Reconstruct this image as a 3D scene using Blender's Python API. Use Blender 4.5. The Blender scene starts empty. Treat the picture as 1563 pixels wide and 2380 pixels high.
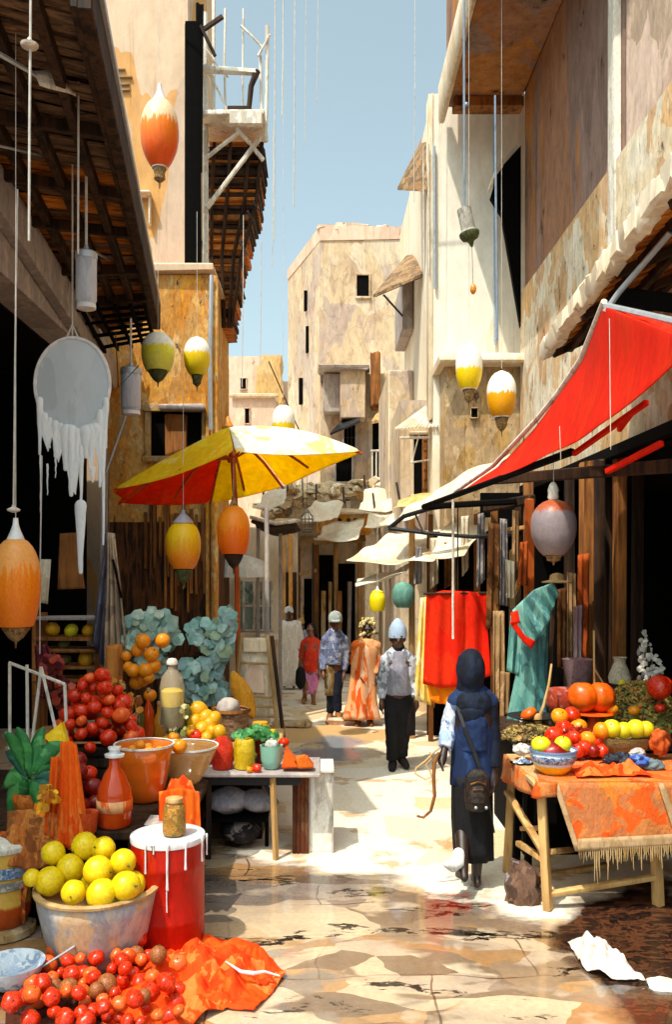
import bpy, bmesh, math, random
from mathutils import Vector, Matrix, noise
random.seed(7)
R = math.radians
scene = bpy.context.scene
C = scene.collection
# ---------------------------------------------------------------- camera, sky, sun
F = 2000.0; HX = 750.0; HY = 1330.0; CAMZ = 2.2
cam_d = bpy.data.cameras.new('camera'); cam = bpy.data.objects.new('camera', cam_d); C.objects.link(cam)
cam.location = (0, 0, CAMZ); cam.rotation_euler = (R(90), 0, 0)
cam_d.sensor_fit = 'VERTICAL'; cam_d.sensor_height = 36; cam_d.lens = 36*F/2380
cam_d.shift_y = (HY-1190)/2380; cam_d.shift_x = (781.5-HX)/2380
cam_d.clip_end = 500; cam_d.clip_start = 0.05
scene.camera = cam
SUN_EL = 62; SUN_DIR = (0.60, 0.80)          # where the light travels, seen from above
world = bpy.data.worlds.new('World'); scene.world = world; world.use_nodes = True
wn = world.node_tree.nodes; bg = wn['Background']
sky = wn.new('ShaderNodeTexSky'); sky.sky_type = 'NISHITA'; sky.sun_disc = False
sky.sun_elevation = R(SUN_EL); sky.sun_rotation = math.atan2(-SUN_DIR[0], -SUN_DIR[1])
sky.altitude = 600; sky.air_density = 1.0; sky.dust_density = 7.0; sky.ozone_density = 0.6
hs = wn.new('ShaderNodeHueSaturation'); hs.inputs['Saturation'].default_value = .46; hs.inputs['Value'].default_value = 1.08
world.node_tree.links.new(sky.outputs[0], hs.inputs['Color']); tn = wn.new('ShaderNodeMix'); tn.data_type = 'RGBA'; tn.blend_type = 'MULTIPLY'; tn.inputs[0].default_value = 1; tn.inputs[7].default_value = (.86, 1.04, 1.0, 1)
world.node_tree.links.new(hs.outputs[0], tn.inputs[6]); world.node_tree.links.new(tn.outputs[2], bg.inputs[0]); bg.inputs[1].default_value = 0.15
sl = bpy.data.lights.new('sun', 'SUN'); sl.energy = 2.9; sl.angle = R(0.5); sl.color = (1, 0.91, 0.77)
so = bpy.data.objects.new('sun', sl); C.objects.link(so)
so.rotation_euler = Vector((SUN_DIR[0]*math.cos(R(SUN_EL)), SUN_DIR[1]*math.cos(R(SUN_EL)), -math.sin(R(SUN_EL)))).to_track_quat('-Z', 'Y').to_euler()
scene.view_settings.view_transform = 'Standard'; scene.view_settings.look = 'None'
scene.view_settings.exposure = 0.7; scene.view_settings.gamma = 1
scene.render.engine = 'CYCLES'

# ---------------------------------------------------------------- helpers
def W(px, py, d): return Vector(((px-HX)*d/F, d, CAMZ-(py-HY)*d/F))
def X(px, d): return (px-HX)*d/F
def Zp(py, d): return CAMZ-(py-HY)*d/F
def lin(h):
    h = h.lstrip('#'); c = [int(h[i:i+2], 16)/255 for i in (0, 2, 4)]
    return tuple([(v/12.92 if v <= 0.04045 else ((v+0.055)/1.055)**2.4) for v in c]+[1.0])
def rnd(a, b): return random.uniform(a, b)

class MB:
    def __init__(s): s.bm = bmesh.new()
    def box(s, c, size, rot=None, bev=0.0, jit=0.0):
        r = bmesh.ops.create_cube(s.bm, size=1.0); vs = r['verts']
        if bev > 0:
            bmesh.ops.scale(s.bm, vec=size, verts=vs)
            es = list({e for v in vs for e in v.link_edges})
            rr = bmesh.ops.bevel(s.bm, geom=es, offset=min(bev, min(size)*0.4), segments=1, affect='EDGES')
            vs = list({v for f in rr['faces'] for v in f.verts})
        else: bmesh.ops.scale(s.bm, vec=size, verts=vs)
        if jit:
            for v in vs: v.co += Vector((rnd(-jit, jit), rnd(-jit, jit), rnd(-jit, jit)))
        if rot is not None: bmesh.ops.transform(s.bm, matrix=rot, verts=vs)
        bmesh.ops.translate(s.bm, vec=c, verts=vs); return s
    def b2(s, x0, x1, y0, y1, z0, z1, bev=0.0, jit=0.0):
        return s.box(((x0+x1)/2, (y0+y1)/2, (z0+z1)/2), (abs(x1-x0), abs(y1-y0), abs(z1-z0)), None, bev, jit)
    def beam(s, a, b, w, h=None, bev=0.004, up=Vector((0, 0, 1)), jit=0.0):
        a = Vector(a); b = Vector(b); h = h or w; d = b-a; L = d.length
        if L < 1e-5: return s
        z = d.normalized(); x = up.cross(z)
        if x.length < 1e-3: x = Vector((1, 0, 0)).cross(z)
        x.normalize(); y = z.cross(x)
        m = Matrix((x, y, z)).transposed().to_4x4()
        return s.box((a+b)/2, (w, h, L), m, bev, jit)
    def tube(s, pts, rad, n=8, cap=True, round_=False):
        pts = [Vector(p) for p in pts]
        if not hasattr(rad, '__len__'): rad = [rad]*len(pts)
        rad = list(rad)
        if round_:
            a, b = pts[0], pts[-1]; da = (a-pts[1]).normalized(); db = (b-pts[-2]).normalized()
            ra, rb = rad[0], rad[-1]
            pre = [(a+da*ra*k, ra*math.sqrt(max(0, 1-k*k))) for k in (0.96, 0.8, 0.5)]
            post = [(b+db*rb*k, rb*math.sqrt(max(0, 1-k*k))) for k in (0.5, 0.8, 0.96)]
            pts = [p for p, _ in pre]+pts+[p for p, _ in post]; rad = [r for _, r in pre]+rad+[r for _, r in post]
        rings = []; prev = None
        for i, p in enumerate(pts):
            t = (pts[min(i+1, len(pts)-1)]-pts[max(i-1, 0)])
            t = t.normalized() if t.length > 1e-9 else Vector((0, 0, 1))
            if prev is None:
                x = t.cross(Vector((0, 1, 0.01)));
                if x.length < 1e-3: x = t.cross(Vector((1, 0, 0)))
            else: x = prev-t*prev.dot(t)
            x.normalize(); prev = x; y = t.cross(x)
            rings.append([s.bm.verts.new(p+(x*math.cos(2*math.pi*k/n)+y*math.sin(2*math.pi*k/n))*rad[i]) for k in range(n)])
        for a, b in zip(rings, rings[1:]):
            for k in range(n): s.bm.faces.new((a[k], a[(k+1) % n], b[(k+1) % n], b[k]))
        if cap:
            s.bm.faces.new(rings[0][::-1]); s.bm.faces.new(rings[-1])
        return s
    def lathe(s, prof, c=(0, 0, 0), n=24, wob=0.0, sx=1.0, sy=1.0, rot=None, seed=0, caps=True):
        c = Vector(c); rings = []
        for (r, z) in prof:
            ring = []
            for k in range(n):
                a = 2*math.pi*k/n
                rr = r*(1+wob*noise.noise(Vector((math.cos(a)*2+seed, math.sin(a)*2, z*6))))
                v = Vector((math.cos(a)*rr*sx, math.sin(a)*rr*sy, z))
                if rot is not None: v = rot @ v
                ring.append(s.bm.verts.new(c+v))
            rings.append(ring)
        for a, b in zip(rings, rings[1:]):
            for k in range(n): s.bm.faces.new((a[k], a[(k+1) % n], b[(k+1) % n], b[k]))
        if prof[0][0] > 1e-4 and caps is True: s.bm.faces.new(rings[0][::-1])
        if caps == 'bottom': s.bm.faces.new(rings[0][::-1])
        if prof[-1][0] > 1e-4 and caps is True: s.bm.faces.new(rings[-1])
        return s
    def ball(s, c, r, sub=2, wob=0.0, seed=0, fr=2.0):
        if not hasattr(r, '__len__'): r = (r, r, r)
        vs = bmesh.ops.create_icosphere(s.bm, subdivisions=sub, radius=1)['verts']
        for v in vs:
            k = 1+wob*noise.noise(v.co*fr+Vector((seed, seed*1.7, 3)))
            v.co = Vector((v.co.x*r[0]*k, v.co.y*r[1]*k, v.co.z*r[2]*k))+Vector(c)
        return s
    def ribbon(s, A, B, nu=12, nv=6, amp=0.0, fr=3.0, sag=0.0, seed=0, rip=0.0, ripn=8):
        A = resample([Vector(p) for p in A], nu+1); B = resample([Vector(p) for p in B], nu+1)
        nrm = (A[-1]-A[0]).cross(B[nu//2]-A[nu//2])
        nrm = nrm.normalized() if nrm.length > 1e-9 else Vector((0, -1, 0))
        g = []
        for i in range(nu+1):
            row = []
            for j in range(nv+1):
                t = j/nv; p = A[i].lerp(B[i], t)
                if amp: p = p+nrm*amp*noise.noise(p*fr+Vector((seed*3.1, seed, 0)))
                if rip: p = p+nrm*rip*math.sin(i/nu*math.pi*ripn+seed+t*1.2)*(0.35+0.65*t)
                if sag: p = p-Vector((0, 0, sag*math.sin(math.pi*t)*math.sin(math.pi*(0.15+0.7*i/nu))))
                row.append(s.bm.verts.new(p))
            g.append(row)
        for i in range(nu):
            for j in range(nv): s.bm.faces.new((g[i][j], g[i+1][j], g[i+1][j+1], g[i][j+1]))
        return s
    def loft(s, rings, n=32, rip=0.0, ripn=9, seed=0, cap=False):
        """rings: (center Vector, rx, ry, ripple_factor)"""
        rs = []
        for (c, rx, ry, rf) in rings:
            ring = []
            for k in range(n):
                a = 2*math.pi*k/n
                q = 1+rip*rf*(math.sin(ripn*a+seed)+0.6*noise.noise(Vector((math.cos(a)*2.5, math.sin(a)*2.5, c.z*1.3+seed))))
                ring.append(s.bm.verts.new(c+Vector((math.cos(a)*rx*q, math.sin(a)*ry*q, 0))))
            rs.append(ring)
        for a, b in zip(rs, rs[1:]):
            for k in range(n): s.bm.faces.new((a[k], a[(k+1) % n], b[(k+1) % n], b[k]))
        if cap: s.bm.faces.new(rs[0][::-1]); s.bm.faces.new(rs[-1])
        return s
    def prism(s, pts, vec):
        """extrude polygon (3D pts) along vec"""
        vec = Vector(vec); a = [s.bm.verts.new(Vector(p)) for p in pts]; b = [s.bm.verts.new(Vector(p)+vec) for p in pts]
        s.bm.faces.new(a[::-1]); s.bm.faces.new(b)
        n = len(pts)
        for k in range(n): s.bm.faces.new((a[k], a[(k+1) % n], b[(k+1) % n], b[k]))
        return s

def resample(P, n):
    if len(P) == n: return P
    L = [0]
    for a, b in zip(P, P[1:]): L.append(L[-1]+(b-a).length)
    out = []; T = L[-1] or 1
    for i in range(n):
        t = T*i/(n-1); j = 0
        while j < len(P)-2 and L[j+1] < t: j += 1
        seg = (L[j+1]-L[j]) or 1
        out.append(P[j].lerp(P[j+1], min(1, (t-L[j])/seg)))
    return out

def build(name, mb, m, parent=None, loc=None, solid=0, sub=0, remesh=0, disp=0, smooth=40, dscale=0.08):
    bm = mb.bm; bmesh.ops.recalc_face_normals(bm, faces=bm.faces)
    me = bpy.data.meshes.new(name)
    if parent is not None: o0 = parent.matrix_world.translation if False else Vector(parent['_w'])
    elif loc is not None: o0 = Vector(loc)
    else:
        xs = [v.co for v in bm.verts]
        o0 = Vector(((min(v.x for v in xs)+max(v.x for v in xs))/2, (min(v.y for v in xs)+max(v.y for v in xs))/2, min(v.z for v in xs)))
    bmesh.ops.translate(bm, vec=-o0, verts=bm.verts)
    bm.to_mesh(me); bm.free()
    if m is not None: me.materials.append(m)
    me.shade_smooth()
    if not remesh: me.set_sharp_from_angle(angle=R(smooth))
    o = bpy.data.objects.new(name, me); C.objects.link(o)
    o['_w'] = tuple(o0)
    if parent is not None: o.parent = parent
    else: o.location = o0
    if remesh:
        md = o.modifiers.new('remesh', 'REMESH'); md.mode = 'VOXEL'; md.voxel_size = remesh; md.use_smooth_shade = True
        ms = o.modifiers.new('smooth', 'SMOOTH'); ms.factor = 0.5; ms.iterations = 3
    if solid:
        md = o.modifiers.new('solid', 'SOLIDIFY'); md.thickness = solid; md.offset = 0
    if sub:
        md = o.modifiers.new('sub', 'SUBSURF'); md.levels = sub; md.render_levels = sub
    if disp:
        tx = bpy.data.textures.new(name+'_folds', 'CLOUDS'); tx.noise_scale = dscale; tx.noise_depth = 2
        md = o.modifiers.new('disp', 'DISPLACE'); md.texture = tx; md.strength = disp; md.texture_coords = 'LOCAL'
    return o
def thing(name, label, cat, loc, group=None):
    o = bpy.data.objects.new(name, None); C.objects.link(o); o.location = loc; o['_w'] = tuple(loc)
    o.empty_display_size = 0.1
    o['label'] = label; o['category'] = cat
    if group: o['group'] = group
    return o
def tag(o, label, cat, group=None):
    o['label'] = label; o['category'] = cat
    if group: o['group'] = group
    return o
def struct(o, kind='structure'): o['kind'] = kind; return o
def dup(root, loc, label=None, rotz=None, sc=None):
    def cp(o, par):
        c = o.copy(); C.objects.link(c)
        if par is not None: c.parent = par
        for ch in [x for x in bpy.data.objects if x.parent == o]: cp(ch, c)
        return c
    r = cp(root, None); r.location = loc
    r['_w'] = tuple(loc)
    if rotz is not None: r.rotation_euler = rotz if hasattr(rotz, '__len__') else (0, 0, rotz)
    if sc is not None: r.scale = sc if hasattr(sc, '__len__') else (sc, sc, sc)
    if label: r['label'] = label
    return r

# ---------------------------------------------------------------- materials
class NT:
    def __init__(s, name):
        s.m = bpy.data.materials.new(name); s.m.use_nodes = True; s.t = s.m.node_tree; s.n = s.t.nodes; s.p = s.n['Principled BSDF']
    def new(s, k, **kw):
        nd = s.n.new(k)
        for a, b in kw.items(): setattr(nd, a, b)
        return nd
    def l(s, a, b): s.t.links.new(a, b)
    def coords(s, scale=(1, 1, 1), kind='Object', warp=0.0, wscale=2.0):
        tc = s.new('ShaderNodeTexCoord'); mp = s.new('ShaderNodeMapping'); mp.inputs['Scale'].default_value = scale
        mp.inputs['Location'].default_value = (rnd(0, 9), rnd(0, 9), rnd(0, 9)) if kind == 'Object' else (0, 0, 0)
        s.l(tc.outputs[kind], mp.inputs[0])
        if not warp: return mp.outputs[0]
        nz = s.new('ShaderNodeTexNoise'); nz.inputs['Scale'].default_value = wscale; nz.inputs['Detail'].default_value = 3
        s.l(mp.outputs[0], nz.inputs['Vector'])
        sb = s.new('ShaderNodeVectorMath', operation='SUBTRACT'); sb.inputs[1].default_value = (.5, .5, .5); s.l(nz.outputs['Color'], sb.inputs[0])
        sc = s.new('ShaderNodeVectorMath', operation='SCALE'); sc.inputs['Scale'].default_value = warp; s.l(sb.outputs[0], sc.inputs[0])
        ad = s.new('ShaderNodeVectorMath', operation='ADD'); s.l(mp.outputs[0], ad.inputs[0]); s.l(sc.outputs[0], ad.inputs[1])
        return ad.outputs[0]
    def ramp(s, fac, cols, interp='CONSTANT', pos=None):
        r = s.new('ShaderNodeValToRGB'); r.color_ramp.interpolation = interp
        e = r.color_ramp.elements
        while len(e) < len(cols): e.new(0.5)
        n = len(cols)
        for i, c in enumerate(cols):
            e[i].position = pos[i] if pos else (i/n if interp == 'CONSTANT' else i/(max(1, n-1)))
        for i, c in enumerate(cols): e[i].color = lin(c) if isinstance(c, str) else c
        if fac is not None: s.l(fac, r.inputs[0])
        return r.outputs[0]
    def mix(s, fac, a, b, bt='MIX'):
        m = s.new('ShaderNodeMix', data_type='RGBA', blend_type=bt)
        for v, i in ((fac, 0), (a, 6), (b, 7)):
            if isinstance(v, (int, float)): m.inputs[i].default_value = v
            elif isinstance(v, str): m.inputs[i].default_value = lin(v)
            elif isinstance(v, tuple): m.inputs[i].default_value = v
            else: s.l(v, m.inputs[i])
        return m.outputs[2]
    def noise(s, vec, sc, det=4, rough=0.6):
        nz = s.new('ShaderNodeTexNoise'); nz.inputs['Scale'].default_value = sc; nz.inputs['Detail'].default_value = det; nz.inputs['Roughness'].default_value = rough
        s.l(vec, nz.inputs['Vector']); return nz.outputs['Fac']
    def vor(s, vec, sc, feat='F1'):
        v = s.new('ShaderNodeTexVoronoi', feature=feat); v.inputs['Scale'].default_value = sc
        s.l(vec, v.inputs['Vector']); return v
    def bump(s, h, st=0.3, dist=0.02):
        b = s.new('ShaderNodeBump'); b.inputs['Strength'].default_value = st; b.inputs['Distance'].default_value = dist
        s.l(h, b.inputs['Height']); s.l(b.outputs[0], s.p.inputs['Normal'])
MATS = {}
def patchy(name, cols, scale=1.0, stretch=(1, 1, .45), rough=0.85, fine=0.18, bump=0.4, warp=0.6, spec=0.3, smallpatch=0.35, bd=0.02, cracks=0.0, metal=0.0, spots=0.0, spotcol='#5a4434'):
    """irregular patches of several tones: flaking limewash, stains, brushed colour"""
    if name in MATS: return MATS[name]
    t = NT(name); v = t.coords(tuple(scale*a for a in stretch), warp=warp, wscale=1.6)
    vo = t.vor(v, 1.0); sp = t.new('ShaderNodeSeparateColor'); t.l(vo.outputs['Color'], sp.inputs[0])
    c1 = t.ramp(sp.outputs[0], cols)
    v2 = t.vor(v, 3.3); sp2 = t.new('ShaderNodeSeparateColor'); t.l(v2.outputs['Color'], sp2.inputs[0])
    c2 = t.ramp(sp2.outputs[1], cols[::-1])
    n1 = t.noise(v, 1.4, 5, .65)
    msk = t.ramp(n1, [(0, 0, 0, 1), (1, 1, 1, 1)], 'LINEAR', [0.62-smallpatch*0.35, 0.66-smallpatch*0.35])
    c = t.mix(msk, c1, c2)
    n0 = t.noise(v, 0.7, 3); c0 = t.ramp(n0, [cols[0], cols[len(cols)//2]], 'LINEAR', [.4, .6])
    c = t.mix(0.35, c, c0)
    vf = t.coords((scale*9, scale*9, scale*4)); nf = t.noise(vf, 1.0, 6, .7)
    g = t.ramp(nf, [(1-fine*2.2,)*3+(1,), (1+fine*.4,)*3+(1,)], 'LINEAR', [.3, .7])
    c = t.mix(1.0, c, g, 'MULTIPLY')
    if cracks:
        ed = t.vor(v, 2.2, 'DISTANCE_TO_EDGE'); ck = t.ramp(ed.outputs['Distance'], [(0.25,)*3+(1,), (1, 1, 1, 1)], 'LINEAR', [0.0, 0.025])
        c = t.mix(cracks, c, t.mix(1.0, c, ck, 'MULTIPLY'))
    if spots:
        vs = t.coords((scale*1.5, scale*1.5, scale*.7), warp=.5); ns = t.noise(vs, 2.3, 7, .72); th = .72-spots*.12
        sm = t.ramp(ns, [(0, 0, 0, 1), (1, 1, 1, 1)], 'LINEAR', [th, th+.02]); c = t.mix(sm, c, spotcol)
        s2 = t.ramp(ns, [(0, 0, 0, 1), (1, 1, 1, 1)], 'LINEAR', [th-.05, th-.035]); c = t.mix(t.mix(1., s2, (.45,)*3+(1,), 'MULTIPLY'), c, t.mix(1., c, (.62, .5, .4, 1), 'MULTIPLY'))
        vst = t.coords((scale*7, scale*7, scale*.22), warp=.25); nst = t.noise(vst, 1.3, 4, .6)
        st = t.ramp(nst, [(0, 0, 0, 1), (1, 1, 1, 1)], 'LINEAR', [.60, .66]); c = t.mix(t.mix(1., st, (.35,)*3+(1,), 'MULTIPLY'), c, t.mix(1., c, (.6, .45, .32, 1), 'MULTIPLY'))
    t.l(c, t.p.inputs['Base Color']); t.p.inputs['Roughness'].default_value = rough; t.p.inputs['Specular IOR Level'].default_value = spec
    t.p.inputs['Metallic'].default_value = metal
    if bump:
        ad = t.new('ShaderNodeMath', operation='ADD'); t.l(nf, ad.inputs[0]); t.l(n1, ad.inputs[1]); t.bump(ad.outputs[0], bump, bd)
    MATS[name] = t.m; return t.m
def wood(name, cols, scale=1.0, axis='z', rough=0.75, grain=9, bump=0.4):
    if name in MATS: return MATS[name]
    t = NT(name); st = {'z': (grain, grain, .7), 'x': (.7, grain, grain), 'y': (grain, .7, grain)}[axis]
    v = t.coords(tuple(scale*a for a in st), warp=.5, wscale=.8); n1 = t.noise(v, 1.2, 6, .65)
    c = t.ramp(n1, cols, 'LINEAR', [0.3+0.4*i/(len(cols)-1) for i in range(len(cols))])
    v2 = t.coords((scale*1.2,)*3); n2 = t.noise(v2, 1.5, 3); g = t.ramp(n2, [(.45, .45, .45, 1), (1.15, 1.1, 1.05, 1)], 'LINEAR', [.35, .65])
    c = t.mix(.8, c, g, 'MULTIPLY'); t.l(c, t.p.inputs['Base Color']); t.p.inputs['Roughness'].default_value = rough; t.p.inputs['Specular IOR Level'].default_value = .25
    t.bump(n1, bump, .01); MATS[name] = t.m; return t.m
def plain(name, col, rough=0.6, metal=0.0, spec=0.5, var=0.15, nsc=14, coat=0.0, sss=0.0, bump=0.0):
    if name in MATS: return MATS[name]
    t = NT(name); v = t.coords((1, 1, 1)); n = t.noise(v, nsc, 5)
    g = t.ramp(n, [(1-var*2,)*3+(1,), (1+var*.3,)*3+(1,)], 'LINEAR', [.3, .7]); c = t.mix(1.0, lin(col), g, 'MULTIPLY')
    t.l(c, t.p.inputs['Base Color']); t.p.inputs['Roughness'].default_value = rough; t.p.inputs['Metallic'].default_value = metal
    t.p.inputs['Specular IOR Level'].default_value = spec; t.p.inputs['Coat Weight'].default_value = coat
    if sss: t.p.inputs['Subsurface Weight'].default_value = sss; t.p.inputs['Subsurface Radius'].default_value = (.05, .03, .01)
    if bump: t.bump(n, bump, .004)
    MATS[name] = t.m; return t.m
def cloth(name, cols, scale=5, rough=0.9, transl=0.0, weave=0.15, stretch=(1, 1, .4)):
    if name in MATS: return MATS[name]
    m = patchy(name, cols, scale, stretch, rough, .1, .25, .8, .15, .4, .008)
    if transl:
        nt = m.node_tree; p = nt.nodes['Principled BSDF']; out = nt.nodes['Material Output']
        src = p.inputs['Base Color'].links[0].from_socket
        tr = nt.nodes.new('ShaderNodeBsdfTranslucent'); nt.links.new(src, tr.inputs[0])
        mx = nt.nodes.new('ShaderNodeMixShader'); mx.inputs[0].default_value = transl
        nt.links.new(p.outputs[0], mx.inputs[1]); nt.links.new(tr.outputs[0], mx.inputs[2]); nt.links.new(mx.outputs[0], out.inputs[0])
    return m
def twotone(name, top, bot, split=.55, width=.16, tex=26, rough=.4, transl=0.0, low=None):
    """glazed glass shade: colour dipped over a white body, ragged border"""
    if name in MATS: return MATS[name]
    t = NT(name); tc = t.new('ShaderNodeTexCoord'); sx = t.new('ShaderNodeSeparateXYZ'); t.l(tc.outputs['Generated'], sx.inputs[0])
    mp = t.new('ShaderNodeMapping'); mp.inputs['Scale'].default_value = (9, 9, 1.6); t.l(tc.outputs['Generated'], mp.inputs[0])
    n = t.noise(mp.outputs[0], 1.4, 3, .6)
    ma = t.new('ShaderNodeMath', operation='MULTIPLY_ADD'); t.l(n, ma.inputs[0]); ma.inputs[1].default_value = width*2.2; t.l(sx.outputs[2], ma.inputs[2])
    s2 = split+width*1.1
    cols = [bot, bot, top, top] if low is None else [low, bot, top, top]
    c = t.ramp(ma.outputs[0], cols, 'LINEAR', [max(0, s2-.45), s2-.02, s2+.02, 1])
    n2 = t.noise(tc.outputs['Generated'], tex, 4, .7); g = t.ramp(n2, [(.72, .66, .6, 1), (1.03, 1.03, 1.03, 1)], 'LINEAR', [.3, .6])
    c = t.mix(.6, c, g, 'MULTIPLY'); t.l(c, t.p.inputs['Base Color']); t.p.inputs['Roughness'].default_value = rough
    t.p.inputs['Specular IOR Level'].default_value = .35; t.bump(n2, .25, .004)
    if transl:
        t.p.inputs['Subsurface Weight'].default_value = transl; t.p.inputs['Subsurface Radius'].default_value = (.06, .04, .02)
    MATS[name] = t.m; return t.m
def glass(name, col, rough=.05, alpha=.35):
    if name in MATS: return MATS[name]
    t = NT(name); t.p.inputs['Base Color'].default_value = lin(col); t.p.inputs['Roughness'].default_value = rough
    t.p.inputs['Alpha'].default_value = alpha; t.p.inputs['Specular IOR Level'].default_value = .8
    MATS[name] = t.m; return t.m

def island(name, cols, rough=.8, tex=20, spec=.3, transl=0.0):
    """each separate leaf, stone or nut has its own tone"""
    if name in MATS: return MATS[name]
    t = NT(name); g = t.new('ShaderNodeNewGeometry'); c = t.ramp(g.outputs['Random Per Island'], cols)
    v = t.coords((1, 1, 1)); n = t.noise(v, tex, 4); k = t.ramp(n, [(.7, .7, .7, 1), (1.08, 1.08, 1.08, 1)], 'LINEAR', [.35, .65]); c = t.mix(1., c, k, 'MULTIPLY')
    t.l(c, t.p.inputs['Base Color']); t.p.inputs['Roughness'].default_value = rough; t.p.inputs['Specular IOR Level'].default_value = spec; MATS[name] = t.m; return t.m
# ---------------------------------------------------------------- palette
M_cream = patchy('cream_plaster', ['#f0e0c6', '#ead6b8', '#f4e8d4', '#e2c8a4', '#eedcc0', '#d9c2a2'], 1.1, (1, 1, .3), fine=.12, smallpatch=.2, spots=0.3)
M_white = patchy('white_limewash', ['#f7ecd8', '#f4e8d2', '#fbf3e4', '#efe0c4', '#f3e6cf', '#ecd8b6'], .8, (1, 1, .25), fine=.08, smallpatch=.1, spots=0.12, spotcol='#b8a080')
M_beige = patchy('beige_plaster', ['#e3ceb0', '#d9bf9c', '#e8d6bc', '#c7a98c', '#bfae a4'.replace(' ', ''), '#dcc09a', '#b9a39c'], .9, (1, 1, .5), fine=.15, smallpatch=.3, cracks=.3, spots=0.7)
M_ochre = patchy('ochre_plaster', ['#e0982c', '#d4882a', '#e4ac54', '#c08034', '#e8c080', '#d07c14', '#b89058', '#ec9f22'], 2.6, (1, 1, .5), fine=.22, smallpatch=.4, spots=0.8)
M_pink = patchy('pink_plaster', ['#e2c2a6', '#e8ceb4', '#d8a04c', '#dcb898', '#c0a870', '#cbb09c', '#e6c8a8', '#dc9434'], .75, (1, 1, .3), fine=.1, smallpatch=.2, spots=0.25, spotcol='#8a6c40')
M_rose = patchy('rose_plaster', ['#dfbfa8', '#d8b49c', '#e4c8b0', '#cfae9a'], .8, (1, 1, .5), fine=.1, spots=0.5)
M_rust = patchy('rust_stained_shaded_plaster', ['#94786a', '#a88a7c', '#c4782e', '#80625a', '#b47c54', '#cc842c', '#8c7066'], .9, (1, 1, .18), fine=.2, smallpatch=.2, spots=0.7, spotcol='#3a2620')  # rust stains over tones darkened for the upper wall's shade
M_tan = patchy('tan_plaster', ['#c8ab84', '#b89a78', '#d4bc98', '#b0894c', '#a89a90', '#cfa45c', '#9c8266'], 2.2, (1, 1, .5), fine=.2, smallpatch=.4, spots=0.9)
M_grey = patchy('grey_plaster', ['#b4a8a4', '#a89c9c', '#c4b8ae', '#98908e'], 2, (1, 1, .4))
M_dwood = wood('dark_wood', ['#0c0907', '#2a1c12', '#4a3220', '#19110b'])
M_dwoodx = wood('dark_wood_planks', ['#2a201a', '#5c4636', '#8a6a50', '#4a382c', '#a87850'], axis='x')
M_rwoodx = wood('rusty_and_lit_planks', ['#6a3416', '#b5621c', '#e08a30', '#8a4a1c', '#f0a040'], axis='x')
M_bwood = wood('brown_wood', ['#3c2210', '#7a4a22', '#a66c34', '#5a3418'])
M_lwood = wood('pale_wood', ['#8a6a44', '#b8935c', '#caa878', '#a07c50'])
M_swood = wood('sand_wood', ['#9a7444', '#bf9258', '#d2aa70', '#b08448'])
M_black = plain('flat_black', '#0a0807', .95, var=.3, spec=.1)  # black parts; also paints the dark depth of openings and shop interiors
M_iron = plain('dark_iron', '#1c1a1c', .6, .2)
M_galv = plain('galvanised_metal', '#b9bfc6', .4, .5, var=.1)
M_wpaint = patchy('chipped_white_paint', ['#ece4d6', '#ddd2c2', '#f4eee2', '#b8a894'], 6, (1, 1, .3), fine=.12)
M_tile = patchy('shaded_weathered_boards', ['#9a7c5c', '#6c5038', '#b0906a', '#54402e', '#a87c50'], 4, (1, 1, 1), fine=.25)  # browns darkened for the shaded undersides of the side awnings

def quadblock(name, pts, z0, z1, m, label, cat, group=None, extra=None):
    """upright prism over a footprint polygon"""
    mb = MB(); mb.prism([(x, y, z0) for x, y in pts], (0, 0, z1-z0))
    return mb

def window_hole(parent, px0, py0, px1, py1, d, deep=.25, fm=None, shutter=None, name='window', bars=0, lintel=True, sill=True):
    """dark window recess framed proud of a wall that faces the camera; d = distance of the wall face"""
    x0, x1, z1, z0 = X(px0, d), X(px1, d), Zp(py0, d), Zp(py1, d)
    mb = MB(); mb.b2(x0, x1, d-.012, d+.02, z0, z1)
    w = build(name, mb, M_black, parent)
    t = min(.09, (x1-x0)*.16); fr = MB()
    fr.b2(x0-t, x0, d-.05, d-.002, z0, z1, .008, .004); fr.b2(x1, x1+t, d-.05, d-.002, z0, z1, .008, .004)
    if lintel: fr.b2(x0-t*1.4, x1+t*1.4, d-.08, d-.001, z1, z1+t*1.1, .01, .006)
    if not lintel and not sill: fr.b2(x0-t, x1+t, d-.055, d-.0025, z1-.004, z1+t, .008); fr.b2(x0-t, x1+t, d-.055, d-.0025, z0-t, z0+.004, .008)
    if sill: fr.b2(x0-t*1.3, x1+t*1.3, d-.1, d-.003, z0-t*.8, z0, .01, .006)
    build('frame', fr, fm or M_cream, w)
    if bars:
        b = MB()
        for k in range(bars):
            xx = x0+(x1-x0)*(k+1)/(bars+1); b.tube([(xx, d-.03, z0), (xx, d-.03, z1)], .012, 6)
        zz = (z0+z1)/2; b.tube([(x0, d-.03, zz), (x1, d-.03, zz)], .012, 6)
        build('bars', b, M_iron, w)
    if shutter:
        s = MB(); s.b2(x0+(x1-x0)*shutter[0], x0+(x1-x0)*shutter[1], d-.06, d-.015, z0+.02, z1-.02, .008)
        n = 6
        for k in range(n):
            zz = z0+(z1-z0)*(k+.5)/n; s.b2(x0+(x1-x0)*shutter[0]+.02, x0+(x1-x0)*shutter[1]-.02, d-.075, d-.061, zz-.012, zz+.012, .003)
        build('shutter', s, M_bwood, w)
    return w

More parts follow.
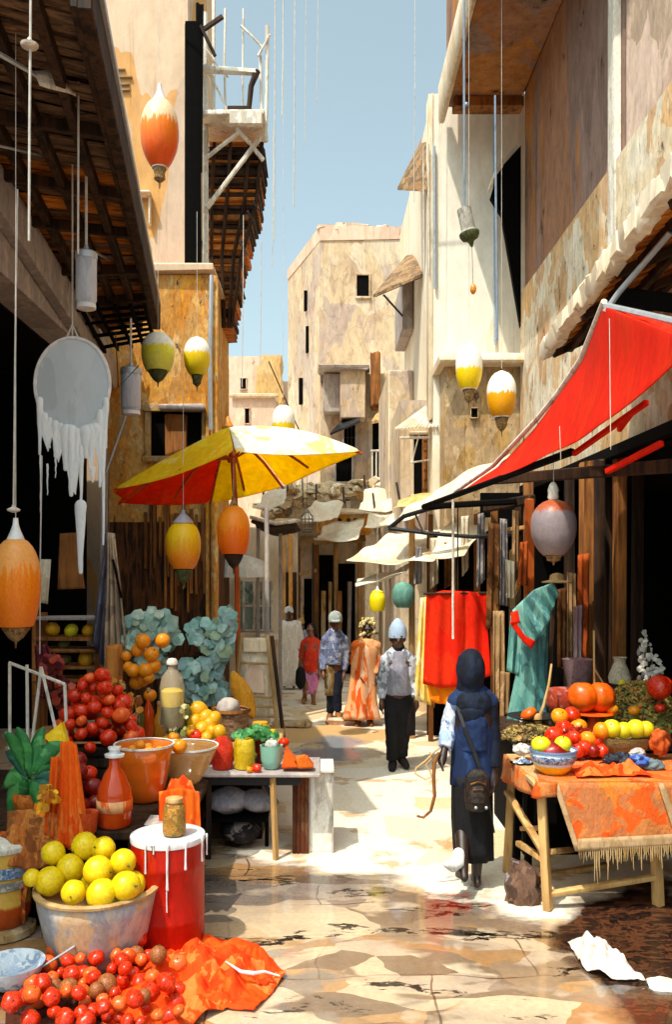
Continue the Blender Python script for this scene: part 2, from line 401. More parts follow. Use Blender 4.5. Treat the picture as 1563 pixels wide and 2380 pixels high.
# ---------------------------------------------------------------- ground
def ground_material():
    t = NT('stone_paving'); v = t.coords((1, 1, 1), warp=.35, wscale=1.3)
    tc = t.new('ShaderNodeTexCoord'); sx = t.new('ShaderNodeSeparateXYZ'); t.l(tc.outputs['Object'], sx.inputs[0])
    br = t.new('ShaderNodeTexBrick'); br.offset = .5; br.inputs['Scale'].default_value = 1; br.inputs['Mortar Size'].default_value = .008
    br.inputs['Brick Width'].default_value = 1.15; br.inputs['Row Height'].default_value = .52; br.inputs['Mortar Smooth'].default_value = .3
    mpb = t.new('ShaderNodeMapping'); t.l(tc.outputs['Object'], mpb.inputs[0]); nzb = t.new('ShaderNodeTexNoise'); nzb.inputs['Scale'].default_value = 1.6
    t.l(tc.outputs['Object'], nzb.inputs['Vector']); sb = t.new('ShaderNodeVectorMath', operation='SUBTRACT'); sb.inputs[1].default_value = (.5,)*3; t.l(nzb.outputs['Color'], sb.inputs[0])
    sc = t.new('ShaderNodeVectorMath', operation='SCALE'); sc.inputs['Scale'].default_value = .28; t.l(sb.outputs[0], sc.inputs[0])
    ad = t.new('ShaderNodeVectorMath', operation='ADD'); t.l(tc.outputs['Object'], ad.inputs[0]); t.l(sc.outputs[0], ad.inputs[1]); t.l(ad.outputs[0], br.inputs['Vector'])
    # dry sandy stone
    vo = t.vor(v, 1.6); sp = t.new('ShaderNodeSeparateColor'); t.l(vo.outputs['Color'], sp.inputs[0])
    dry = t.ramp(sp.outputs[0], ['#e6d8c2', '#e2d2ba', '#eadcc8', '#e0cdb0', '#e6dac8', '#d8be96'])
    nd = t.noise(v, 2.4, 5); k = t.ramp(nd, [(1, 1, 1, 1), (.66, .46, .28, 1)], 'LINEAR', [.56, .62]); dry = t.mix(.8, dry, t.mix(1., dry, k, 'MULTIPLY'))
    # wet patchy stone; foreground shade and pale reflections put into its tones
    v3 = t.coords((.75, 1.25, 1), warp=.45, wscale=1.6); vw = t.vor(v3, 1.6); s3 = t.new('ShaderNodeSeparateColor'); t.l(vw.outputs['Color'], s3.inputs[0])
    wet = t.ramp(s3.outputs[0], ['#c09058', '#98806c', '#dcc4a0', '#a8a09c', '#7c6454', '#ecdcc4', '#a89490', '#c08a4c', '#8c8684', '#e4ccac'])
    vsm = t.vor(v3, 3.6); s4 = t.new('ShaderNodeSeparateColor'); t.l(vsm.outputs['Color'], s4.inputs[0])
    wet2 = t.ramp(s4.outputs[1], ['#e8d8c0', '#b48854', '#a49490', '#6c5444', '#cc9a5c', '#d4c4b8', '#f0e4d0'])
    nm = t.noise(v3, 1.1, 4); wet = t.mix(t.ramp(nm, [(0, 0, 0, 1), (1, 1, 1, 1)], 'LINEAR', [.5, .54]), wet, wet2)
    nk = t.noise(t.coords((.9, 2.6, 1), warp=.6, wscale=3), 1.6, 6, .7)
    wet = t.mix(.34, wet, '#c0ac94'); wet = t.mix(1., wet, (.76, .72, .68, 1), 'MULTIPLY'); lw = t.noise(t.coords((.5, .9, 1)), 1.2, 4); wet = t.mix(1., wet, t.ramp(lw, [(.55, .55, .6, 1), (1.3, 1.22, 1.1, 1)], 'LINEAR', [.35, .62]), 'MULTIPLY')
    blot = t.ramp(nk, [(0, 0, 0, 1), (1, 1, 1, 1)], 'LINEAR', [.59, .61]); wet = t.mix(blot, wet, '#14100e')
    # mask of the wet, shade-darkened near lane; slanting ragged border
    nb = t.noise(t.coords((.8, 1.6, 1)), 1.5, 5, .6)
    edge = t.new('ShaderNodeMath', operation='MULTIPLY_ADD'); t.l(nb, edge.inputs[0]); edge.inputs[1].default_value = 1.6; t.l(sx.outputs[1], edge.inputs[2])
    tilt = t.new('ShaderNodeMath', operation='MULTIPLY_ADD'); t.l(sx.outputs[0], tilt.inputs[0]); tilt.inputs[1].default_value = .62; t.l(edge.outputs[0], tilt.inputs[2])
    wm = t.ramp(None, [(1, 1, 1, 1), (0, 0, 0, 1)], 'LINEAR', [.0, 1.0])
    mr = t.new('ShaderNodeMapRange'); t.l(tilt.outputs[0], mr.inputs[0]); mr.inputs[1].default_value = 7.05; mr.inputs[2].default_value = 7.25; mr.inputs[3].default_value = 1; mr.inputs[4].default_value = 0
    wet_shade_mask = mr.outputs[0]
    nw = t.new('ShaderNodeTexNoise'); nw.inputs['Scale'].default_value = 1.3; nw.inputs['Detail'].default_value = 5; t.l(tc.outputs['Object'], nw.inputs['Vector'])
    sw = t.new('ShaderNodeVectorMath', operation='MULTIPLY_ADD'); t.l(nw.outputs['Color'], sw.inputs[0]); sw.inputs[1].default_value = (1.5, 1.5, 0); sw.inputs[2].default_value = (-.75, -.75, 0)
    aw_ = t.new('ShaderNodeVectorMath', operation='ADD'); t.l(tc.outputs['Object'], aw_.inputs[0]); t.l(sw.outputs[0], aw_.inputs[1]); adw = aw_.outputs[0]
    # far puddle
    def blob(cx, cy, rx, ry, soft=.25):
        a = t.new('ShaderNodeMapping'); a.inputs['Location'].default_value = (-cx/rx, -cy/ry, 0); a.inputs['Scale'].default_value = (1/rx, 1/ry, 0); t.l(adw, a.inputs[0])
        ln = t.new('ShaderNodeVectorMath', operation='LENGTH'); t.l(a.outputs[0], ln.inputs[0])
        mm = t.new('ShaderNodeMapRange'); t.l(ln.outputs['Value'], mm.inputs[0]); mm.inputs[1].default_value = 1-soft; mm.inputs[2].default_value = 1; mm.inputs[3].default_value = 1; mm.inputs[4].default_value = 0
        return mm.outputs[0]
    pud = blob(.15, 10.6, .62, .95, .3); tanp = blob(.1, 11.6, 1.0, .75, .1)
    c = t.mix(tanp, dry, '#c9a06a'); c = t.mix(pud, c, '#8a9098')
    c = t.mix(wet_shade_mask, c, wet)
    shaded_earth = blob(2.55, 4.9, 1.25, 1.25, .12); dn = t.ramp(t.noise(t.coords((1.5, 3, 1), warp=.6), 2.2, 5, .7), ['#0e0a09', '#2a1a14', '#5a3420', '#1a1210', '#3c2418', '#8a8088'], 'CONSTANT', [0, .38, .48, .54, .6, .68]); c = t.mix(shaded_earth, c, dn)  # dark brown earth with table shade and grey puddle reflections painted in
    mort = t.ramp(br.outputs['Fac'], [(1, 1, 1, 1), (.3, .2, .15, 1)], 'LINEAR', [0, 1]); jb = t.ramp(t.noise(t.coords((1, 1, 1)), 1.7, 3), [(.1,)*3+(1,), (.85,)*3+(1,)], 'LINEAR', [.45, .58]); c = t.mix(t.mix(wet_shade_mask, (.10,)*3+(1,), jb), c, t.mix(1., c, mort, 'MULTIPLY'))
    nf = t.noise(t.coords((1, 1, 1)), 30, 6, .7); c = t.mix(1., c, t.ramp(nf, [(.8, .8, .8, 1), (1.05, 1.05, 1.05, 1)], 'LINEAR', [.3, .7]), 'MULTIPLY')
    t.l(c, t.p.inputs['Base Color'])
    wr = t.ramp(t.noise(t.coords((.8, 1.8, 1)), 1.8, 4), [(.03,)*3+(1,), (.30,)*3+(1,)], 'LINEAR', [.5, .66])
    rg = t.mix(wet_shade_mask, (.9,)*3+(1,), wr); rg = t.mix(pud, rg, (.06,)*3+(1,)); rg = t.mix(shaded_earth, rg, (.3,)*3+(1,)); t.l(rg, t.p.inputs['Roughness']); t.l(wet_shade_mask, t.p.inputs['Coat Weight']); t.p.inputs['Coat Roughness'].default_value = .06; t.p.inputs['Coat IOR'].default_value = 1.6
    hb = t.new('ShaderNodeMath', operation='SUBTRACT'); t.l(nf, hb.inputs[0]); t.l(br.outputs['Fac'], hb.inputs[1]); t.bump(hb.outputs[0], .22, .012)
    return t.m
mb = MB(); mb.b2(-40, 40, -8, 160, -.3, 0)
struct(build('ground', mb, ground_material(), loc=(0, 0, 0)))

# ---------------------------------------------------------------- left: near shop building with the deep opening
t = thing('shop_building', 'dark left shop front with a deep black opening under the slatted roof', 'building', (-3.6, 6, 0))
mb = MB(); mb.b2(-3.35, -3.0, 2.5, 7.6, 0, 6.6); mb.b2(-3.08, -3.0, 11.9, 12.0, 0, 6.2); mb.b2(-3.35, -3.0, 7.6, 11.75, 5.0, 6.4)
build('wall', mb, M_grey, t)
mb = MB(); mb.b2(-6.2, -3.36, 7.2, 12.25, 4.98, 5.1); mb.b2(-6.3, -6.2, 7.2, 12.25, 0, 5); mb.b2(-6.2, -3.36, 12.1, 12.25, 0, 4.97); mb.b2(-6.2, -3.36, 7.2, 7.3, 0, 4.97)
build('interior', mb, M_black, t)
mb = MB(); mb.beam((-2.93, 7, 5.75), (-2.93, 12.0, 4.95), .14, .42, .02, jit=.01)
build('lintel_beam', mb, M_grey, t)
# ---------------------------------------------------------------- slatted roof above it
t = thing('slatted_roof', 'dark slatted wooden roof jutting over the left side of the lane', 'roof', (-2.3, 6, 5.5))
def roofpt(u, v):   # u 0 outer..1 inner ; v 0 near..1 far
    o = Vector((-1.51, 5.4, 5.88)).lerp(Vector((-2.17, 11.2, 5.5)), v); i = Vector((-3.0, 5.4, 6.3)).lerp(Vector((-3.0, 11.2, 5.36)), v)
    return o.lerp(i, u)
n = 46
pl = [MB(), MB()]
for k in range(n):
    v = (k+.5)/n; a = roofpt(-.0, v); b = roofpt(1.0, v); dz = rnd(-.015, .015)
    rr = v > .40 and random.random() < .72  # orange planks put the light on the far deck into their colour
    pl[1 if rr else 0].beam(a+Vector((rnd(-.02, .02), 0, dz)), b+Vector((rnd(-.02, .02), 0, dz)), 5.8/n*rnd(.62, .9), .03, .003, jit=.006)
build('plank_deck', pl[0], M_dwoodx, t); build('lit_tone_planks', pl[1], M_rwoodx, t)
mb = MB()
mb.prism([roofpt(0, 0)+Vector((0, 0, .12)), roofpt(0, 1)+Vector((0, 0, .12)), roofpt(1, 1)+Vector((0, 0, .12)), roofpt(1, 0)+Vector((0, 0, .12))], (0, 0, .05))
build('roof_sheet', mb, M_dwood, t)
for u in (.03, .22, .47, .75, .97):
    mb = MB(); mb.beam(roofpt(u, 0)-Vector((0, 0, .09)), roofpt(u+rnd(-.03, .03), 1)-Vector((0, 0, .07)), .07, .12, .008); build('joist', mb, M_dwood, t)
for v in (.25, .42, .55, .7, .83):
    mb = MB(); mb.beam(roofpt(0, v)-Vector((0, 0, .1)), roofpt(1, v+rnd(-.02, .02))-Vector((0, 0, .12)), .06, .1, .008); build('crossbeam', mb, M_dwood, t)
mb = MB(); mb.beam(roofpt(-.01, 0), roofpt(-.01, 1.0), .1, .30, .01); build('fascia', mb, M_dwood, t)
mb = MB(); mb.beam(roofpt(-.05, 0)+Vector((-.0, 0, .17)), roofpt(-.05, 1.0)+Vector((0, 0, .17)), .05, .05, .006); build('gutter', mb, M_galv, t)
mb = MB()
for k in range(7):
    v = .80+.2*k/6.5; mb.beam(roofpt(.02, v)-Vector((0, 0, .28)), roofpt(.9-.3*(k % 2), v)-Vector((0, 0, .30)), .035, .035, .004, jit=.006)
for u in (.03, .2, .38, .6, .8): mb.beam(roofpt(u, .78)-Vector((0, 0, .30)), roofpt(u, 1)-Vector((0, 0, .32)), .04, .04, .004, jit=.006)
build('hanging_lattice', mb, M_black, t)
mb = MB(); mb.tube([W(-20, 115, 5.6), W(110, 190, 6.4), W(165, 215, 7)], .018, 6); mb.tube([W(165, 215, 7), W(215, 255, 7.3), W(240, 250, 7.4)], .02, 6); mb.tube([W(222, 587, 9), W(330, 640, 10.6)], .016, 6)
mb.tube([W(-20, 335, 7), W(180, 380, 8), W(250, 380, 8.6)], .012, 6)
build('brace_rod', mb, M_galv, t)
mb = MB(); mb.ribbon([W(78, 165, 6.2), W(120, 165, 6.3)], [W(92, 198, 6.2), W(172, 228, 6.4)], 4, 3, .05); build('torn_rag', mb, M_wpaint, t, solid=.01)

# ---------------------------------------------------------------- left: ochre building
t = thing('ochre_building', 'ochre plaster house with a dark upper window on the left of the lane', 'building', (-2.4, 12, 0))
mb = MB(); mb.b2(-3.0, -1.56, 12, 14.3, 2.9, 6.35); build('wall', mb, M_ochre, t)
mb = MB(); mb.b2(-3.0, -1.55, 12, 14.3, 0, 2.9); build('timber_ground_floor', mb, wood('streaked_timber', ['#0a0705', '#2a180c', '#6a401e', '#120b07', '#8a5a2a'], grain=7), t)
mb = MB()
for k in range(15):
    x = X(345+k*9.5+rnd(-4, 4), 12); mb.b2(x-.022, x+rnd(.0, .03), 11.95-rnd(0, .04), 11.999, 2.0+rnd(-.5, .5), 3.15+rnd(-.2, .15), .004)
build('slat_screen', mb, M_bwood, t)
mb = MB(); mb.b2(-3.05, -1.5, 11.9, 14.35, 6.35, 6.50, .03, .02); build('parapet', mb, M_pink, t)
mb = MB(); mb.b2(X(491, 11.9), X(506, 11.9), 11.86, 11.99, 0, 6.3, .02, .008); mb.b2(X(478, 11.9), X(486, 11.9), 11.9, 11.995, .5, 5.6, .01, .006); build('corner_post', mb, M_ochre, t)
mb = MB(); mb.b2(X(500, 14.25)-.02, X(531, 14.3), 14.2, 14.4, 0, 5.6, .01, .01); build('corner_pilaster', mb, patchy('bright_ochre', ['#e8962a', '#e2a850', '#d98a28', '#e8b878'], 3, (1, 1, .3)), t)
w = window_hole(t, 352, 958, 470, 1062, 12, fm=M_tan, name='window')
mb = MB(); mb.b2(X(386, 12), X(436, 12), 11.93, 11.985, Zp(1075, 12), Zp(965, 12), .01, .01); build('shutter', mb, M_bwood, w)
mb = MB(); mb.b2(X(374, 12), X(478, 12), 11.8, 11.995, Zp(957, 12), Zp(944, 12), .02, .01); build('hood', mb, M_grey, w)
mb = MB(); mb.tube([W(492, 640, 11.8), W(488, 820, 11.8), W(490, 1000, 11.8)], .03, 8); mb.tube([W(245, 1100, 11.8), W(330, 860, 11.9)], .02); build('downpipe', mb, M_galv, t)

# upper left pink house
t = thing('tall_pink_house', 'tall pink plaster house rising behind the ochre house', 'building', (-3.4, 12.9, 0))
mb = MB(); mb.b2(-7, -2.02, 12.9, 16, 0, 13); build('wall', mb, M_pink, t)
mb = MB()
for k, (y, x0, x1) in enumerate([(163, 224, 290), (181, 232, 306), (198, 238, 300), (211, 246, 300)]):
    mb.b2(X(x0, 12.85), X(x1, 12.85), 12.86, 12.899, Zp(y+2, 12.9), Zp(y-2, 12.9), .004)
build('plaster_ridge', mb, M_tan, t)
mb = MB(); mb.b2(X(345, 12.8), X(350, 12.8), 12.78, 12.9, Zp(520, 12.8), Zp(450, 12.8), .01); mb.b2(X(300, 12.8), X(352, 12.8), 12.7, 12.899, Zp(456, 12.8), Zp(448, 12.8), .02, .01)
mb.b2(X(325, 12.8), X(340, 12.8), 12.8, 12.899, Zp(553, 12.8), Zp(540, 12.8), .01)
build('ledge', mb, M_cream, t)

# black mast and white scaffold, wooden hanging balcony
t = thing('timber_mast', 'tall charred black timber mast standing beside the pink house', 'mast', W(450, 640, 12.1))
mb = MB(); mb.beam(W(450, 640, 12.1), W(448, 60, 12.1), .23, .2, .02, jit=.03); mb.beam(W(462, 400, 12.05), W(466, 10, 12.05), .08, .08, .01, jit=.02); build('post', mb, M_black, t)
mb = MB(); mb.beam(W(432, 97, 12.1), W(518, 38, 12), .05, .06, .006); mb.tube([W(466, 60, 12), W(500, 130, 12)], .025); build('spar', mb, M_dwood, t)
t = thing('scaffold', 'spindly whitewashed scaffold frame against the sky above the wooden balcony', 'scaffold', W(545, 330, 12.4))
def pole_(a, b, r, m, nm='pole'):
    mb = MB(); a = Vector(a); b = Vector(b); mid = a.lerp(b, .5)+Vector((rnd(-.02, .02), rnd(-.02, .02), 0)); mb.tube([a, mid, b], [r, r*.85, r*.95], 6); return build(nm, mb, m, t)
for (x0, y0, x1, y1, r) in [(478, 640, 476, 30, .045), (617, 330, 622, 60, .03), (497, 270, 497, 0, .028), (608, 290, 605, 130, .025), (524, 272, 524, 20, .018), (565, 270, 566, 20, .015)]:
    pole_(W(x0, y0, 12.4), W(x1, y1, 12.4), r, M_wpaint)
for (x0, y0, x1, y1, r) in [(560, 305, 478, 368, .035), (550, 300, 612, 372, .035), (606, 318, 482, 482, .04), (476, 150, 540, 285, .02), (560, 60, 610, 110, .02), (480, 115, 530, 180, .012), (600, 130, 628, 80, .02)]:
    pole_(W(x0, y0, 12.35), W(x1, y1, 12.35), r, M_wpaint, 'brace')
mb = MB(); mb.beam(W(474, 162, 12.3), W(596, 168, 12.3), .06, .07, .01, jit=.02); build('rail', mb, M_wpaint, t)
mb = MB(); mb.tube([W(598, 165, 12.3), W(584, 200, 12.3), W(578, 262, 12.3)], [.05, .04, .035], 8); build('bent_prop', mb, M_dwood, t)
mb = MB(); mb.b2(X(472, 12.4), X(618, 12.4), 12.1, 12.9, Zp(291, 12.4), Zp(281, 12.4), .01, .01); mb.b2(X(540, 12.4), X(614, 12.4), 12.0, 12.09, Zp(322, 12.4), Zp(292, 12.4), .01, .01); build('platform', mb, M_wpaint, t)
mb = MB(); mb.b2(X(532, 12.4), X(580, 12.4), 12.2, 12.4, Zp(278, 12.4), Zp(262, 12.4), .01); build('plank_box', mb, M_dwood, t)
t = thing('wooden_balcony', 'rusty brown louvred balcony tapering down under the white scaffold', 'balcony', W(540, 760, 12.8))
mbs = [MB(), MB(), MB()]
L = [(330, 486, 612), (400, 480, 606), (470, 480, 598), (600, 484, 562), (680, 505, 548), (762, 512, 538)]
def span(y):
    for a, b in zip(L, L[1:]):
        if a[0] <= y <= b[0]:
            u = (y-a[0])/(b[0]-a[0]); return a[1]+(b[1]-a[1])*u, a[2]+(b[2]-a[2])*u
y = 332
while y < 760:
    a, b = span(y); h = rnd(7, 13); mm = mbs[random.choice((0, 0, 1, 1, 2))]
    dd = 12.5+(y-330)/430*.9
    mm.b2(X(a, dd)+rnd(-.01, .01), X(b, dd)+rnd(-.03, .03), dd-rnd(0, .08), dd+.9, Zp(y+h*.8, dd), Zp(y, dd), .006, .012); y += h
for m_, mm, nm in zip((M_dwood, M_rwoodx, M_bwood), mbs, ('dark_louvres', 'rusty_louvres', 'brown_louvres')): build(nm, mm, m_, t)
mb = MB()
for q in (.1, .4, .75, .98):
    pts = [];
    for y in (330, 470, 600, 762):
        a, b = span(min(y, 761)); dd = 12.5+(y-330)/430*.9-.11; pts.append(W(a+(b-a)*q, y, dd))
    for a, b in zip(pts, pts[1:]): mb.beam(a, b, .05, .04, .005)
build('rib', mb, M_dwood, t)
mb = MB()
for (x0, y0, x1, y1) in [(585, 465, 610, 500), (575, 490, 592, 520), (556, 560, 580, 598), (470, 560, 478, 620)]: mb.tube([W(x0, y0, 12.6), W(x1, y1, 12.6)], [.02, .006], 6)
build('spike', mb, M_iron, t)

# ---------------------------------------------------------------- centre back building
t = thing('beige_tower_house', 'tall beige house with one black square window closing the end of the lane', 'building', (1, 22, 0))
mb = MB(); mb.prism([(-1.0, 25, 0), (-.06, 22, 0), (3.2, 22, 0), (3.2, 27, 0), (-1.0, 27, 0)], (0, 0, 10.7)); build('wall', mb, M_beige, t)
mb = MB(); mb.prism([(-1.02, 24.98, 0), (-.06, 21.97, 0), (3.2, 21.97, 0), (3.2, 22.3, 0), (.1, 22.3, 0), (-.7, 25, 0)], (0, 0, .32))
for v in mb.bm.verts: v.co.z += 10.7+.12*noise.noise(v.co*1.7)
for k in range(14):
    x = rnd(0, 2.6); mb.box((x, 22.1, 11.0+rnd(-.02, .06)), (rnd(.15, .5), .25, rnd(.08, .2)), None, .03, .03)
build('parapet', mb, M_rose, t)
window_hole(t, 830, 640, 858, 690, 22, fm=M_beige, name='window', lintel=False, sill=False)
window_hole(t, 760, 880, 772, 950, 22, fm=M_grey, name='window')
for (x, y, h) in [(712, 700, 45), (716, 790, 60), (700, 910, 60)]:
    mb = MB()
    d = 22+3*(HX-1-x)/80*.9; a = W(x, y, d-.06); mb.b2(a.x-.06, a.x+.06, d-.15, d-.0, a.z-h*d/F/2, a.z+h*d/F/2); build('slit_window', mb, M_black, t)
# middle lower blocks in front of it
t = thing('shuttered_house', 'lower beige house with a large black balcony opening below the tower house', 'building', (1, 19.6, 0))
mb = MB(); mb.b2(X(745, 19.6), 1.64, 19.6, 21.95, 3.3, Zp(868, 19.6)); mb.b2(X(790, 19.6), X(848, 19.6), 19.1, 19.6, Zp(975, 19.3), Zp(862, 19.3), .02); build('wall', mb, M_beige, t)
mb = MB(); mb.b2(X(752, 19.5), X(792, 19.5), 19.3, 19.6, Zp(962, 19.5), Zp(872, 19.5), .02); mb.b2(X(745, 19.4)-.05, X(858, 19.4), 18.95, 19.6, Zp(866, 19.4), Zp(856, 19.4), .03, .03); build('bay', mb, M_grey, t)
w = window_hole(t, 866, 982, 925, 1118, 19.6, fm=M_beige, name='balcony_opening')
mb = MB(); mb.b2(X(862, 19.4), X(930, 19.4), 19.15, 19.59, Zp(1128, 19.4), Zp(1119, 19.4), .02, .01)
for k in range(7): x = X(866+k*9.5, 19.2); mb.tube([(x, 19.2, Zp(1118, 19.2)), (x, 19.2, Zp(1050, 19.2))], .02, 6)
mb.tube([W(862, 1048, 19.2), W(930, 1046, 19.2)], .025, 6); build('railing', mb, M_wpaint, w)
mb = MB(); mb.prism([W(864, 985, 18.9), W(905, 920, 19.55), W(932, 900, 19.55), W(932, 975, 18.9)], (0, .0, .06)); build('awning', mb, M_lwood, w)
w = window_hole(t, 800, 985, 826, 1050, 19.6, fm=M_grey, name='window', bars=2)
mb = MB(); mb.prism([W(768, 1012, 18.9), W(812, 960, 19.5), W(836, 960, 19.5), W(838, 982, 18.9)], (0, 0, .05)); build('awning', mb, M_iron, w)
window_hole(t, 782, 1062, 818, 1120, 19.6, fm=M_grey, name='window')
mb = MB(); mb.b2(X(862, 19.1), X(884, 19.1), 19.0, 19.5, Zp(945, 19.1), Zp(820, 19.1), .03, .03); build('leaning_shutter', mb, M_bwood, t)

# far low houses at left of the lane end
t = thing('far_ochre_house', 'hazy pink and ochre house far off between the umbrella and the blue sky', 'building', (-3, 34, 0))
mb = MB(); mb.b2(-7, X(612, 34), 34, 40, 0, Zp(828, 34)); mb.b2(X(610, 34), X(675, 34), 34.5, 40, 0, Zp(880, 34)); build('wall', mb, M_rose, t)
mb = MB(); mb.prism([W(590, 960, 33.5), W(598, 850, 33.5), W(606, 850, 33.5), W(606, 825, 33.5), W(655, 825, 33.5), W(650, 850, 33.5), W(668, 960, 33.5)], (0, 2, 0)); build('tower', mb, patchy('pale_ochre', ['#dcb070', '#e2bc84', '#d0a468', '#e6c494'], 1), t)
for a in ((560, 880, 572, 905), (630, 920, 640, 945)): window_hole(t, *a, 33.4 if a[0] > 600 else 34, fm=M_rose)
t = thing('far_pink_house', 'pale pink low house behind the yellow umbrella tip', 'building', (-3, 28, 0))
mb = MB(); mb.b2(X(540, 28), X(640, 28), 28, 30, 0, Zp(925, 28)); mb.b2(-9, X(556, 28), 28.2, 30, 0, Zp(960, 28)); build('wall', mb, M_rose, t)
mb = MB(); mb.b2(X(540, 27.9)-.1, X(640, 27.9)+.1, 27.85, 28, Zp(925, 28), Zp(916, 28), .03); build('coping', mb, M_beige, t)
window_hole(t, 570, 950, 580, 985, 28, fm=M_rose)

# ---------------------------------------------------------------- right: tall white building
t = thing('white_tall_building', 'tall sunlit white building on the right with two boarded awnings', 'building', (2.4, 13, 0))
mb = MB(); mb.b2(1.66, 3.3, 12.95, 18.4, 0, 9.4); build('wall', mb, M_white, t)
mb = MB(); mb.b2(1.60, 1.66, 12.93, 13.25, 4.5, 9.4, .01, .01); build('corner_strip', mb, M_cream, t)
def side_awning(pts, name='awning', m=M_tile, rod=None):
    a = thing_part = MB(); a.prism(pts, (.0, .0, .05)); o = build(name, a, m, t)
    r = MB()
    for k in range(9):
        u = (k+.5)/9; r.beam(Vector(pts[0]).lerp(Vector(pts[3]), u)-Vector((0, 0, .015)), Vector(pts[1]).lerp(Vector(pts[2]), u)-Vector((0, 0, .015)), .03, .03, .003)
    build('slat', r, M_dwood, o)
    if rod:
        r = MB(); r.tube(rod, .018, 6); build('strut', r, M_iron, o)
    return o
side_awning([W(925, 442, 13.6), W(1003, 446, 13.0), W(1003, 330, 13.3), W(984, 322, 15.0)])
side_awning([W(868, 692, 14.4), W(984, 642, 14.2), W(985, 592, 15.4), W(945, 600, 16.2)], rod=[W(937, 735, 14.5), W(892, 685, 14.4)])
mb = MB(); mb.b2(1.45, 1.655, 15.6, 17.2, Zp(765, 15.6), Zp(640, 15.6), .02); build('oriel', mb, M_grey, t)  # grey bay paints the shade below the lower awning
mb = MB(); mb.b2(1.2, 1.655, 15.6, 18.3, 0, Zp(860, 15.6), .02); build('lower_wing', mb, M_beige, t)
mb = MB()
for (x, y0, y1) in [(1010, 340, 670), (1150, 230, 800)]: mb.tube([W(x, y0, 12.9), W(x+2, y1, 12.9)], .022, 6)
build('downpipe', mb, plain('pale_blue_pipe', '#a9b4bf', .4), t)
# lower right-hand house below the white building
t = thing('corniced_house', 'ochre and grey plastered house with a cornice behind the two white and yellow lanterns', 'building', (2.2, 12.4, 0))
mb = MB(); mb.b2(X(1034, 12.4), 3.2, 12.4, 12.9, 0, Zp(845, 12.4)); build('wall', mb, M_tan, t)
mb = MB(); mb.b2(X(1020, 12.2), 3.0, 12.1, 12.95, Zp(845, 12.2), Zp(822, 12.2), .03, .02); build('cornice', mb, M_cream, t)
window_hole(t, 1096, 950, 1110, 972, 12.4, fm=M_tan, lintel=False, sill=False)
t = thing('shuttered_annex', 'pinkish annex with a striped awning over its narrow window, left of the corniced house', 'building', (1.3, 13.6, 0))
mb = MB(); mb.b2(X(932, 13.6), X(1040, 12.9), 13.6, 15.5, 0, Zp(930, 13.6)); build('wall', mb, M_beige, t)
w = window_hole(t, 962, 1012, 1008, 1150, 13.6, fm=M_cream, name='window', shutter=(.42, 1))
mb = MB(); mb.tube([W(930, 1018, 13.2), W(1016, 1016, 13.2)], .02, 6); mb.tube([W(955, 1075, 13.3), W(1006, 1068, 13.3)], .015, 6); mb.tube([W(958, 1075, 13.3), W(975, 1010, 13.3)], .012, 6); build('rail', mb, M_wpaint, w)
aw = MB(); ar = MB()
P0, P1, P2, P3 = W(918, 1000, 12.9), W(1000, 940, 13.55), W(1030, 945, 13.55), W(1020, 992, 12.9)
for k in range(12):
    u0, u1 = k/12, (k+.78)/12
    aw.prism([P0.lerp(P3, u0)+Vector((0, 0, rnd(-.01, .01))), P1.lerp(P2, u0), P1.lerp(P2, u1), P0.lerp(P3, u1)], (0, 0, .025))
build('awning', aw, M_cream, w)

# ---------------------------------------------------------------- right: near building, oriel and roof hood
t = thing('rust_stained_building', 'near right building with a rust stained wall and an overhanging upper storey', 'building', (3.4, 9, 0))
mb = MB(); mb.b2(2.9, 5.6, 8.3, 12.3, 4.2, 12); build('wall', mb, M_rust, t)
mb = MB(); mb.b2(1.83, 2.9, 7.6, 12.7, 9.05, 12, .03); build('upper_storey', mb, M_rust, t)
mb = MB(); mb.b2(1.72, 1.80, 7.4, 12.75, 8.85, 9.4, .02, .02); build('eave_edge', mb, M_cream, t)
mb = MB(); mb.b2(1.9, 2.9, 12.35, 12.6, 8.9, 9.04, .01); mb.b2(2.0, 2.9, 9.6, 9.9, 8.95, 9.04, .01); build('floor_beam', mb, M_bwood, t)
mb = MB()
mb.prism([W(1212, 320, 12.3), W(1152, 395, 12.1), W(1150, 412, 12.1), W(1212, 338, 12.3)], (0, .5, 0)); o = build('window_hood', mb, M_cream, t)
mb = MB(); mb.prism([W(1212, 338, 12.2), W(1154, 402, 12.15), W(1150, 430, 12.15), W(1142, 458, 12.15), W(1168, 500, 12.2), W(1212, 760, 12.3)], (0, .1, 0)); build('dark_screen', mb, M_black, o)
mb = MB(); mb.b2(2.82, 2.899, 8.32, 8.5, 4.2, 12, .01); build('corner_strip', mb, M_wpaint, t)
t = thing('pink_near_building', 'smooth pink wall at the upper right edge with flaking paint', 'building', (3.4, 6, 0))
mb = MB(); mb.b2(2.93, 5.6, 3, 8.28, 4.5, 12); build('wall', mb, patchy('flaking_pink', ['#dcbcaa', '#e2c6b4', '#d9b8a4', '#d8bca8', '#e6d2c0', '#a89078'], 1.2, (1, 1, .6), smallpatch=.2), t)
w = MB(); w.b2(2.86, 2.935, 7.95, 8.25, Zp(610, 8.1), Zp(455, 8.1), .01); build('pipe_box', w, M_bwood, t)
# lit plaster skirt between the wall and the red awning
t = thing('lower_plaster_wall', 'sunlit cream and orange plaster wall slanting down behind the red awning', 'wall', (2.9, 10, 2))
mb = MB(); mb.b2(2.84, 2.90, 5.0, 12.35, 3.3, 6.2, .01); build('wall', mb, patchy('peeling_cream', ['#ecd8b8', '#d9a050', '#e8cfa8', '#f2e6d0', '#c8862e', '#dcc09c', '#e2a24a'], 1.4, (1, 1, .7), smallpatch=.4, spots=.9), t)

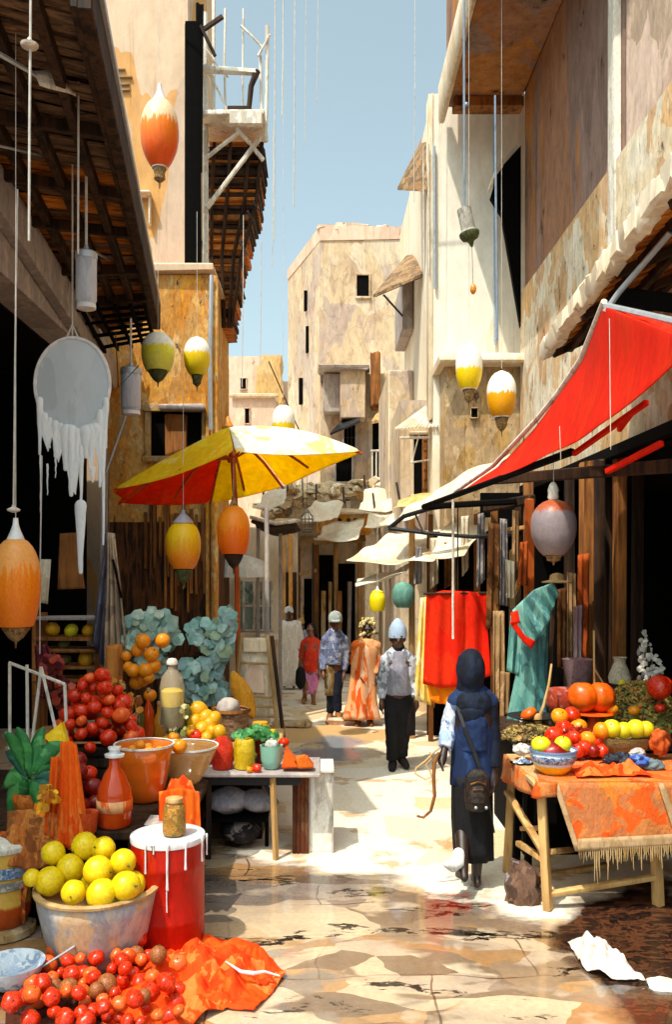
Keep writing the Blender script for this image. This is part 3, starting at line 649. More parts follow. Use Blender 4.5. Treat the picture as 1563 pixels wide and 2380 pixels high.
# boarded roof eave with orange underside
t = thing('boarded_eave', 'small boarded roof with an orange underside above the red awning', 'roof', (2.4, 6, 4.2))
def ev(u, v): return Vector((1.98, 3.8, 4.45)).lerp(Vector((1.98, 7.45, 4.12)), v).lerp(Vector((2.84, 3.8, 4.75)).lerp(Vector((2.84, 7.6, 4.5)), v), u)
m1 = MB()
for k in range(24): m1.beam(ev(0, (k+.5)/24), ev(1, (k+.5)/24), .14, .025, .003, jit=.006)
build('underside_boards', m1, wood('orange_boards', ['#5a2408', '#b5601a', '#d88a34', '#7a3a10', '#c8742a'], axis='x'), t)
m1 = MB()
for u in (.2, .5, .85): m1.beam(ev(u, 0)-Vector((0, 0, .05)), ev(u, 1)-Vector((0, 0, .05)), .05, .07, .005)
for v in (.3, .55, .75, .98): m1.beam(ev(0, v)-Vector((0, 0, .06)), ev(1, v-.03)-Vector((0, 0, .06)), .05, .06, .005)
build('batten', m1, M_dwood, t)
m1 = MB()
for k in range(26):
    v = k/26; m1.beam(ev(-.04, v)+Vector((0, 0, .03+rnd(-.02, .02))), ev(-.04, v+.05)+Vector((0, 0, .03+rnd(-.02, .02))), .1, .16, .02, jit=.015)
build('rough_edge', m1, M_cream, t)
m1 = MB(); m1.prism([ev(-.02, 0)+Vector((0, 0, .1)), ev(-.02, 1)+Vector((0, 0, .1)), ev(1, 1)+Vector((0, 0, .1)), ev(1, 0)+Vector((0, 0, .1))], (0, 0, .04)); build('roof_sheet', m1, M_tile, t)

# dark shop on the right
t = thing('market_shop', 'cavernous dark shop behind the right stall', 'shop', (3.6, 8, 0))
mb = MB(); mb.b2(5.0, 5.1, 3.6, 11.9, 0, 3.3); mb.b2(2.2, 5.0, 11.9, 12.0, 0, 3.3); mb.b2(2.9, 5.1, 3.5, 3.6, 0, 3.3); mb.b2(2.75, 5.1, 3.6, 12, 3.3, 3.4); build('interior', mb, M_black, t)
for (px, d, w_, m_) in [(1232, 9.3, .10, M_bwood), (1440, 8.3, .16, M_bwood), (1362, 8.6, .2, M_bwood), (1392, 8.4, .06, M_dwood), (1480, 8.6, .12, M_dwood), (1415, 8.9, .1, M_dwood), (1325, 9.5, .12, M_dwood)]:
    mb = MB(); x = X(px, d); mb.beam((x, d, 0), (x+rnd(-.02, .02), d, 3.3), w_, .09, .01, jit=.012); build('post', mb, m_, t)
mb = MB(); mb.beam(W(1150, 1115, 9.0), W(1600, 1080, 6.0), .07, .1, .01); mb.beam(W(1130, 1180, 9.8), W(1240, 1160, 9.2), .1, .1, .01); build('lintel', mb, M_dwood, t)

# red awning
t = thing('red_awning', 'bright red canvas awning sagging down from the upper right over the stall', 'awning', (1.8, 6.5, 3.2))
TOP = [W(1410, 712, 5.8), W(1355, 845, 6.5), W(1300, 925, 6.95), W(1250, 985, 7.4), W(1150, 1090, 8.4), W(1062, 1150, 9.3)]
LOW = [W(1640, 800, 4.1), W(1543, 880, 4.6), W(1440, 962, 5.2), W(1330, 1037, 6.1), W(1230, 1085, 7.1), W(1150, 1112, 7.9), W(1062, 1151, 9.28)]
LOW0 = [W(1640, 800, 4.1), W(1543, 880, 4.6), W(1440, 962, 5.2), W(1330, 1037, 6.1), W(1150, 1112, 7.9), W(1062, 1151, 9.28)]
T2 = [W(1640, 770, 4.6)]
M_redc = cloth('red_canvas', ['#f02408', '#e81e06', '#f42c0c', '#e42408', '#f0360c'], 2.2, .7, transl=.25)
mb = MB(); A_ = resample(TOP, 20); B_ = resample(LOW0, 20); A_[0] = A_[0]
mb.ribbon(A_, B_, 28, 8, .05, 1.3, sag=.0)
build('canvas', mb, M_redc, t, solid=.008, sub=1)
mb = MB(); mb.ribbon([W(1410, 712, 5.8), W(1640, 765, 4.3)], [W(1410, 713, 5.8), W(1640, 801, 4.1)], 8, 4, .02); build('canvas_corner', mb, M_redc, t, solid=.008)
mb = MB(); mb.tube([p+Vector((-.015, -.01, .03)) for p in TOP], .022, 8); build('piping', mb, M_wpaint, t)
mb = MB(); mb.tube([W(1408, 725, 5.75), W(1440, 680, 5.7), W(1560, 540, 5.3)], .02, 8); mb.tube([W(1410, 712, 5.8), W(1640, 765, 4.3)], .025, 8); build('support_rod', mb, M_galv, t)
mb = MB(); mb.beam(W(1445, 690, 5.9), W(1650, 715, 5.2), .09, .12, .01); build('dark_gap_strip', mb, M_black, t)  # black strip added for the dark gap above the red canvas
for (a, b) in [(W(1335, 1055, 6.3), W(1505, 935, 5.3)), (W(1412, 1096, 5.6), W(1540, 1030, 5.1)), (W(1440, 1000, 6.4), W(1470, 960, 6.2))]:
    mb = MB(); mb.beam(a, b, .035, .035, .004); build('red_spar', mb, M_redc, t)
mb = MB(); mb.tube([W(985, 1178, 9.6), W(1130, 1125, 8.2), W(1330, 1050, 6.3)], .03, 6); mb.tube([W(985, 1178, 9.6), W(1200, 1165, 9.2)], .035, 6); build('frame_pole', mb, M_black, t)
mb = MB(); mb.tube([W(1054, 1150, 9.2), W(1054, 1485, 9.2)], .013, 8); build('white_pole', mb, M_wpaint, t)
# ---------------------------------------------------------------- lanterns and things that hang
G_LAN = 'hanging glass lanterns'
M_wc = plain('white_enamel', '#e8e8ea', .35, coat=.3); M_mossy = patchy('mossy_metal', ['#5a6a3c', '#7a7a40', '#4a4a34', '#3a3428'], 30, (1, 1, 1)); M_brass = patchy('old_brass', ['#8a6a3c', '#b8905a', '#6a4a2c', '#c8a878'], 30, (1, 1, 1))
M_cord = plain('pale_cord', '#cfcac2', .8); M_dcord = plain('dark_cord', '#4a4440', .8); M_bluecord = plain('blue_grey_rod', '#7f92a8', .5)
def egg(r, h, top=.25, bot=.38, n=18, p=2.2):
    p *= 1.18; bot = min(.8, bot*1.18)
    """profile of an egg shade, z from 0 (cut bottom) to h"""
    pr = []
    for k in range(n+1):
        t = k/n; z = t
        c = .54
        if z < c: q = (c-z)/c; rr = 1-(1-bot)*(q**p)
        else: q = (z-c)/(1-c); rr = math.sqrt(max(0, 1-q**2.1))
        if z > c: rr = max(rr, top*(1 if k < n else .55))
        pr.append((r*rr, h*z))
    return pr
def lantern(cx, top, bot, w, d, mat, label, cap=None, base=None, cord=True, capr=.32, baseh=.28, rim=None, basem=None, ctop=None, tp=.22, bt=.4, p=2.2, name='lantern', group=G_LAN, cordm=None, n=24):
    s = d/F; r = w*s/2; h = (bot-top)*s; b = W(cx, bot, d)
    t = thing(name, label, 'lantern', b, group)
    mb = MB(); mb.lathe(egg(r, h, tp, bt, p=p), b, n, wob=.02, seed=cx); build('shade', mb, mat, t)
    if cap:
        mb = MB(); mb.lathe([(r*capr*1.25, h*.93), (r*capr*1.1, h*.97), (r*capr*.55, h*1.08), (r*.12, h*1.13), (r*.1, h*1.2)], b, 16); build('cap', mb, cap, t)
    if rim:
        mb = MB(); mb.lathe([(r*bt*1.15, -h*.01), (r*bt*1.22, h*.01), (r*bt*1.22, h*.035), (r*bt*1.1, h*.06)], b, 20); build('rim', mb, rim, t)
    if base:
        mb = MB(); mb.lathe([(r*.03, -h*baseh*1.5), (r*.05, -h*baseh*1.1), (r*.3, -h*baseh*.8), (r*bt*.75, -h*baseh*.45), (r*bt*.98, -h*.02), (r*bt*.9, 0)], b, 14, wob=.12, seed=cx); build('finial', mb, base, t)
    if cord:
        mb = MB(); zt = ctop if ctop else 10.4; mb.tube([b+Vector((0, 0, h*1.05)), Vector((b.x, b.y, zt))], .0028, 5); build('cord', mb, cordm or M_cord, t)
    return t
M_l1 = twotone('cream_and_orange_glass', '#e8c9a0', '#f08210', .62, .2, low='#e2520a', tex=30)
M_l2 = twotone('white_and_olive_glass', '#fbf8ea', '#f0ea30', .6, .12, tex=12, low='#e4e060')
M_l3 = twotone('white_and_yellow_glass', '#fbf8ee', '#ffdc10', .55, .12, low='#e0c818')
M_l5 = twotone('white_over_yellow_glass', '#f8f5ec', '#f6d212', .44, .12)
M_l6 = twotone('white_over_amber_glass', '#faf7f0', '#f2a808', .5, .12, low='#e89a10')
M_l7 = twotone('yellow_glass', '#f0c010', '#eab416', .6, .3, low='#e8821a')
M_l8 = twotone('orange_paper', '#f28a14', '#ee7408', .5, .3, low='#e2600a')
M_l9 = twotone('orange_ribbed_glass', '#eda050', '#f4850c', .62, .3, low='#e8740c')
M_l10 = twotone('bright_yellow_glass', '#f8e020', '#f4d80c', .5, .3)
lantern(371, 228, 390, 88, 9, M_l1, 'tall cream and orange glass lantern hanging in front of the pink house', M_wc, M_brass, baseh=.2, rim=M_wc, cord=True, tp=.3, bt=.36)
lantern(367, 772, 862, 76, 10.5, M_l2, 'olive green lantern with a white top beside the slatted roof', None, M_mossy, ctop=6.2, bt=.62)
lantern(458, 783, 872, 62, 10.5, M_l3, 'yellow lantern with a white top in front of the ochre wall', None, M_mossy, ctop=6.6, bt=.45)
lantern(659, 940, 1022, 54, 11, M_l5, 'small white and yellow lantern peeping over the top of the umbrella', M_brass, M_brass, ctop=10.2, bt=.7)
lantern(1091, 800, 905, 62, 9.5, M_l5, 'white and yellow lantern, left one of the pair before the corniced house', None, M_brass, rim=M_wc, ctop=8.6, bt=.5)
lantern(1167, 862, 970, 68, 9.5, M_l6, 'white and amber lantern, right one of the pair before the corniced house', None, M_brass, rim=M_wc, ctop=8.7, bt=.5)
lantern(426, 1208, 1322, 82, 8.0, M_l7, 'yellow lantern with a green tip hanging under the left side of the umbrella', plain('lilac_cap', '#a8a4b8', .5), M_mossy, ctop=3.9, bt=.5, capr=.5)
lantern(543, 1176, 1288, 76, 7.9, M_l8, 'orange paper lantern hanging beneath the hub of the umbrella', M_brass, M_dwood, ctop=3.25, bt=.62, p=2.6, tp=.55)
lantern(36, 1246, 1456, 112, 6, M_l9, 'large orange ribbed lantern cut by the left edge of the picture', M_wc, M_brass, ctop=6.0, bt=.6, baseh=.16)
lantern(878, 1372, 1420, 38, 11.0, M_l10, 'small bright yellow lantern hanging over the man in the blue cap', M_wc, None, ctop=3.2, bt=.75, tp=.7)
M_grn = patchy('sea_green_paper', ['#5f9084', '#6fa090', '#7cae98', '#548274'], 8, (1, 1, .4), fine=.1)
lantern(938, 1352, 1412, 52, 10.8, M_grn, 'round sea green paper lantern to the right of the small yellow one', None, None, ctop=3.1, bt=.5, p=2)
lantern(1288, 1160, 1290, 104, 6.8, twotone('rust_and_grey_glass', '#a8502c', '#8a7c80', .78, .12, tex=10), 'big dusty grey glass globe with a rusty top hanging in the right shop', None, M_brass, ctop=3.25, bt=.4, baseh=.12, rim=M_brass)
t = [o for o in bpy.data.objects if o.get('label', '').startswith('big dusty')][0]
mb = MB(); b = W(1287, 1162, 6.8); mb.lathe([(.035, 0), (.045, .02), (.04, .05), (.045, .08), (.03, .12), (.015, .14)], b, 12); build('socket', mb, M_wpaint, t)

def can_lamp(cx, top, bot, w, d, label, ctop, tilt=0):
    s = d/F; r = w*s/2; h = (bot-top)*s; b = W(cx, bot, d); t = thing('can_lamp', label, 'lamp', b)
    mb = MB(); mb.lathe([(r*.86, 0), (r*.9, h*.01), (r*.9, h*.1), (r*.97, h*.12), (r, h*.14), (r, h*.9), (r*.97, h*.91)], b, 24); build('shade', mb, patchy('dull_white_metal', ['#b8bcc6', '#a8aeb8', '#cfd2d8', '#c4c6d0'], 5, (1, 1, .2), .4, .06), t)
    mb = MB(); mb.lathe([(r*1.06, h*.86), (r*1.06, h*.97), (r*.9, h*1.0), (r*.25, h*1.02), (r*.2, h*1.1), (r*.06, h*1.14)], b, 24); build('collar', mb, M_galv, t)
    mb = MB(); mb.lathe([(r*.8, -h*.03), (r*.93, -h*.02), (r*.93, h*.05), (r*.9, h*.06)], b, 24); build('rim', mb, M_wc, t)
    mb = MB(); mb.tube([b+Vector((0, 0, h*1.1)), Vector((b.x, b.y, ctop))], .012, 6); build('rod', mb, M_cord, t)
    return t
can_lamp(200, 585, 715, 48, 7.5, 'white cylindrical metal lamp hanging under the slatted roof', 5.75)
can_lamp(304, 855, 962, 46, 9.5, 'lilac white cylindrical lamp hanging beside the melting mirror', 5.0)
# tilted lamp on the long blue rod
b = W(1092, 545, 9.5); t = thing('bell_lamp', 'grey metal lamp with a mossy rim on a long blue rod before the white building', 'lamp', b)
rot = Matrix.Rotation(R(-12), 3, 'Y')
mb = MB(); mb.lathe([(.105, 0), (.11, .02), (.085, .045), (.08, .06), (.08, .28), (.075, .29)], b, 18, rot=rot); build('shade', mb, patchy('scuffed_grey', ['#9a948c', '#8a8478', '#b0a89c', '#6a6458'], 12), t)
mb = MB(); mb.lathe([(.012, -.14), (.03, -.09), (.05, -.06), (.09, -.05), (.11, -.01), (.112, .015)], b, 18, rot=rot); build('rim', mb, M_mossy, t)
mb = MB(); top = b+Vector((-.055, 0, .28)); mb.tube([top, Vector((top.x-.005, top.y, 8.99))], .013, 6); mb.ball(W(1085, 243, 9.5), .03, 1); build('rod', mb, M_bluecord, t)
b = W(1101, 672, 9.5); t = thing('pendant', 'tiny orange drop pendant on a thread below the grey bell lamp', 'pendant', b)
mb = MB(); mb.ball(b, (.035, .035, .06), 2); build('drop', mb, plain('orange_glass', '#e8902a', .3), t)
mb = MB(); mb.tube([b, W(1098, 570, 9.5)], .003, 5); build('thread', mb, M_dcord, t)
mb = MB(); mb.tube([W(1152, 222, 9.3), W(1154, 500, 9.3), W(1157, 790, 9.3)], .012, 6); tag(build('hanging_rod', mb, M_bluecord), 'long pale blue rod hanging straight down before the white building', 'rod')

# melting mirror
c = W(168, 893, 7.6); rx = 87*7.6/F; rz = 108*7.6/F
t = thing('mirror', 'big oval grey mirror with thick white paint dripping down from its lower edge', 'mirror', c)
mb = MB(); n = 48
pts = [c+Vector((math.cos(2*math.pi*k/n)*rx, 0, math.sin(2*math.pi*k/n)*rz)) for k in range(n)]
mb.prism(pts, (0, .03, 0)); build('plate', mb, patchy('clouded_mirror', ['#c4ccd2', '#ccd4da', '#bac2c8', '#d6dce2', '#d0d8de'], 1.4, (1, 1, .3), .3, .03, bump=.05, metal=.15), t)
mb = MB(); ring = [c+Vector((math.cos(2*math.pi*k/n)*rx*1.0, -.004, math.sin(2*math.pi*k/n)*rz*1.0)) for k in range(n+1)]; mb.tube(ring, .016, 6, cap=False); build('rim', mb, M_wc, t)
M_drip = patchy('wet_white_paint', ['#eef2f4', '#e0e8ec', '#f6f8f8', '#e8eef2'], 4, (1, 1, .2), .25, .04, bump=.1)
random.seed(21)
for (px, y0, y1, w_) in [(92, 930, 1055, 9), (104, 965, 1010, 8), (115, 975, 1040, 6), (128, 985, 1060, 10), (140, 990, 1035, 8), (152, 1000, 1090, 16), (165, 1000, 1150, 15), (178, 1005, 1110, 12), (188, 1040, 1175, 8), (200, 1005, 1060, 20), (212, 1000, 1085, 16), (222, 995, 1030, 14), (232, 960, 1130, 10), (240, 960, 1265, 7), (246, 930, 1040, 8), (187, 1175, 1330, 15), (94, 1060, 1200, 3), (110, 1080, 1150, 3), (215, 1090, 1120, 7), (129, 1060, 1110, 3)]:
    d = 7.58; s = d/F; mb = MB(); k = 9; pp = []; rr = []
    for i in range(k+1):
        u = i/k; y = y0+(y1-y0)*u; pp.append(W(px+rnd(-.8, .8), y, d)); rr.append(w_*s*.5*1.45*((1.3-.95*u) if u < .85 else .55))
    rr[-1] *= .8; mb.tube(pp, rr, 8, round_=True)
    for v in mb.bm.verts: v.co.y = d+(v.co.y-d)*.5
    build('paint_drip', mb, M_drip, t)
mb = MB(); mb.prism([W(92, 950, 7.59), W(98, 1010, 7.59), W(112, 1050, 7.59), W(122, 1015, 7.59), W(136, 1075, 7.59), W(148, 1040, 7.59), W(163, 1130, 7.59), W(176, 1150, 7.59), W(186, 1075, 7.59), W(200, 1045, 7.59), W(212, 1095, 7.59), W(222, 1030, 7.59), W(236, 1110, 7.59), W(246, 1000, 7.59), W(250, 925, 7.59), W(225, 985, 7.59), W(168, 1002, 7.59), W(115, 985, 7.59)], (0, -.02, 0)); build('paint_skin', mb, M_drip, t)
mb = MB(); mb.tube([c+Vector((0, 0, rz)), Vector((c.x, c.y, 5.8))], .008, 5); mb.tube([c+Vector((.05, 0, rz)), c+Vector((0, 0, rz+.12)), c+Vector((-.05, 0, rz))], .01, 5); build('hanger', mb, M_cord, t)

# loose rods and cords
M_rodw = M_cord
def cordt(pts, r, m, label, cat='cord', name='rope', beads=()):
    t = thing(name, label, cat, Vector(pts[-1])); mb = MB(); mb.tube(pts, r, 6); build('line', mb, m, t)
    for p, br in beads:
        mb = MB(); mb.lathe([(br*.2, br), (br*.4, br*.5), (br*1.2, br*.1), (br*1.1, -br*.2), (br*.3, -br*.5)], p, 12); build('bead', mb, M_wpaint, t)
    return t
cordt([W(71, -30, 5.2), W(68, 300, 5.2), W(67, 560, 5.2)], .008, M_rodw, 'thick pale cord with a small disc on it at the upper left', beads=[(W(68, 105, 5.2), .045)])
cordt([W(184, 20, 6.6), W(182, 200, 6.6), W(181, 590, 6.6)], .008, M_rodw, 'pale cord falling from the slatted roof beside the cylindrical lamp')
cordt([W(40, 440, 6.2), W(36, 700, 6.2), W(31, 1180, 6.2)], .007, M_rodw, 'long cord in the dark shop ending above the large orange lantern', beads=[(W(31, 1185, 6.2), .04)])
cordt([W(97, 1060, 6.6), W(93, 1300, 6.6), W(92, 1520, 6.6)], .005, M_rodw, 'thin cord dangling right of the large orange lantern')
for i, (px, y0, y1, d) in enumerate([(640, -20, 560, 11.5), (659, -20, 270, 11.5), (686, -20, 480, 11.5), (712, -20, 330, 11.8), (566, 500, 900, 11.2), (608, 560, 850, 11.2), (636, 300, 620, 11.2), (966, -20, 470, 12.2), (740, -20, 250, 12.2)]):
    nm = ['fine pale cord above the lane nearest to the scaffold', 'shortest fine cord hanging beside the scaffold top', 'fine cord hanging left of the tower house', 'fine cord in the sky over the tower house roof corner', 'fine cord trailing below the wooden balcony', 'fine cord above the white and yellow lantern behind the umbrella', 'fine cord right of the wooden balcony', 'fine cord left of the white tall building', 'fine cord high in the middle of the sky'][i]
    cordt([W(px, y0, d), W(px-1, (y0+y1)/2, d), W(px-3, y1, d)], .008 if i < 3 else .005, M_rodw, nm)
cordt([W(625, 840, 14), W(700, 1010, 14), W(705, 1180, 14)], .01, M_dcord, 'dark cable sagging from the far tower down past the lantern over the umbrella', 'cable', 'cable')
for (px, y0, y1, lb) in [(985, 340, 640, 'white plumb cord hanging from the upper boarded awning'), (997, 335, 640, 'second white cord beside the wall of the tall building')]:
    cordt([W(px, y0, 12.9), W(px+1, y1, 12.9)], .009, M_wpaint, lb)
for (px, y0, y1, d, lb) in [(1418, 740, 1045, 5.1, 'beaded white thread hanging in front of the red awning at the far right'), (1302, 990, 1070, 6.1, 'short white thread at the lower edge of the red awning')]:
    cordt([W(px, y0, d), W(px+3, y1, d)], .0022, M_wpaint, lb)
for i, (d, z, lb) in enumerate([(9.5, 10.35, 'black overhead cable across the lane nearest the camera'), (11.5, 10.6, 'black overhead cable crossing above the wooden balcony'), (8.2, 9.6, 'overhead cable above the red awning end of the lane')]):
    cordt([Vector((-2.6, d, z+.1)), Vector((-.4, d, z-.12)), Vector((2.4, d, z+.05))], .012, M_dcord, lb, 'cable', 'cable')
# birdcage
b = W(714, 1236, 13.5); t = thing('birdcage', 'small wire birdcage hanging over the far stalls', 'birdcage', b)
mb = MB(); r = .1
for k in range(10):
    a = 2*math.pi*k/10; mb.tube([b+Vector((math.cos(a)*r*(.75 if z in (0,) else .4 if z > .27 else 1), math.sin(a)*r*(.75 if z in (0,) else .4 if z > .27 else 1), z)) for z in (0, .08, .16, .24, .3)], .005, 4)
for z in (.04, .12, .2): mb.tube([b+Vector((math.cos(2*math.pi*k/16)*r, math.sin(2*math.pi*k/16)*r, z)) for k in range(17)], .005, 4, cap=False)
build('wires', mb, M_dcord, t)
mb = MB(); mb.lathe([(.075, -.01), (.08, 0), (.075, .01)], b, 16); build('floor', mb, M_dcord, t); mb = MB(); mb.lathe([(.05, .3), (.03, .34), (.01, .36)], b, 12); mb.tube([b+Vector((0, 0, .35)), b+Vector((0, 0, 1.0))], .004, 4); build('cap', mb, M_dcord, t)

# ---------------------------------------------------------------- yellow umbrella
hub = W(540, 996, 8.6); t = thing('market_umbrella', 'large yellow market umbrella with an orange red shaded underside', 'umbrella', Vector((hub.x, hub.y, 0)))
apex = W(530, 992, 8.4)
corners = [W(255, 1140, 8.2), W(545, 1050, 7.55), W(852, 1050, 8.3), W(662, 1132, 9.5), W(488, 1170, 9.7), W(268, 1170, 8.9)]
BULGE = [.02, .03, .10, .06, .05, .02]
mbY = MB(); mbR = MB()
NR = 10; n = len(corners)
def panel(mb, a, b, ba, bb):
    g = []
    for i in range(NR+1):
        u = i/NR; pa = apex.lerp(a, u)+Vector((0, 0, ba*math.sin(math.pi*u))); pb = apex.lerp(b, u)+Vector((0, 0, bb*math.sin(math.pi*u)))
        row = []
        for j in range(9):
            v = j/8; p = pa.lerp(pb, v); sag = u*math.sin(math.pi*v)
            p += (Vector((apex.x, apex.y, p.z))-p)*.09*sag-Vector((0, 0, .03*sag)); row.append(mb.bm.verts.new(p))
        g.append(row)
    for i in range(NR):
        for j in range(8): mb.bm.faces.new((g[i][j], g[i+1][j], g[i+1][j+1], g[i][j+1]))
M_uy = cloth('yellow_canvas', ['#ffdc14', '#fdd60c', '#ffe224', '#fcd20a'], 1.5, .7, transl=.8)
M_uyt = cloth('golden_canvas', ['#fcd018', '#f8c410', '#ffdc30', '#f4b820', '#f8e48c'], 2.2, .7, transl=.35)
M_uw = cloth('bleached_yellow_canvas', ['#fbf6e4', '#f8ecb8', '#fffaf0', '#f8d828', '#f6eedc'], 2.0, .7, transl=.35)
M_ur = cloth('red_orange_canvas', ['#ff5a10', '#ff4e0a', '#ff6a16', '#fc480a'], 1.5, .7, transl=.8)
mats = [M_uyt, M_uw, M_uy, M_uy, M_ur, M_ur]
for k in range(n):
    mb = MB(); panel(mb, corners[k], corners[(k+1) % n], BULGE[k], BULGE[(k+1) % n]); bmesh.ops.remove_doubles(mb.bm, verts=mb.bm.verts, dist=1e-4)
    build('canopy_panel', mb, mats[k], t, solid=.006, sub=1, smooth=80)
mb = MB(); mb.lathe([(.05, -.03), (.06, 0), (.03, .05), (.012, .1)], apex+Vector((0, 0, .0)), 12); build('finial', mb, plain('orange_knob', '#d8861a', .5), t)
M_rib = wood('red_brown_rib', ['#7a2c08', '#b8521a', '#c8621c'], grain=20)
hubp = W(541, 1068, 8.5)
for k in range(n):
    for tt in (0, .5):
        c_ = corners[k].lerp(corners[(k+1) % n], tt); pp = []
        for u in (.05, .3, .6, .84 if tt else .97): pp.append(apex.lerp(c_, u)+Vector((0, 0, (BULGE[k]*(1-tt)+BULGE[(k+1) % n]*tt)*math.sin(math.pi*u)-.035-(.05 if tt else 0)*u)))
        mb = MB(); mb.tube(pp, .014, 6); r_ = build('rib', mb, M_rib, t)
        mb = MB(); mb.tube([hubp, pp[1].lerp(pp[2], .2)], .01, 5); build('stretcher', mb, M_rib, r_)
mb = MB(); mb.tube([apex-Vector((0, 0, .02)), hubp, W(548, 1180, 8.45), Vector((X(558, 8.4), 8.4, .02))], .024, 10); build('pole', mb, M_rib, t)
mb = MB(); mb.lathe([(.05, -.03), (.055, 0), (.04, .05)], hubp, 12); build('hub', mb, M_rib, t)
mb = MB(); mb.lathe([(.12, 0), (.12, .03), (.04, .05), (.03, .12)], Vector((X(558, 8.4), 8.4, 0.001)), 20); build('base', mb, M_iron, t)
# far white umbrella
b = W(556, 1290, 14); t = thing('white_umbrella', 'pale white umbrella far behind the orange paper lantern', 'umbrella', Vector((b.x, b.y, 0)))
mb = MB(); r = .52; g = []
mb.lathe([(r*1.0, -.36), (r*.93, -.22), (r*.75, -.09), (r*.4, -.02), (.03, .02)], b, 10); build('canopy', mb, cloth('white_canvas', ['#efe8de', '#e4dcd2', '#f4f0e8', '#dcd6d0'], 3, transl=.2), t, smooth=15)
mb = MB(); mb.tube([b, Vector((b.x, b.y, 0.01))], .02, 8); build('pole', mb, M_lwood, t)

# ---------------------------------------------------------------- people
def SK(c): return plain('skin_'+c.strip('#'), c, .5, var=.08, sss=.05)
def person(label, d, J, H, clothes, skin='#3a2218', back=False, yaw=0, group=None, hands=True, voxel=.009, finger_curl=.5):
    """J: joints in picture pixels (x, y[, depth offset m]); H head height in px"""
    s = d/F
    def P(k):
        v = J[k]; return W(v[0], v[1], d)+Vector((0, v[2] if len(v) > 2 else 0, 0))
    root = thing('person', label, 'person', Vector((W(*J['pel'][:2], d).x, d, 0)), group)
    f = 1 if back else -1                         # y direction the person faces
    u = H*s/.235; body = MB()
    hd = P('head'); nk = P('neck'); pel = P('pel')
    body.tube([pel+Vector((0, 0, -.02*u)), pel.lerp(nk, .35), pel.lerp(nk, .75), nk-Vector((0, 0, .05*u))], [.135*u, .125*u, .15*u, .1*u], 16, round_=True)
    for v in body.bm.verts: v.co.y = d+(v.co.y-d)*.72
    body.tube([nk-Vector((0, 0, .08*u)), hd-Vector((0, 0, .03*u))], [.062*u, .055*u], 12, round_=True)
    body.ball(hd+Vector((0, -f*.01*u, .015*u)), (.076*u, .096*u, .105*u), 3)
    body.ball(hd+Vector((0, f*.03*u, -.06*u)), (.055*u, .06*u, .055*u), 2)
    fy = hd+Vector((0, f*.088*u, 0))
    body.tube([fy+Vector((0, -f*.008*u, .02*u)), fy+Vector((0, f*.014*u, -.025*u))], [.010*u, .017*u], 8, round_=True)
    body.tube([fy+Vector((-.04*u, -f*.006*u, .028*u)), fy+Vector((.04*u, -f*.006*u, .028*u))], [.012*u, .012*u], 8, round_=True)
    body.tube([fy+Vector((-.022*u, -f*.004*u, -.052*u)), fy+Vector((.022*u, -f*.004*u, -.052*u))], [.011*u, .011*u], 8, round_=True)
    for sx in (-1, 1): body.ball(hd+Vector((sx*.078*u, 0, -.005*u)), (.012*u, .022*u, .032*u), 2)
    for a in ('L', 'R'):
        sh, el, wr = P('sh'+a), P('el'+a), P('wr'+a)
        body.tube([nk-Vector((0, 0, .06*u)), sh], [.06*u, .055*u], 12, round_=True)
        body.tube([sh, sh.lerp(el, .5), el, el.lerp(wr, .4), wr], [.052*u, .046*u, .038*u, .037*u, .026*u], 12, round_=True)
        hv = (wr-el).normalized(); side = Vector((1 if sh.x < nk.x else -1, 0, 0)); fw = Vector((0, f, 0))
        pm = wr+hv*.05*u
        body.tube([wr, pm+fw*.002, wr+hv*.085*u], [.025*u, .032*u, .03*u], 10, round_=True)
        if hands:
            for q in range(4):
                o = (q-1.5)*.018*u; L_ = [.062, .072, .068, .052][q]*u
                a0 = wr+hv*.09*u+fw*o; a1 = a0+hv*L_*.5+side*.008*u*finger_curl*2; a2 = a1+hv*L_*.42+side*.028*u*finger_curl
                body.tube([a0, a1, a2], [.0095*u, .009*u, .0075*u], 7, round_=True)
            t0 = wr+hv*.035*u+fw*.024*u; body.tube([t0, t0+hv*.03*u+fw*.022*u, t0+hv*.058*u+fw*.026*u+side*.01*u], [.012*u, .011*u, .009*u], 7, round_=True)
        hp, kn, an, to = P('hp'+a), P('kn'+a), P('an'+a), P('to'+a)
        body.tube([hp, hp.lerp(kn, .5), kn, kn.lerp(an, .35), an], [.085*u, .072*u, .052*u, .05*u, .034*u], 12, round_=True)
        body.tube([an-Vector((0, 0, .0)), an.lerp(to, .5)-Vector((0, 0, .01*u)), to], [.036*u, .036*u, .026*u], 10, round_=True)
        body.tube([an, an+Vector((0, -f*.04*u, -.04*u))], [.032*u, .03*u], 8, round_=True)
    build('body', body, SK(skin), root, remesh=voxel*max(1, u), smooth=180)
    for cl in clothes: cl(root, P, u, f, s, d)
    return root
def capsule_cloth(name, segs, m, disp=.02, vox=.014, dscale=.07, flat=1.0):
    def fn(root, P, u, f, s, d):
        mb = MB()
        for (pts, rad, *o) in segs:
            pp = [(P(p) if isinstance(p, str) else P(p[0]).lerp(P(p[1]), p[2])) for p in pts]
            mb.tube(pp, [r*u for r in rad], 14, round_=bool(o and o[0]))
        build(name, mb, m, root, remesh=vox*max(1, u*.9), disp=disp, dscale=dscale)
    return fn
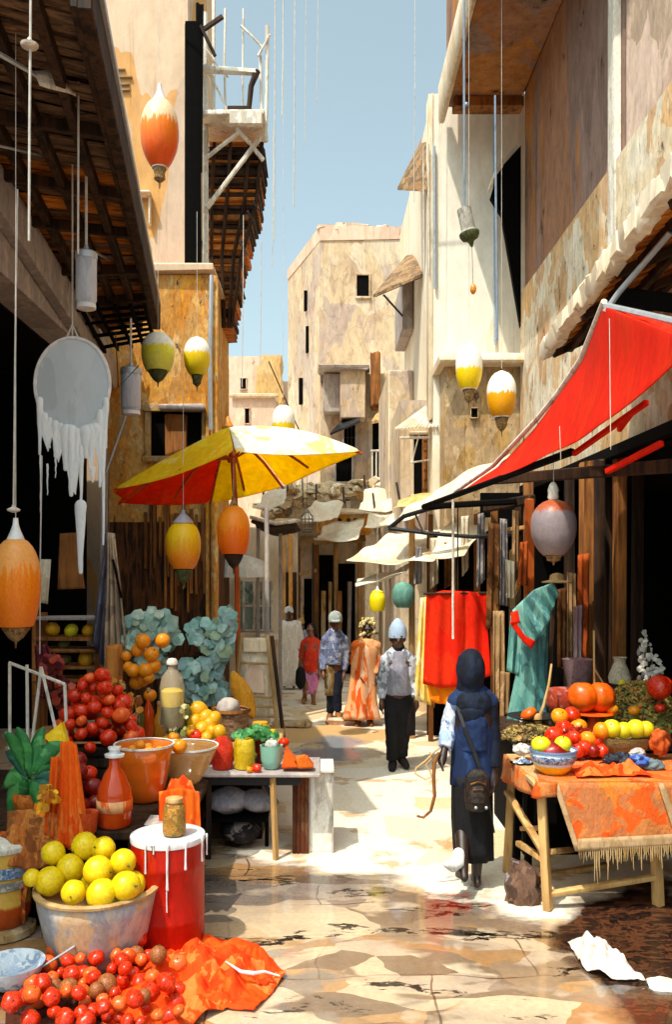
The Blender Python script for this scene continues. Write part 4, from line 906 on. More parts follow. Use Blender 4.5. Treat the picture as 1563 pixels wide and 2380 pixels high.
def loft_cloth(name, rings, m, rip=.08, ripn=9, yr=.7, seed=1, disp=0, solid=.01, cap=False):
    """rings: (px, py, halfwidth px, ripple, depth offset)"""
    def fn(root, P, u, f, s, d):
        mb = MB(); rr = []
        R_ = []
        for a, b in zip(rings, rings[1:]):
            for k in range(4):
                q = k/4; R_.append(tuple(a[i]+(b[i]-a[i])*q for i in range(len(a))))
        R_.append(rings[-1])
        for r in R_: rr.append((W(r[0], r[1], d)+Vector((0, r[4] if len(r) > 4 else 0, 0)), r[2]*s, r[2]*s*yr, r[3]))
        mb.loft(rr, 40, rip, ripn, seed, cap); build(name, mb, m, root, solid=solid, disp=disp, dscale=.06, smooth=70)
    return fn
def eyes(root, P, u, f, s, d):
    for sx in (-1, 1):
        mb = MB(); mb.ball(P('head')+Vector((sx*.03*u, f*.083*u, .01*u)), .011*u, 2); build('eye', mb, plain('eye_dark', '#120c0a', .2), root)
def shoes(m, L=.13):
    def fn(root, P, u, f, s, d):
        for a in ('L', 'R'):
            an, to = P('an'+a), P('to'+a); mb = MB()
            mb.tube([an+Vector((0, -f*.045*u, -.03*u)), an+Vector((0, f*.01*u, -.02*u)), an.lerp(to, .55)+Vector((0, 0, -.012*u)), to+Vector((0, f*.03*u, -.004*u))], [.042*u, .048*u, .044*u, .034*u], 12, round_=True)
            mn = min(P('an'+a).z, P('to'+a).z)-.075*u
            for v in mb.bm.verts: v.co.z = max(v.co.z, max(.006, min(P('toL').z, P('toR').z)-.03*u if False else to.z-.038*u))
            build('shoe', mb, m, root, smooth=60)
    return fn
M_navy = patchy('navy_cloth', ['#1c2f58', '#16264a', '#233a68', '#122040', '#2a4474'], 5, (1, 1, .5), .85, .15)
M_dnavy = patchy('dark_navy_cloth', ['#0c1424', '#0a0f1c', '#14203a'], 6, (1, 1, .5), .8, .1)
M_blk = patchy('black_cloth', ['#0b0a0c', '#121014', '#08080a', '#17141a'], 5, (1, 1, .3), .8, .1)
M_litsleeve = patchy('sunlit_sleeve_cloth', ['#b8c6e0', '#e4e8f2', '#8ea6d0', '#f2f2f4', '#1c2c50'], 9, (1, 1, .6), .85, .1)  # sun on the left sleeve, painted in as white and pale blue
# woman walking away
J = dict(head=(1094, 1562), neck=(1098, 1608), pel=(1100, 1800), shL=(1062, 1632), shR=(1136, 1632), elL=(1047, 1690, .02), elR=(1146, 1715, .02), wrL=(1030, 1738, -.08), wrR=(1146, 1790, -.03),
         hpL=(1082, 1810), hpR=(1120, 1810), knL=(1075, 1905, .03), knR=(1112, 1920, -.02), anL=(1066, 1995, -.22), anR=(1108, 2035, .0), toL=(1060, 2018, -.12), toR=(1112, 2052, .15))
def hood(root, P, u, f, s, d):
    mb = MB(); c = P('head')
    mb.ball(c+Vector((0, -.01, .01)), (.1*u, .12*u, .155*u), 3, .06, 3); mb.tube([c-Vector((0, 0, .06)), c-Vector((0, -.01, .2)), c-Vector((0, 0, .27))], [.095*u, .1*u, .13*u], 16, round_=True)
    build('hood', mb, M_dnavy, root, remesh=.012, disp=.015)
def bag(root, P, u, f, s, d):
    c = W(1109, 1838, 5.82)
    mb = MB(); mb.lathe([(.04, -.14), (.072, -.125), (.084, -.05), (.086, .03), (.075, .1), (.05, .135), (.01, .15)], c, 24, sy=.55); b = build('backpack', mb, patchy('dark_leather', ['#2a1e18', '#3c2c22', '#1c1410', '#4a382c'], 14, (1, 1, 1), .45), root)
    mb = MB(); mb.lathe([(.02, -.08), (.05, -.07), (.056, -.02), (.05, .04), (.02, .055)], c+Vector((0, -.032, -.0)), 20, sy=.42); build('pocket', mb, patchy('pocket_leather', ['#3a302a', '#241c18', '#4a3e36'], 20, (1, 1, 1), .4), b)
    mb = MB(); mb.tube([c+Vector((-.05, -.05, .055)), c+Vector((0, -.058, .075)), c+Vector((.05, -.05, .055))], .006, 6); mb.tube([c+Vector((-.035, -.058, .02)), c+Vector((.035, -.058, .02))], .005, 5); build('zip', mb, M_bwood, b)
    for q in (-1, 1):
        mb = MB(); mb.ball(c+Vector((.02+q*.035, -.055, -.1)), .012, 2); build('buckle', mb, M_galv, b)
    mb = MB(); pts = [W(1063, 1640, 5.93), W(1080, 1690, 5.87), W(1104, 1750, 5.86), W(1118, 1790, 5.85)]
    for a, b_ in zip(pts, pts[1:]): mb.beam(a, b_, .026, .008, .002, up=Vector((0, 1, 0)))
    build('strap', mb, M_iron, root)
    mb = MB(); mb.tube([W(1128, 1800, 5.86), W(1138, 1870, 5.85), W(1150, 1935, 5.88)], .006, 6); build('loose_strap', mb, M_iron, root)
person('person in a navy tunic and dark hood walking away with a small dark backpack', 6.0, J, 80, [
    capsule_cloth('tunic', [(['neck', ('neck', 'pel', .35), ('neck', 'pel', .7)], [.09, .125, .12]), ([('neck', 'shL', .2), 'shL'], [.09, .07], 1), ([('neck', 'shR', .2), 'shR'], [.09, .07], 1)], M_navy, .02, .012),
    loft_cloth('tunic_skirt', [(1098, 1612, 26, .0), (1098, 1626, 40, .0), (1099, 1652, 47, .2), (1099, 1730, 47, .5), (1098, 1822, 52, 1)], M_navy, .045, 7, .66, 2, disp=.015),
    capsule_cloth('left_sleeve', [(['shL', 'elL', ('elL', 'wrL', .92)], [.07, .062, .05], 0)], M_litsleeve, .02, .012),
    capsule_cloth('right_sleeve', [(['shR', 'elR', ('elR', 'wrR', .92)], [.068, .06, .045], 0)], M_dnavy, .015, .012),
    loft_cloth('skirt', [(1098, 1800, 46, .2), (1098, 1900, 46, .7), (1102, 1996, 42, 1.3)], M_blk, .07, 8, .78, 4),
    capsule_cloth('shawl_end', [([('shL', 'shR', .4), ('shL', 'shR', .6)], [.12, .12], 1)], M_dnavy, .02, .012),
    hood, bag], skin='#2a1810', back=True)
# stick held by her
t = thing('walking_stick', 'long bent brown stick held in the hand of the navy clad person', 'stick', W(976, 1898, 5.9))
mb = MB(); mb.tube([W(1020, 1752, 5.86), W(1010, 1772, 5.86), W(1009, 1810, 5.86), W(1011, 1850, 5.88), W(1002, 1885, 5.9), W(985, 1900, 5.9), W(972, 1897, 5.9)], [.012, .014, .013, .012, .011, .01, .009], 8, round_=True); build('shaft', mb, M_bwood, t)
mb = MB(); mb.tube([W(1024, 1738, 5.85), W(1010, 1748, 5.85), W(990, 1768, 5.85), W(968, 1785, 5.85), W(966, 1798, 5.85), W(990, 1812, 5.85), W(1004, 1806, 5.85), W(1000, 1790, 5.85), W(990, 1778, 5.85), W(1003, 1764, 5.85), W(1000, 1748, 5.85)], .006, 6); build('looped_cord', mb, M_lwood, t)
# man in blue cap
M_jk = patchy('highlit_jacket', ['#c4c8d2', '#1c1b22', '#d4d8e2', '#b0b4c0', '#e8eaf0', '#2a2a34'], 12, (1, 1, .7), .85, .1)  # white patches paint the highlights on a dark jacket
M_gsh = patchy('grey_shirt', ['#9a98a6', '#8a8896', '#a8a6b2'], 6, (1, 1, .4))
M_apr = patchy('dark_brown_cloth', ['#241c1c', '#2e2422', '#1a1414'], 6, (1, 1, .3))
J = dict(head=(925, 1484), neck=(927, 1512), pel=(926, 1618), shL=(899, 1530), shR=(954, 1530), elL=(889, 1580, .02), elR=(963, 1578, .02), wrL=(887, 1625, -.06), wrR=(966, 1622, -.05),
         hpL=(913, 1628), hpR=(938, 1628), knL=(912, 1700, -.05), knR=(938, 1702, 0), anL=(913, 1768, -.03), anR=(935, 1762, .05), toL=(909, 1782, -.14), toR=(944, 1775, -.06))
def cap_blue(root, P, u, f, s, d):
    mb = MB(); c = P('head')+Vector((0, 0, .03)); mb.lathe([(.095*u, -.02), (.098*u, .03), (.088*u, .09), (.06*u, .15), (.025*u, .19), (.005, .2)], c, 20, wob=.05); build('cap', mb, plain('pale_blue_wool', '#a9bdd6', .9), root)
person('person in a pale blue pointed cap, dark jacket with painted highlights and long dark apron walking forward', 9.67, J, 52, [
    capsule_cloth('shirt', [(['neck', ('neck', 'pel', .4), ('neck', 'pel', .96)], [.085, .135, .14])], M_gsh, .015, .014),
    capsule_cloth('jacket', [([('neck', 'shL', .5), ('shL', 'hpL', .35), ('shL', 'hpL', .8)], [.075, .082, .07], 0), ([('neck', 'shR', .5), ('shR', 'hpR', .35), ('shR', 'hpR', .8)], [.075, .082, .07], 0), (['shL', 'elL', ('elL', 'wrL', .95)], [.066, .056, .042], 0), (['shR', 'elR', ('elR', 'wrR', .95)], [.066, .056, .042], 0), ([('neck', 'shL', .1), 'shL'], [.07, .06], 1), ([('neck', 'shR', .1), 'shR'], [.07, .06], 1)], M_jk, .03, .014),
    capsule_cloth('trousers', [(['hpL', 'knL', ('knL', 'anL', .95)], [.1, .075, .068], 0), (['hpR', 'knR', ('knR', 'anR', .95)], [.1, .072, .066], 0), (['hpL', 'hpR'], [.1, .1], 1)], M_blk, .02, .014),
    loft_cloth('apron', [(932, 1612, 30, .2), (936, 1660, 29, .6), (940, 1708, 24, 1.1)], M_apr, .07, 7, .55, 3),
    capsule_cloth('scarf', [([('neck', 'head', -.4), ('neck', 'head', .25)], [.085, .07], 1)], M_blk, .01, .012),
    shoes(M_apr), cap_blue, eyes], skin='#543524')
# man in denim
M_den = patchy('washed_denim', ['#8a94b8', '#5c688c', '#b8bcc8', '#70789a', '#cfcfd4', '#4c5474'], 14, (1, 1, .5), .9)
M_khk = patchy('khaki_cloth', ['#8a6a38', '#a08850', '#5c4426', '#b8a888'], 10)
J = dict(head=(780, 1449), neck=(778, 1468), pel=(777, 1560), shL=(758, 1484), shR=(798, 1484), elL=(750, 1524, .02), elR=(804, 1524, .02), wrL=(752, 1560, -.08), wrR=(800, 1562, -.04),
         hpL=(769, 1566), hpR=(786, 1566), knL=(770, 1615), knR=(784, 1612, -.06), anL=(768, 1660, .05), anR=(786, 1655, -.04), toL=(764, 1668, -.08), toR=(790, 1666, -.16))
def cap_grey(root, P, u, f, s, d):
    mb = MB(); c = P('head')+Vector((0, 0, .02)); mb.lathe([(.1*u, .0), (.105*u, .05), (.098*u, .1), (.07*u, .15), (.02*u, .17)], c, 18, wob=.12); mb.prism([c+Vector((-.08, -.08, .03)), c+Vector((-.05, -.19, .01)), c+Vector((.05, -.19, .01)), c+Vector((.08, -.08, .03))], (0, 0, .015)); build('cap', mb, patchy('grey_cap', ['#b8c0bc', '#98a09c', '#d0d4d0'], 12), root)
person('person in a grey cap and washed denim jacket standing left of the orange robe', 13.0, J, 36, [
    capsule_cloth('jacket', [(['neck', ('neck', 'pel', .4), ('neck', 'pel', .82)], [.09, .145, .15]), (['shL', 'elL', ('elL', 'wrL', .9)], [.072, .062, .05], 0), (['shR', 'elR', ('elR', 'wrR', .9)], [.072, .062, .05], 0), ([('neck', 'shL', .1), 'shL'], [.08, .065], 1), ([('neck', 'shR', .1), 'shR'], [.08, .065], 1)], M_den, .03, .016),
    capsule_cloth('trousers', [(['hpR', 'knR', ('knR', 'anR', .95)], [.1, .072, .06], 0), (['hpL', 'hpR'], [.1, .1], 1), (['hpL', 'knL', ('knL', 'anL', .95)], [.1, .07, .058], 0)], M_dnavy, .02, .016),
    loft_cloth('hanging_wrap', [(770, 1545, 11, .2, -.04), (769, 1580, 13, .6, -.05), (768, 1615, 11, 1, -.03)], M_khk, .14, 7, .8, 3),
    shoes(M_bwood), cap_grey, eyes], skin='#6e4632')
# woman in red and pink
M_redsh = patchy('red_blouse', ['#e83a20', '#d82c18', '#f05030', '#c82a1c'], 10, (1, 1, .6)); M_pinksk = patchy('pink_skirt', ['#e088c0', '#d070ac', '#eaa4d0', '#c460a0'], 9, (1, 1, .3))
J = dict(head=(723, 1466), neck=(723, 1484), pel=(721, 1560), shL=(707, 1494), shR=(739, 1494), elL=(700, 1530), elR=(742, 1530), wrL=(696, 1558, -.05), wrR=(743, 1560, -.03),
         hpL=(714, 1566), hpR=(728, 1566), knL=(712, 1598, -.05), knR=(728, 1600), anL=(708, 1622, .05), anR=(729, 1632, -.03), toL=(706, 1628, -.05), toR=(731, 1639, -.12))
def hairdark(root, P, u, f, s, d):
    mb = MB(); c = P('head'); mb.ball(c+Vector((.01, .02, .02)), (.095*u, .1*u, .118*u), 2, .1); mb.tube([c+Vector((.05, .05, 0)), c+Vector((.07, .06, -.12)), c+Vector((.06, .05, -.22))], [.05, .045, .02], 10, round_=True); build('hair', mb, M_blk, root)
person('person in a red blouse and pink wrap skirt walking with a dark bag', 14.4, J, 31, [
    capsule_cloth('blouse', [(['neck', ('neck', 'pel', .4), 'pel'], [.08, .13, .13]), (['shL', 'elL'], [.062, .05], 0), (['shR', 'elR'], [.062, .05], 0), ([('neck', 'shL', .1), 'shL'], [.07, .06], 1), ([('neck', 'shR', .1), 'shR'], [.07, .06], 1)], M_redsh, .02, .016),
    loft_cloth('skirt', [(721, 1555, 18, .2), (721, 1580, 20, .6), (720, 1612, 14, 1.2)], M_pinksk, .12, 7, .6, 3), hairdark, eyes, shoes(M_bwood)], skin='#8a5a40')
b = W(699, 1575, 14.3); t = thing('hand_bag', 'dark sagging bag carried by the person in the pink skirt', 'bag', b)
mb = MB(); mb.ball(b, (.09, .08, .2), 2, .2, 4); build('sack', mb, M_blk, t); mb = MB(); mb.tube([b+Vector((-.02, 0, .18)), W(708, 1500, 14.25)], .012, 6); build('strap', mb, M_bwood, t)
# white robed figures
M_rb = patchy('white_robe', ['#f6f2ea', '#e8e2da', '#fbf8f2', '#dcd8d4'], 7, (1, 1, .25))
def robe_person(cx, top, bot, d, label, skin='#4a2c1e', m=M_rb, hat='#dce2ea', wd=1.0):
    h = bot-top; H = h/7.4; y = lambda q: top+h*q; w_ = h*.115*wd
    J = dict(head=(cx, y(.075)), neck=(cx, y(.15)), pel=(cx, y(.52)), shL=(cx-w_, y(.2)), shR=(cx+w_, y(.2)), elL=(cx-w_*1.25, y(.38)), elR=(cx+w_*1.25, y(.38)), wrL=(cx-w_*1.2, y(.52), -.03), wrR=(cx+w_*1.2, y(.52), -.03),
             hpL=(cx-w_*.5, y(.54)), hpR=(cx+w_*.5, y(.54)), knL=(cx-w_*.5, y(.75)), knR=(cx+w_*.5, y(.75)), anL=(cx-w_*.5, y(.955)), anR=(cx+w_*.5, y(.96)), toL=(cx-w_*.55, y(.985), .08), toR=(cx+w_*.55, y(.99), .1))
    def skull(root, P, u, f, s, d):
        mb = MB(); c = P('head')+Vector((0, 0, .02)); mb.lathe([(.095*u, .0), (.098*u, .04), (.08*u, .09), (.03*u, .12)], c, 16, wob=.06); build('cap', mb, plain('cap_'+hat.strip('#'), hat, .9), root)
    return person(label, d, J, H, [
        capsule_cloth('sleeves', [(['shL', 'elL', ('elL', 'wrL', .9)], [.075, .075, .07], 0), (['shR', 'elR', ('elR', 'wrR', .9)], [.075, .075, .07], 0), (['shL', 'shR'], [.08, .08], 1)], m, .02, .018),
        loft_cloth('robe', [(cx, y(.17), w_*.75, 0), (cx, y(.22), w_*1.15, .1), (cx, y(.5), w_*1.1, .6), (cx, y(.96), w_*1.4, 1.2)], m, .08, 8, .65, cx), skull], skin=skin, back=True, voxel=.014)
robe_person(672, 1412, 1600, 16.2, 'person in a long white robe and white skullcap walking away far down the lane')
robe_person(643, 1428, 1590, 17.2, 'faint person in a grey white robe, behind and left of the white robed walker', m=patchy('grey_robe', ['#b8bcbc', '#a0a8a8', '#ccd0ce'], 7, (1, 1, .3)))
robe_person(700, 1440, 1590, 17.6, 'far person in a blue wrap standing behind the red bloused one', m=patchy('blue_robe', ['#7890c0', '#90a4c8', '#b0b8c8'], 7, (1, 1, .3)), hat='#e0b060')
# orange robed
M_or = patchy('orange_cream_robe', ['#e8641c', '#f0741e', '#f4c890', '#e85c14', '#f6dcb4', '#ec7024'], 3.4, (1, 1, .25), .85, .1, smallpatch=.25)
J = dict(head=(855, 1465), neck=(852, 1490), pel=(843, 1570), shL=(832, 1502), shR=(872, 1502), elL=(826, 1540), elR=(880, 1540), wrL=(836, 1565, -.1), wrR=(876, 1570, -.1),
         hpL=(836, 1580), hpR=(852, 1580), knL=(832, 1630), knR=(856, 1630), anL=(832, 1672), anR=(860, 1670), toL=(829, 1683, -.1), toR=(863, 1682, -.1))
def garland(root, P, u, f, s, d):
    mb = MB(); random.seed(4)
    for k in range(60):
        a = rnd(0, 6.28); r_ = rnd(.05, .12); z = rnd(-.14, .15); mb.ball(P('head')+Vector((math.cos(a)*r_, math.sin(a)*r_*.9, z+.02)), rnd(.018, .034), 1, .2)
    build('flower_headdress', mb, patchy('yellow_flowers', ['#e8d48c', '#d8c040', '#f0e6c0', '#9aa040', '#e8a860'], 40, (1, 1, 1)), root)
person('person wrapped in a flowing orange and cream robe with a yellow flower headdress', 12.4, J, 38, [
    capsule_cloth('sleeves', [(['shL', 'elL', ('elL', 'wrL', .9)], [.085, .08, .07], 0), (['shR', 'elR', ('elR', 'wrR', .9)], [.085, .08, .07], 0), (['shL', 'shR'], [.1, .1], 1)], M_or, .03, .016),
    loft_cloth('robe', [(852, 1484, 16, .1), (851, 1508, 30, .3), (846, 1570, 31, .6), (842, 1630, 34, 1), (840, 1668, 42, 1.6)], M_or, .1, 6, .85, 5, disp=.02),
    garland, shoes(M_bwood)], skin='#3a2218')

o = [x for x in bpy.data.objects if x.get('label', '').startswith('person in a navy')][0]
mb = MB(); mb.tube([W(1067, 1985, 5.80), W(1064, 2005, 5.78), W(1052, 2013, 5.74), W(1040, 2009, 5.70)], [.042, .05, .042, .026], 12, round_=True); build('shoe', mb, M_rb, o)
# ---------------------------------------------------------------- stall goods
def fruit_mat(name, cols, sc=3, rough=.35): return patchy(name, cols, sc, (1, 1, 1), rough, .08, .12, .5, .4, .2, .003)
M_lem = fruit_mat('lemon_skin', ['#ecc80c', '#e6be08', '#f2d418', '#d8b010'], 6); M_org = fruit_mat('orange_skin', ['#f28c0c', '#f09a14', '#e67c08', '#f6a81c'], 8)
M_tom = fruit_mat('tomato_skin', ['#d8280c', '#e63c12', '#c41c0a', '#ee5220'], 9, .22); M_drk = fruit_mat('plum_skin', ['#7c1410', '#a42014', '#5c0e0c'], 9, .3)
M_pmp = fruit_mat('pumpkin_skin', ['#f05a08', '#ee6a10', '#e64c06'], 4); M_lime = fruit_mat('yellow_fruit_skin', ['#e2d020', '#d2c81c', '#ecd830'], 6)
M_nuts = island('mixed_nuts', ['#7a5c34', '#8a7840', '#5a4020', '#a08850', '#6a6434', '#c0924c', '#3c2a18'], .7)
FR = {}
def fruit(kind, p, r, label, cat, group=None, m=None, stem=True, lobes=0, flat=1.0, name=None, sx=1.0, tilt=None):
    key = (kind, m.name if m else '', lobes, flat, sx)
    if key not in FR:
        t = thing(name or kind, label, cat, (0, 0, 0), group)
        mb = MB(); vs0 = len(mb.bm.verts)
        mb.ball((0, 0, 0), (1*sx, 1, flat), 3, .05, len(FR)*3.3, 1.5)
        for v in mb.bm.verts:
            a = math.atan2(v.co.y, v.co.x); k = 1+(.06*math.cos(a*lobes) if lobes else 0)*min(1, math.hypot(v.co.x, v.co.y))
            v.co.x *= k; v.co.y *= k
            if v.co.z > .6 and math.hypot(v.co.x, v.co.y) < .4: v.co.z -= .12*(1-math.hypot(v.co.x, v.co.y)/.4)
        build('skin', mb, m, t)
        if stem:
            mb = MB(); mb.tube([(0, 0, flat*.82), (.03, 0, flat*1.0), (.07, .02, flat*1.1)], [.09, .06, .05], 6); build('stem', mb, M_mossy, t)
        FR[key] = t; t.location = p; t.scale = (r, r, r); t.rotation_euler = tilt or (rnd(-.9, .9), rnd(-.9, .9), rnd(0, 6)); return t
    o = dup(FR[key], p, label, tilt or (rnd(-.9, .9), rnd(-.9, .9), rnd(0, 6)), r)
    if group: o['group'] = group
    elif 'group' in o: del o['group']
    return o
def lathe_thing(name, label, cat, p, prof, m, n=28, part='body', group=None, wob=.01, **kw):
    op = name in ('basin', 'glass_bowl', 'wide_glass_bowl', 'glass_tumbler', 'bowl')
    t = thing(name, label, cat, p, group); mb = MB(); mb.lathe(prof, p, n, wob=wob, seed=p[0]*9, caps='bottom' if op else True, **kw); build(part, mb, m, t, solid=.008 if op else 0); return t
def add_lathe(t, nm, p, prof, m, n=24, **kw):
    ring = nm in ('rim', 'blue_band', 'lower_band', 'label', 'yellow_band')
    mb = MB(); mb.lathe(prof, p, n, caps=not ring, **kw); return build(nm, mb, m, t, solid=.004 if ring else 0)
def zoned(base, where):
    def fn(q, r, c, rx, ry, h, kd, rr):
        u = (q.x-c[0])/max(rx, 1e-6); v = (q.y-c[1])/max(ry, 1e-6)
        col = 'far left' if u < -.6 else 'left' if u < -.2 else 'middle' if u < .2 else 'right' if u < .6 else 'far right'
        row = 'front' if v < -.33 else 'middle row' if v < .33 else 'back'
        hz = 'low' if q.z < c[2]+h*.4 else 'high'
        sz = 'large' if r > rr[0]+(rr[1]-rr[0])*.66 else 'small' if r < rr[0]+(rr[1]-rr[0])*.33 else 'middling'
        return '%s %s, %s at %s %s of %s' % (sz, base(kd), hz, col, row, where)
    return fn

# ===== left foreground
# red drum
b = W(390, 2205, 5.03); b.z = 0; r = .212; hh = .66
t = lathe_thing('drum', 'tall bright red drum with white paint spilled over its lid', 'drum', b, [(r*.98, 0), (r, .01), (r, .2), (r*1.015, .21), (r, .22), (r, .5), (r*1.02, .51), (r*1.0, .53), (r, hh)], patchy('red_enamel', ['#b81a08', '#c82c0c', '#9c1406', '#c83c14', '#a81808'], 3, (1, 1, .25), .35, .14, .2, spots=.5, spotcol='#4a0c06'), 40)
add_lathe(t, 'lid', b, [(r*1.02, hh-.02), (r*1.03, hh), (r*1.02, hh+.012), (r*.5, hh+.018), (.001, hh+.018)], M_wc, 40)
for (px, y1, w_) in [(338, 2030, 3.5), (352, 1975, 4), (358, 1985, 3), (390, 2068, 5), (389, 2120, 2.5), (430, 2020, 4.5), (462, 2000, 3.5), (470, 1985, 3)]:
    x = X(px, 4.83); dx = x-b.x; yy = b.y-math.sqrt(max(.0001, (r*1.045)**2-dx*dx)); s_ = yy/F
    z1 = Zp(y1, yy); mb = MB(); pts = [Vector((x+rnd(-.001, .001), yy, hh+.01-(hh+.01-z1)*q/6)) for q in range(7)]; mb.tube(pts, [w_*s_*.7*(1.5 if q == 0 else .8+.3*(q == 6)) for q in range(7)], 8, round_=True); build('paint_drip', mb, M_wc, t)
# mesh jar on the drum
b2 = Vector((X(405, 4.98), 4.98, hh+.02)); t = lathe_thing('spice_jar', 'glass jar of golden spices with a tied lid standing on the red drum', 'jar', b2, [(.05, 0), (.064, .01), (.068, .05), (.066, .13), (.06, .17), (.045, .185)], patchy('spice_fill', ['#c88a30', '#a86a20', '#e0b060', '#8a5a20', '#d89c40', '#7a7438'], 40, (1, 1, 1), .4), 20)
add_lathe(t, 'lid', b2, [(.045, .186), (.05, .19), (.052, .2), (.05, .215), (.02, .222), (.001, .222)], M_lwood, 20)
# basin with lemons
bc = Vector((X(226, 4.85), 4.85, 0)); zr = .43; R0 = .335
t = lathe_thing('basin', 'wide chipped grey and cream basin heaped with lemons', 'basin', bc, [(.18, 0), (.205, .01), (.25, .08), (.29, .2), (.32, .34), (R0, zr)], patchy('chipped_enamel', ['#c4bab0', '#b0aeb4', '#d8c8b0', '#a8a4a8', '#e0b070', '#cfc4b8', '#b8a898'], 3.6, (1, 1, .6), .45, .12), 44, wob=.015)
add_lathe(t, 'rim', bc, [(R0-.01, zr-.012), (R0+.012, zr-.006), (R0+.014, zr+.006), (R0, zr+.014), (R0-.02, zr+.01), (R0-.03, zr-.02), (.1, zr-.1), (.001, zr-.1)], M_lwood, 44, wob=.012)
lem = [(123, 1982, 27, 'far left lemon with a dark stamp, upper left of the heap'), (197, 1966, 31, 'topmost big lemon of the heap in the basin'), (240, 1972, 27, 'lemon partly hidden behind the topmost lemon'), (286, 2003, 29, 'lemon at the upper right of the heap'), (163, 2017, 31, 'lemon left of the heap centre'), (227, 2024, 34, 'largest round lemon in the middle of the heap'), (115, 2048, 33, 'lemon at the left edge of the basin'), (292, 2060, 34, 'long lemon at the right edge of the basin'), (170, 2074, 28, 'small lemon low in front, left of the long flat one'), (236, 2078, 35, 'flat lemon lying low in front of the heap'), (74, 2040, 20, 'greenish lemon peeping at the far left behind the heap')]
random.seed(5)
for i, (px, py, rr, lb) in enumerate(lem):
    d = 4.85-.24+(2080-py)/115*.30+(.06 if i in (4, 6) else 0); fl = .82 if i == 9 else 1.0
    fruit('lemon', W(px, py, d), rr*1.03*d/F, lb, 'lemon', 'lemons heaped in the basin', M_lem, flat=1.0, tilt=(rnd(1.2, 1.9), rnd(-.7, .7), rnd(0, 6)))
for k, lb in enumerate(['back left', 'back', 'back right', 'centre', 'right']):
    p = bc+Vector([(-.17, .1), (0, .15), (.17, .1), (-.02, -.0), (.2, -.03)][k]+(zr+.02,)); fruit('lemon', p, .078, 'lemon buried low at the '+lb+' of the heap', 'lemon', 'lemons heaped in the basin', M_lem)
# banded pot at the left edge
b = Vector((X(8, 5.25), 5.25, 0)); r = .16
t = lathe_thing('banded_pot', 'tall banded jar with a white lid, cut by the left edge beside the basin', 'jar', b, [(.1, .05), (.13, .07), (r, .14), (r*1.02, .22), (r*.98, .24), (r*.98, .5), (r, .52)], twotone('banded_glaze', '#d8a848', '#b84a14', .32, .04, tex=8), 32)
add_lathe(t, 'blue_band', b, [(r*.985, .37), (r*1.03, .375), (r*1.03, .43), (r*.985, .435)], patchy('blue_white_band', ['#5c7ca8', '#e0e4ea', '#8aa4c8', '#c8d0dc', '#3a5880'], 22, (1, 1, 1), .3), 32)
add_lathe(t, 'lower_band', b, [(r*.985, .30), (r*1.03, .305), (r*1.03, .345), (r*.985, .35)], patchy('grey_band', ['#b8a890', '#8a7c6c', '#d8ccb8', '#5c6478'], 26, (1, 1, 1), .3), 32)
add_lathe(t, 'lid', b, [(r*1.03, .52), (r*1.05, .53), (r*1.05, .55), (r*.9, .575), (r*.4, .60), (.001, .61)], M_wpaint, 32)
add_lathe(t, 'foot_stand', b, [(.17, 0), (.19, .01), (.19, .05), (.14, .06)], M_tan, 20)
# dish with spoon
b = Vector((X(28, 4.45), 4.45, .06)); t = lathe_thing('dish', 'blue and white patterned dish with a long steel spoon, at the lower left edge', 'dish', b, [(.06, 0), (.09, .01), (.13, .04), (.158, .10), (.165, .125), (.15, .115), (.12, .07), (.08, .045), (.001, .04)], patchy('blue_white_glaze', ['#e4e8ee', '#9cb4d4', '#6080b0', '#d0d8e4', '#c4ccd8', '#f0ece4'], 12, (1, 1, 1), .15, .05), 36)
mb = MB(); mb.lathe([(.0, -.0), (.1, .0), (.12, .06), (.001, .061)], b-Vector((0, 0, .061)), 20); build('stand', mb, M_dwood, t)
t2 = thing('spoon', 'long steel spoon resting across the blue and white dish', 'spoon', b+Vector((0, 0, .09)))
mb = MB(); a = W(25, 2293, 4.38); e = W(172, 2200, 4.55); mb.tube([a, a.lerp(e, .3), e], [.006, .005, .007], 8, round_=True); build('handle', mb, M_galv, t2)
mb = MB(); mb.ball(a, (.04, .028, .012), 2); build('bowl', mb, M_galv, t2)
# orange cloth on the ground, crumpled
def crumple(name, label, cat, A, B, m, nu=44, nv=30, amp=.05, fr=5, base=0.0, seed=1, solid=.006, thick=None, lift=.03):
    mb = MB(); A = resample([Vector(a) for a in A], nu+1); B = resample([Vector(b_) for b_ in B], nu+1); g = []
    for i in range(nu+1):
        row = []
        for j in range(nv+1):
            p = A[i].lerp(B[i], j/nv); q = Vector((p.x, p.y, seed))
            e = min(1, 3*min(i/nu, 1-i/nu, j/nv, 1-j/nv)+.25)
            h = abs(noise.noise(q*fr))*1.2+.5*abs(noise.noise(q*fr*2.3+Vector((3, 1, 0))))+.25*abs(noise.noise(q*fr*5))
            p = p+Vector((.03*noise.noise(q*4), .03*noise.noise(q*4+Vector((9, 0, 0))), lift*e+h*amp*e)); row.append(mb.bm.verts.new(p))
        g.append(row)
    for i in range(nu):
        for j in range(nv): mb.bm.faces.new((g[i][j], g[i+1][j], g[i+1][j+1], g[i][j+1]))
    return tag(build(name, mb, m, solid=solid, sub=1, smooth=60), label, cat)
def G(px, py, z=0.0): d = (CAMZ-z)*F/(py-HY); return Vector((X(px, d), d, z))
M_oc = cloth('orange_ground_cloth', ['#f0440c', '#e83a08', '#f6641c', '#ec4a10', '#f88a40', '#e03408', '#f4500c'], 5, .8)
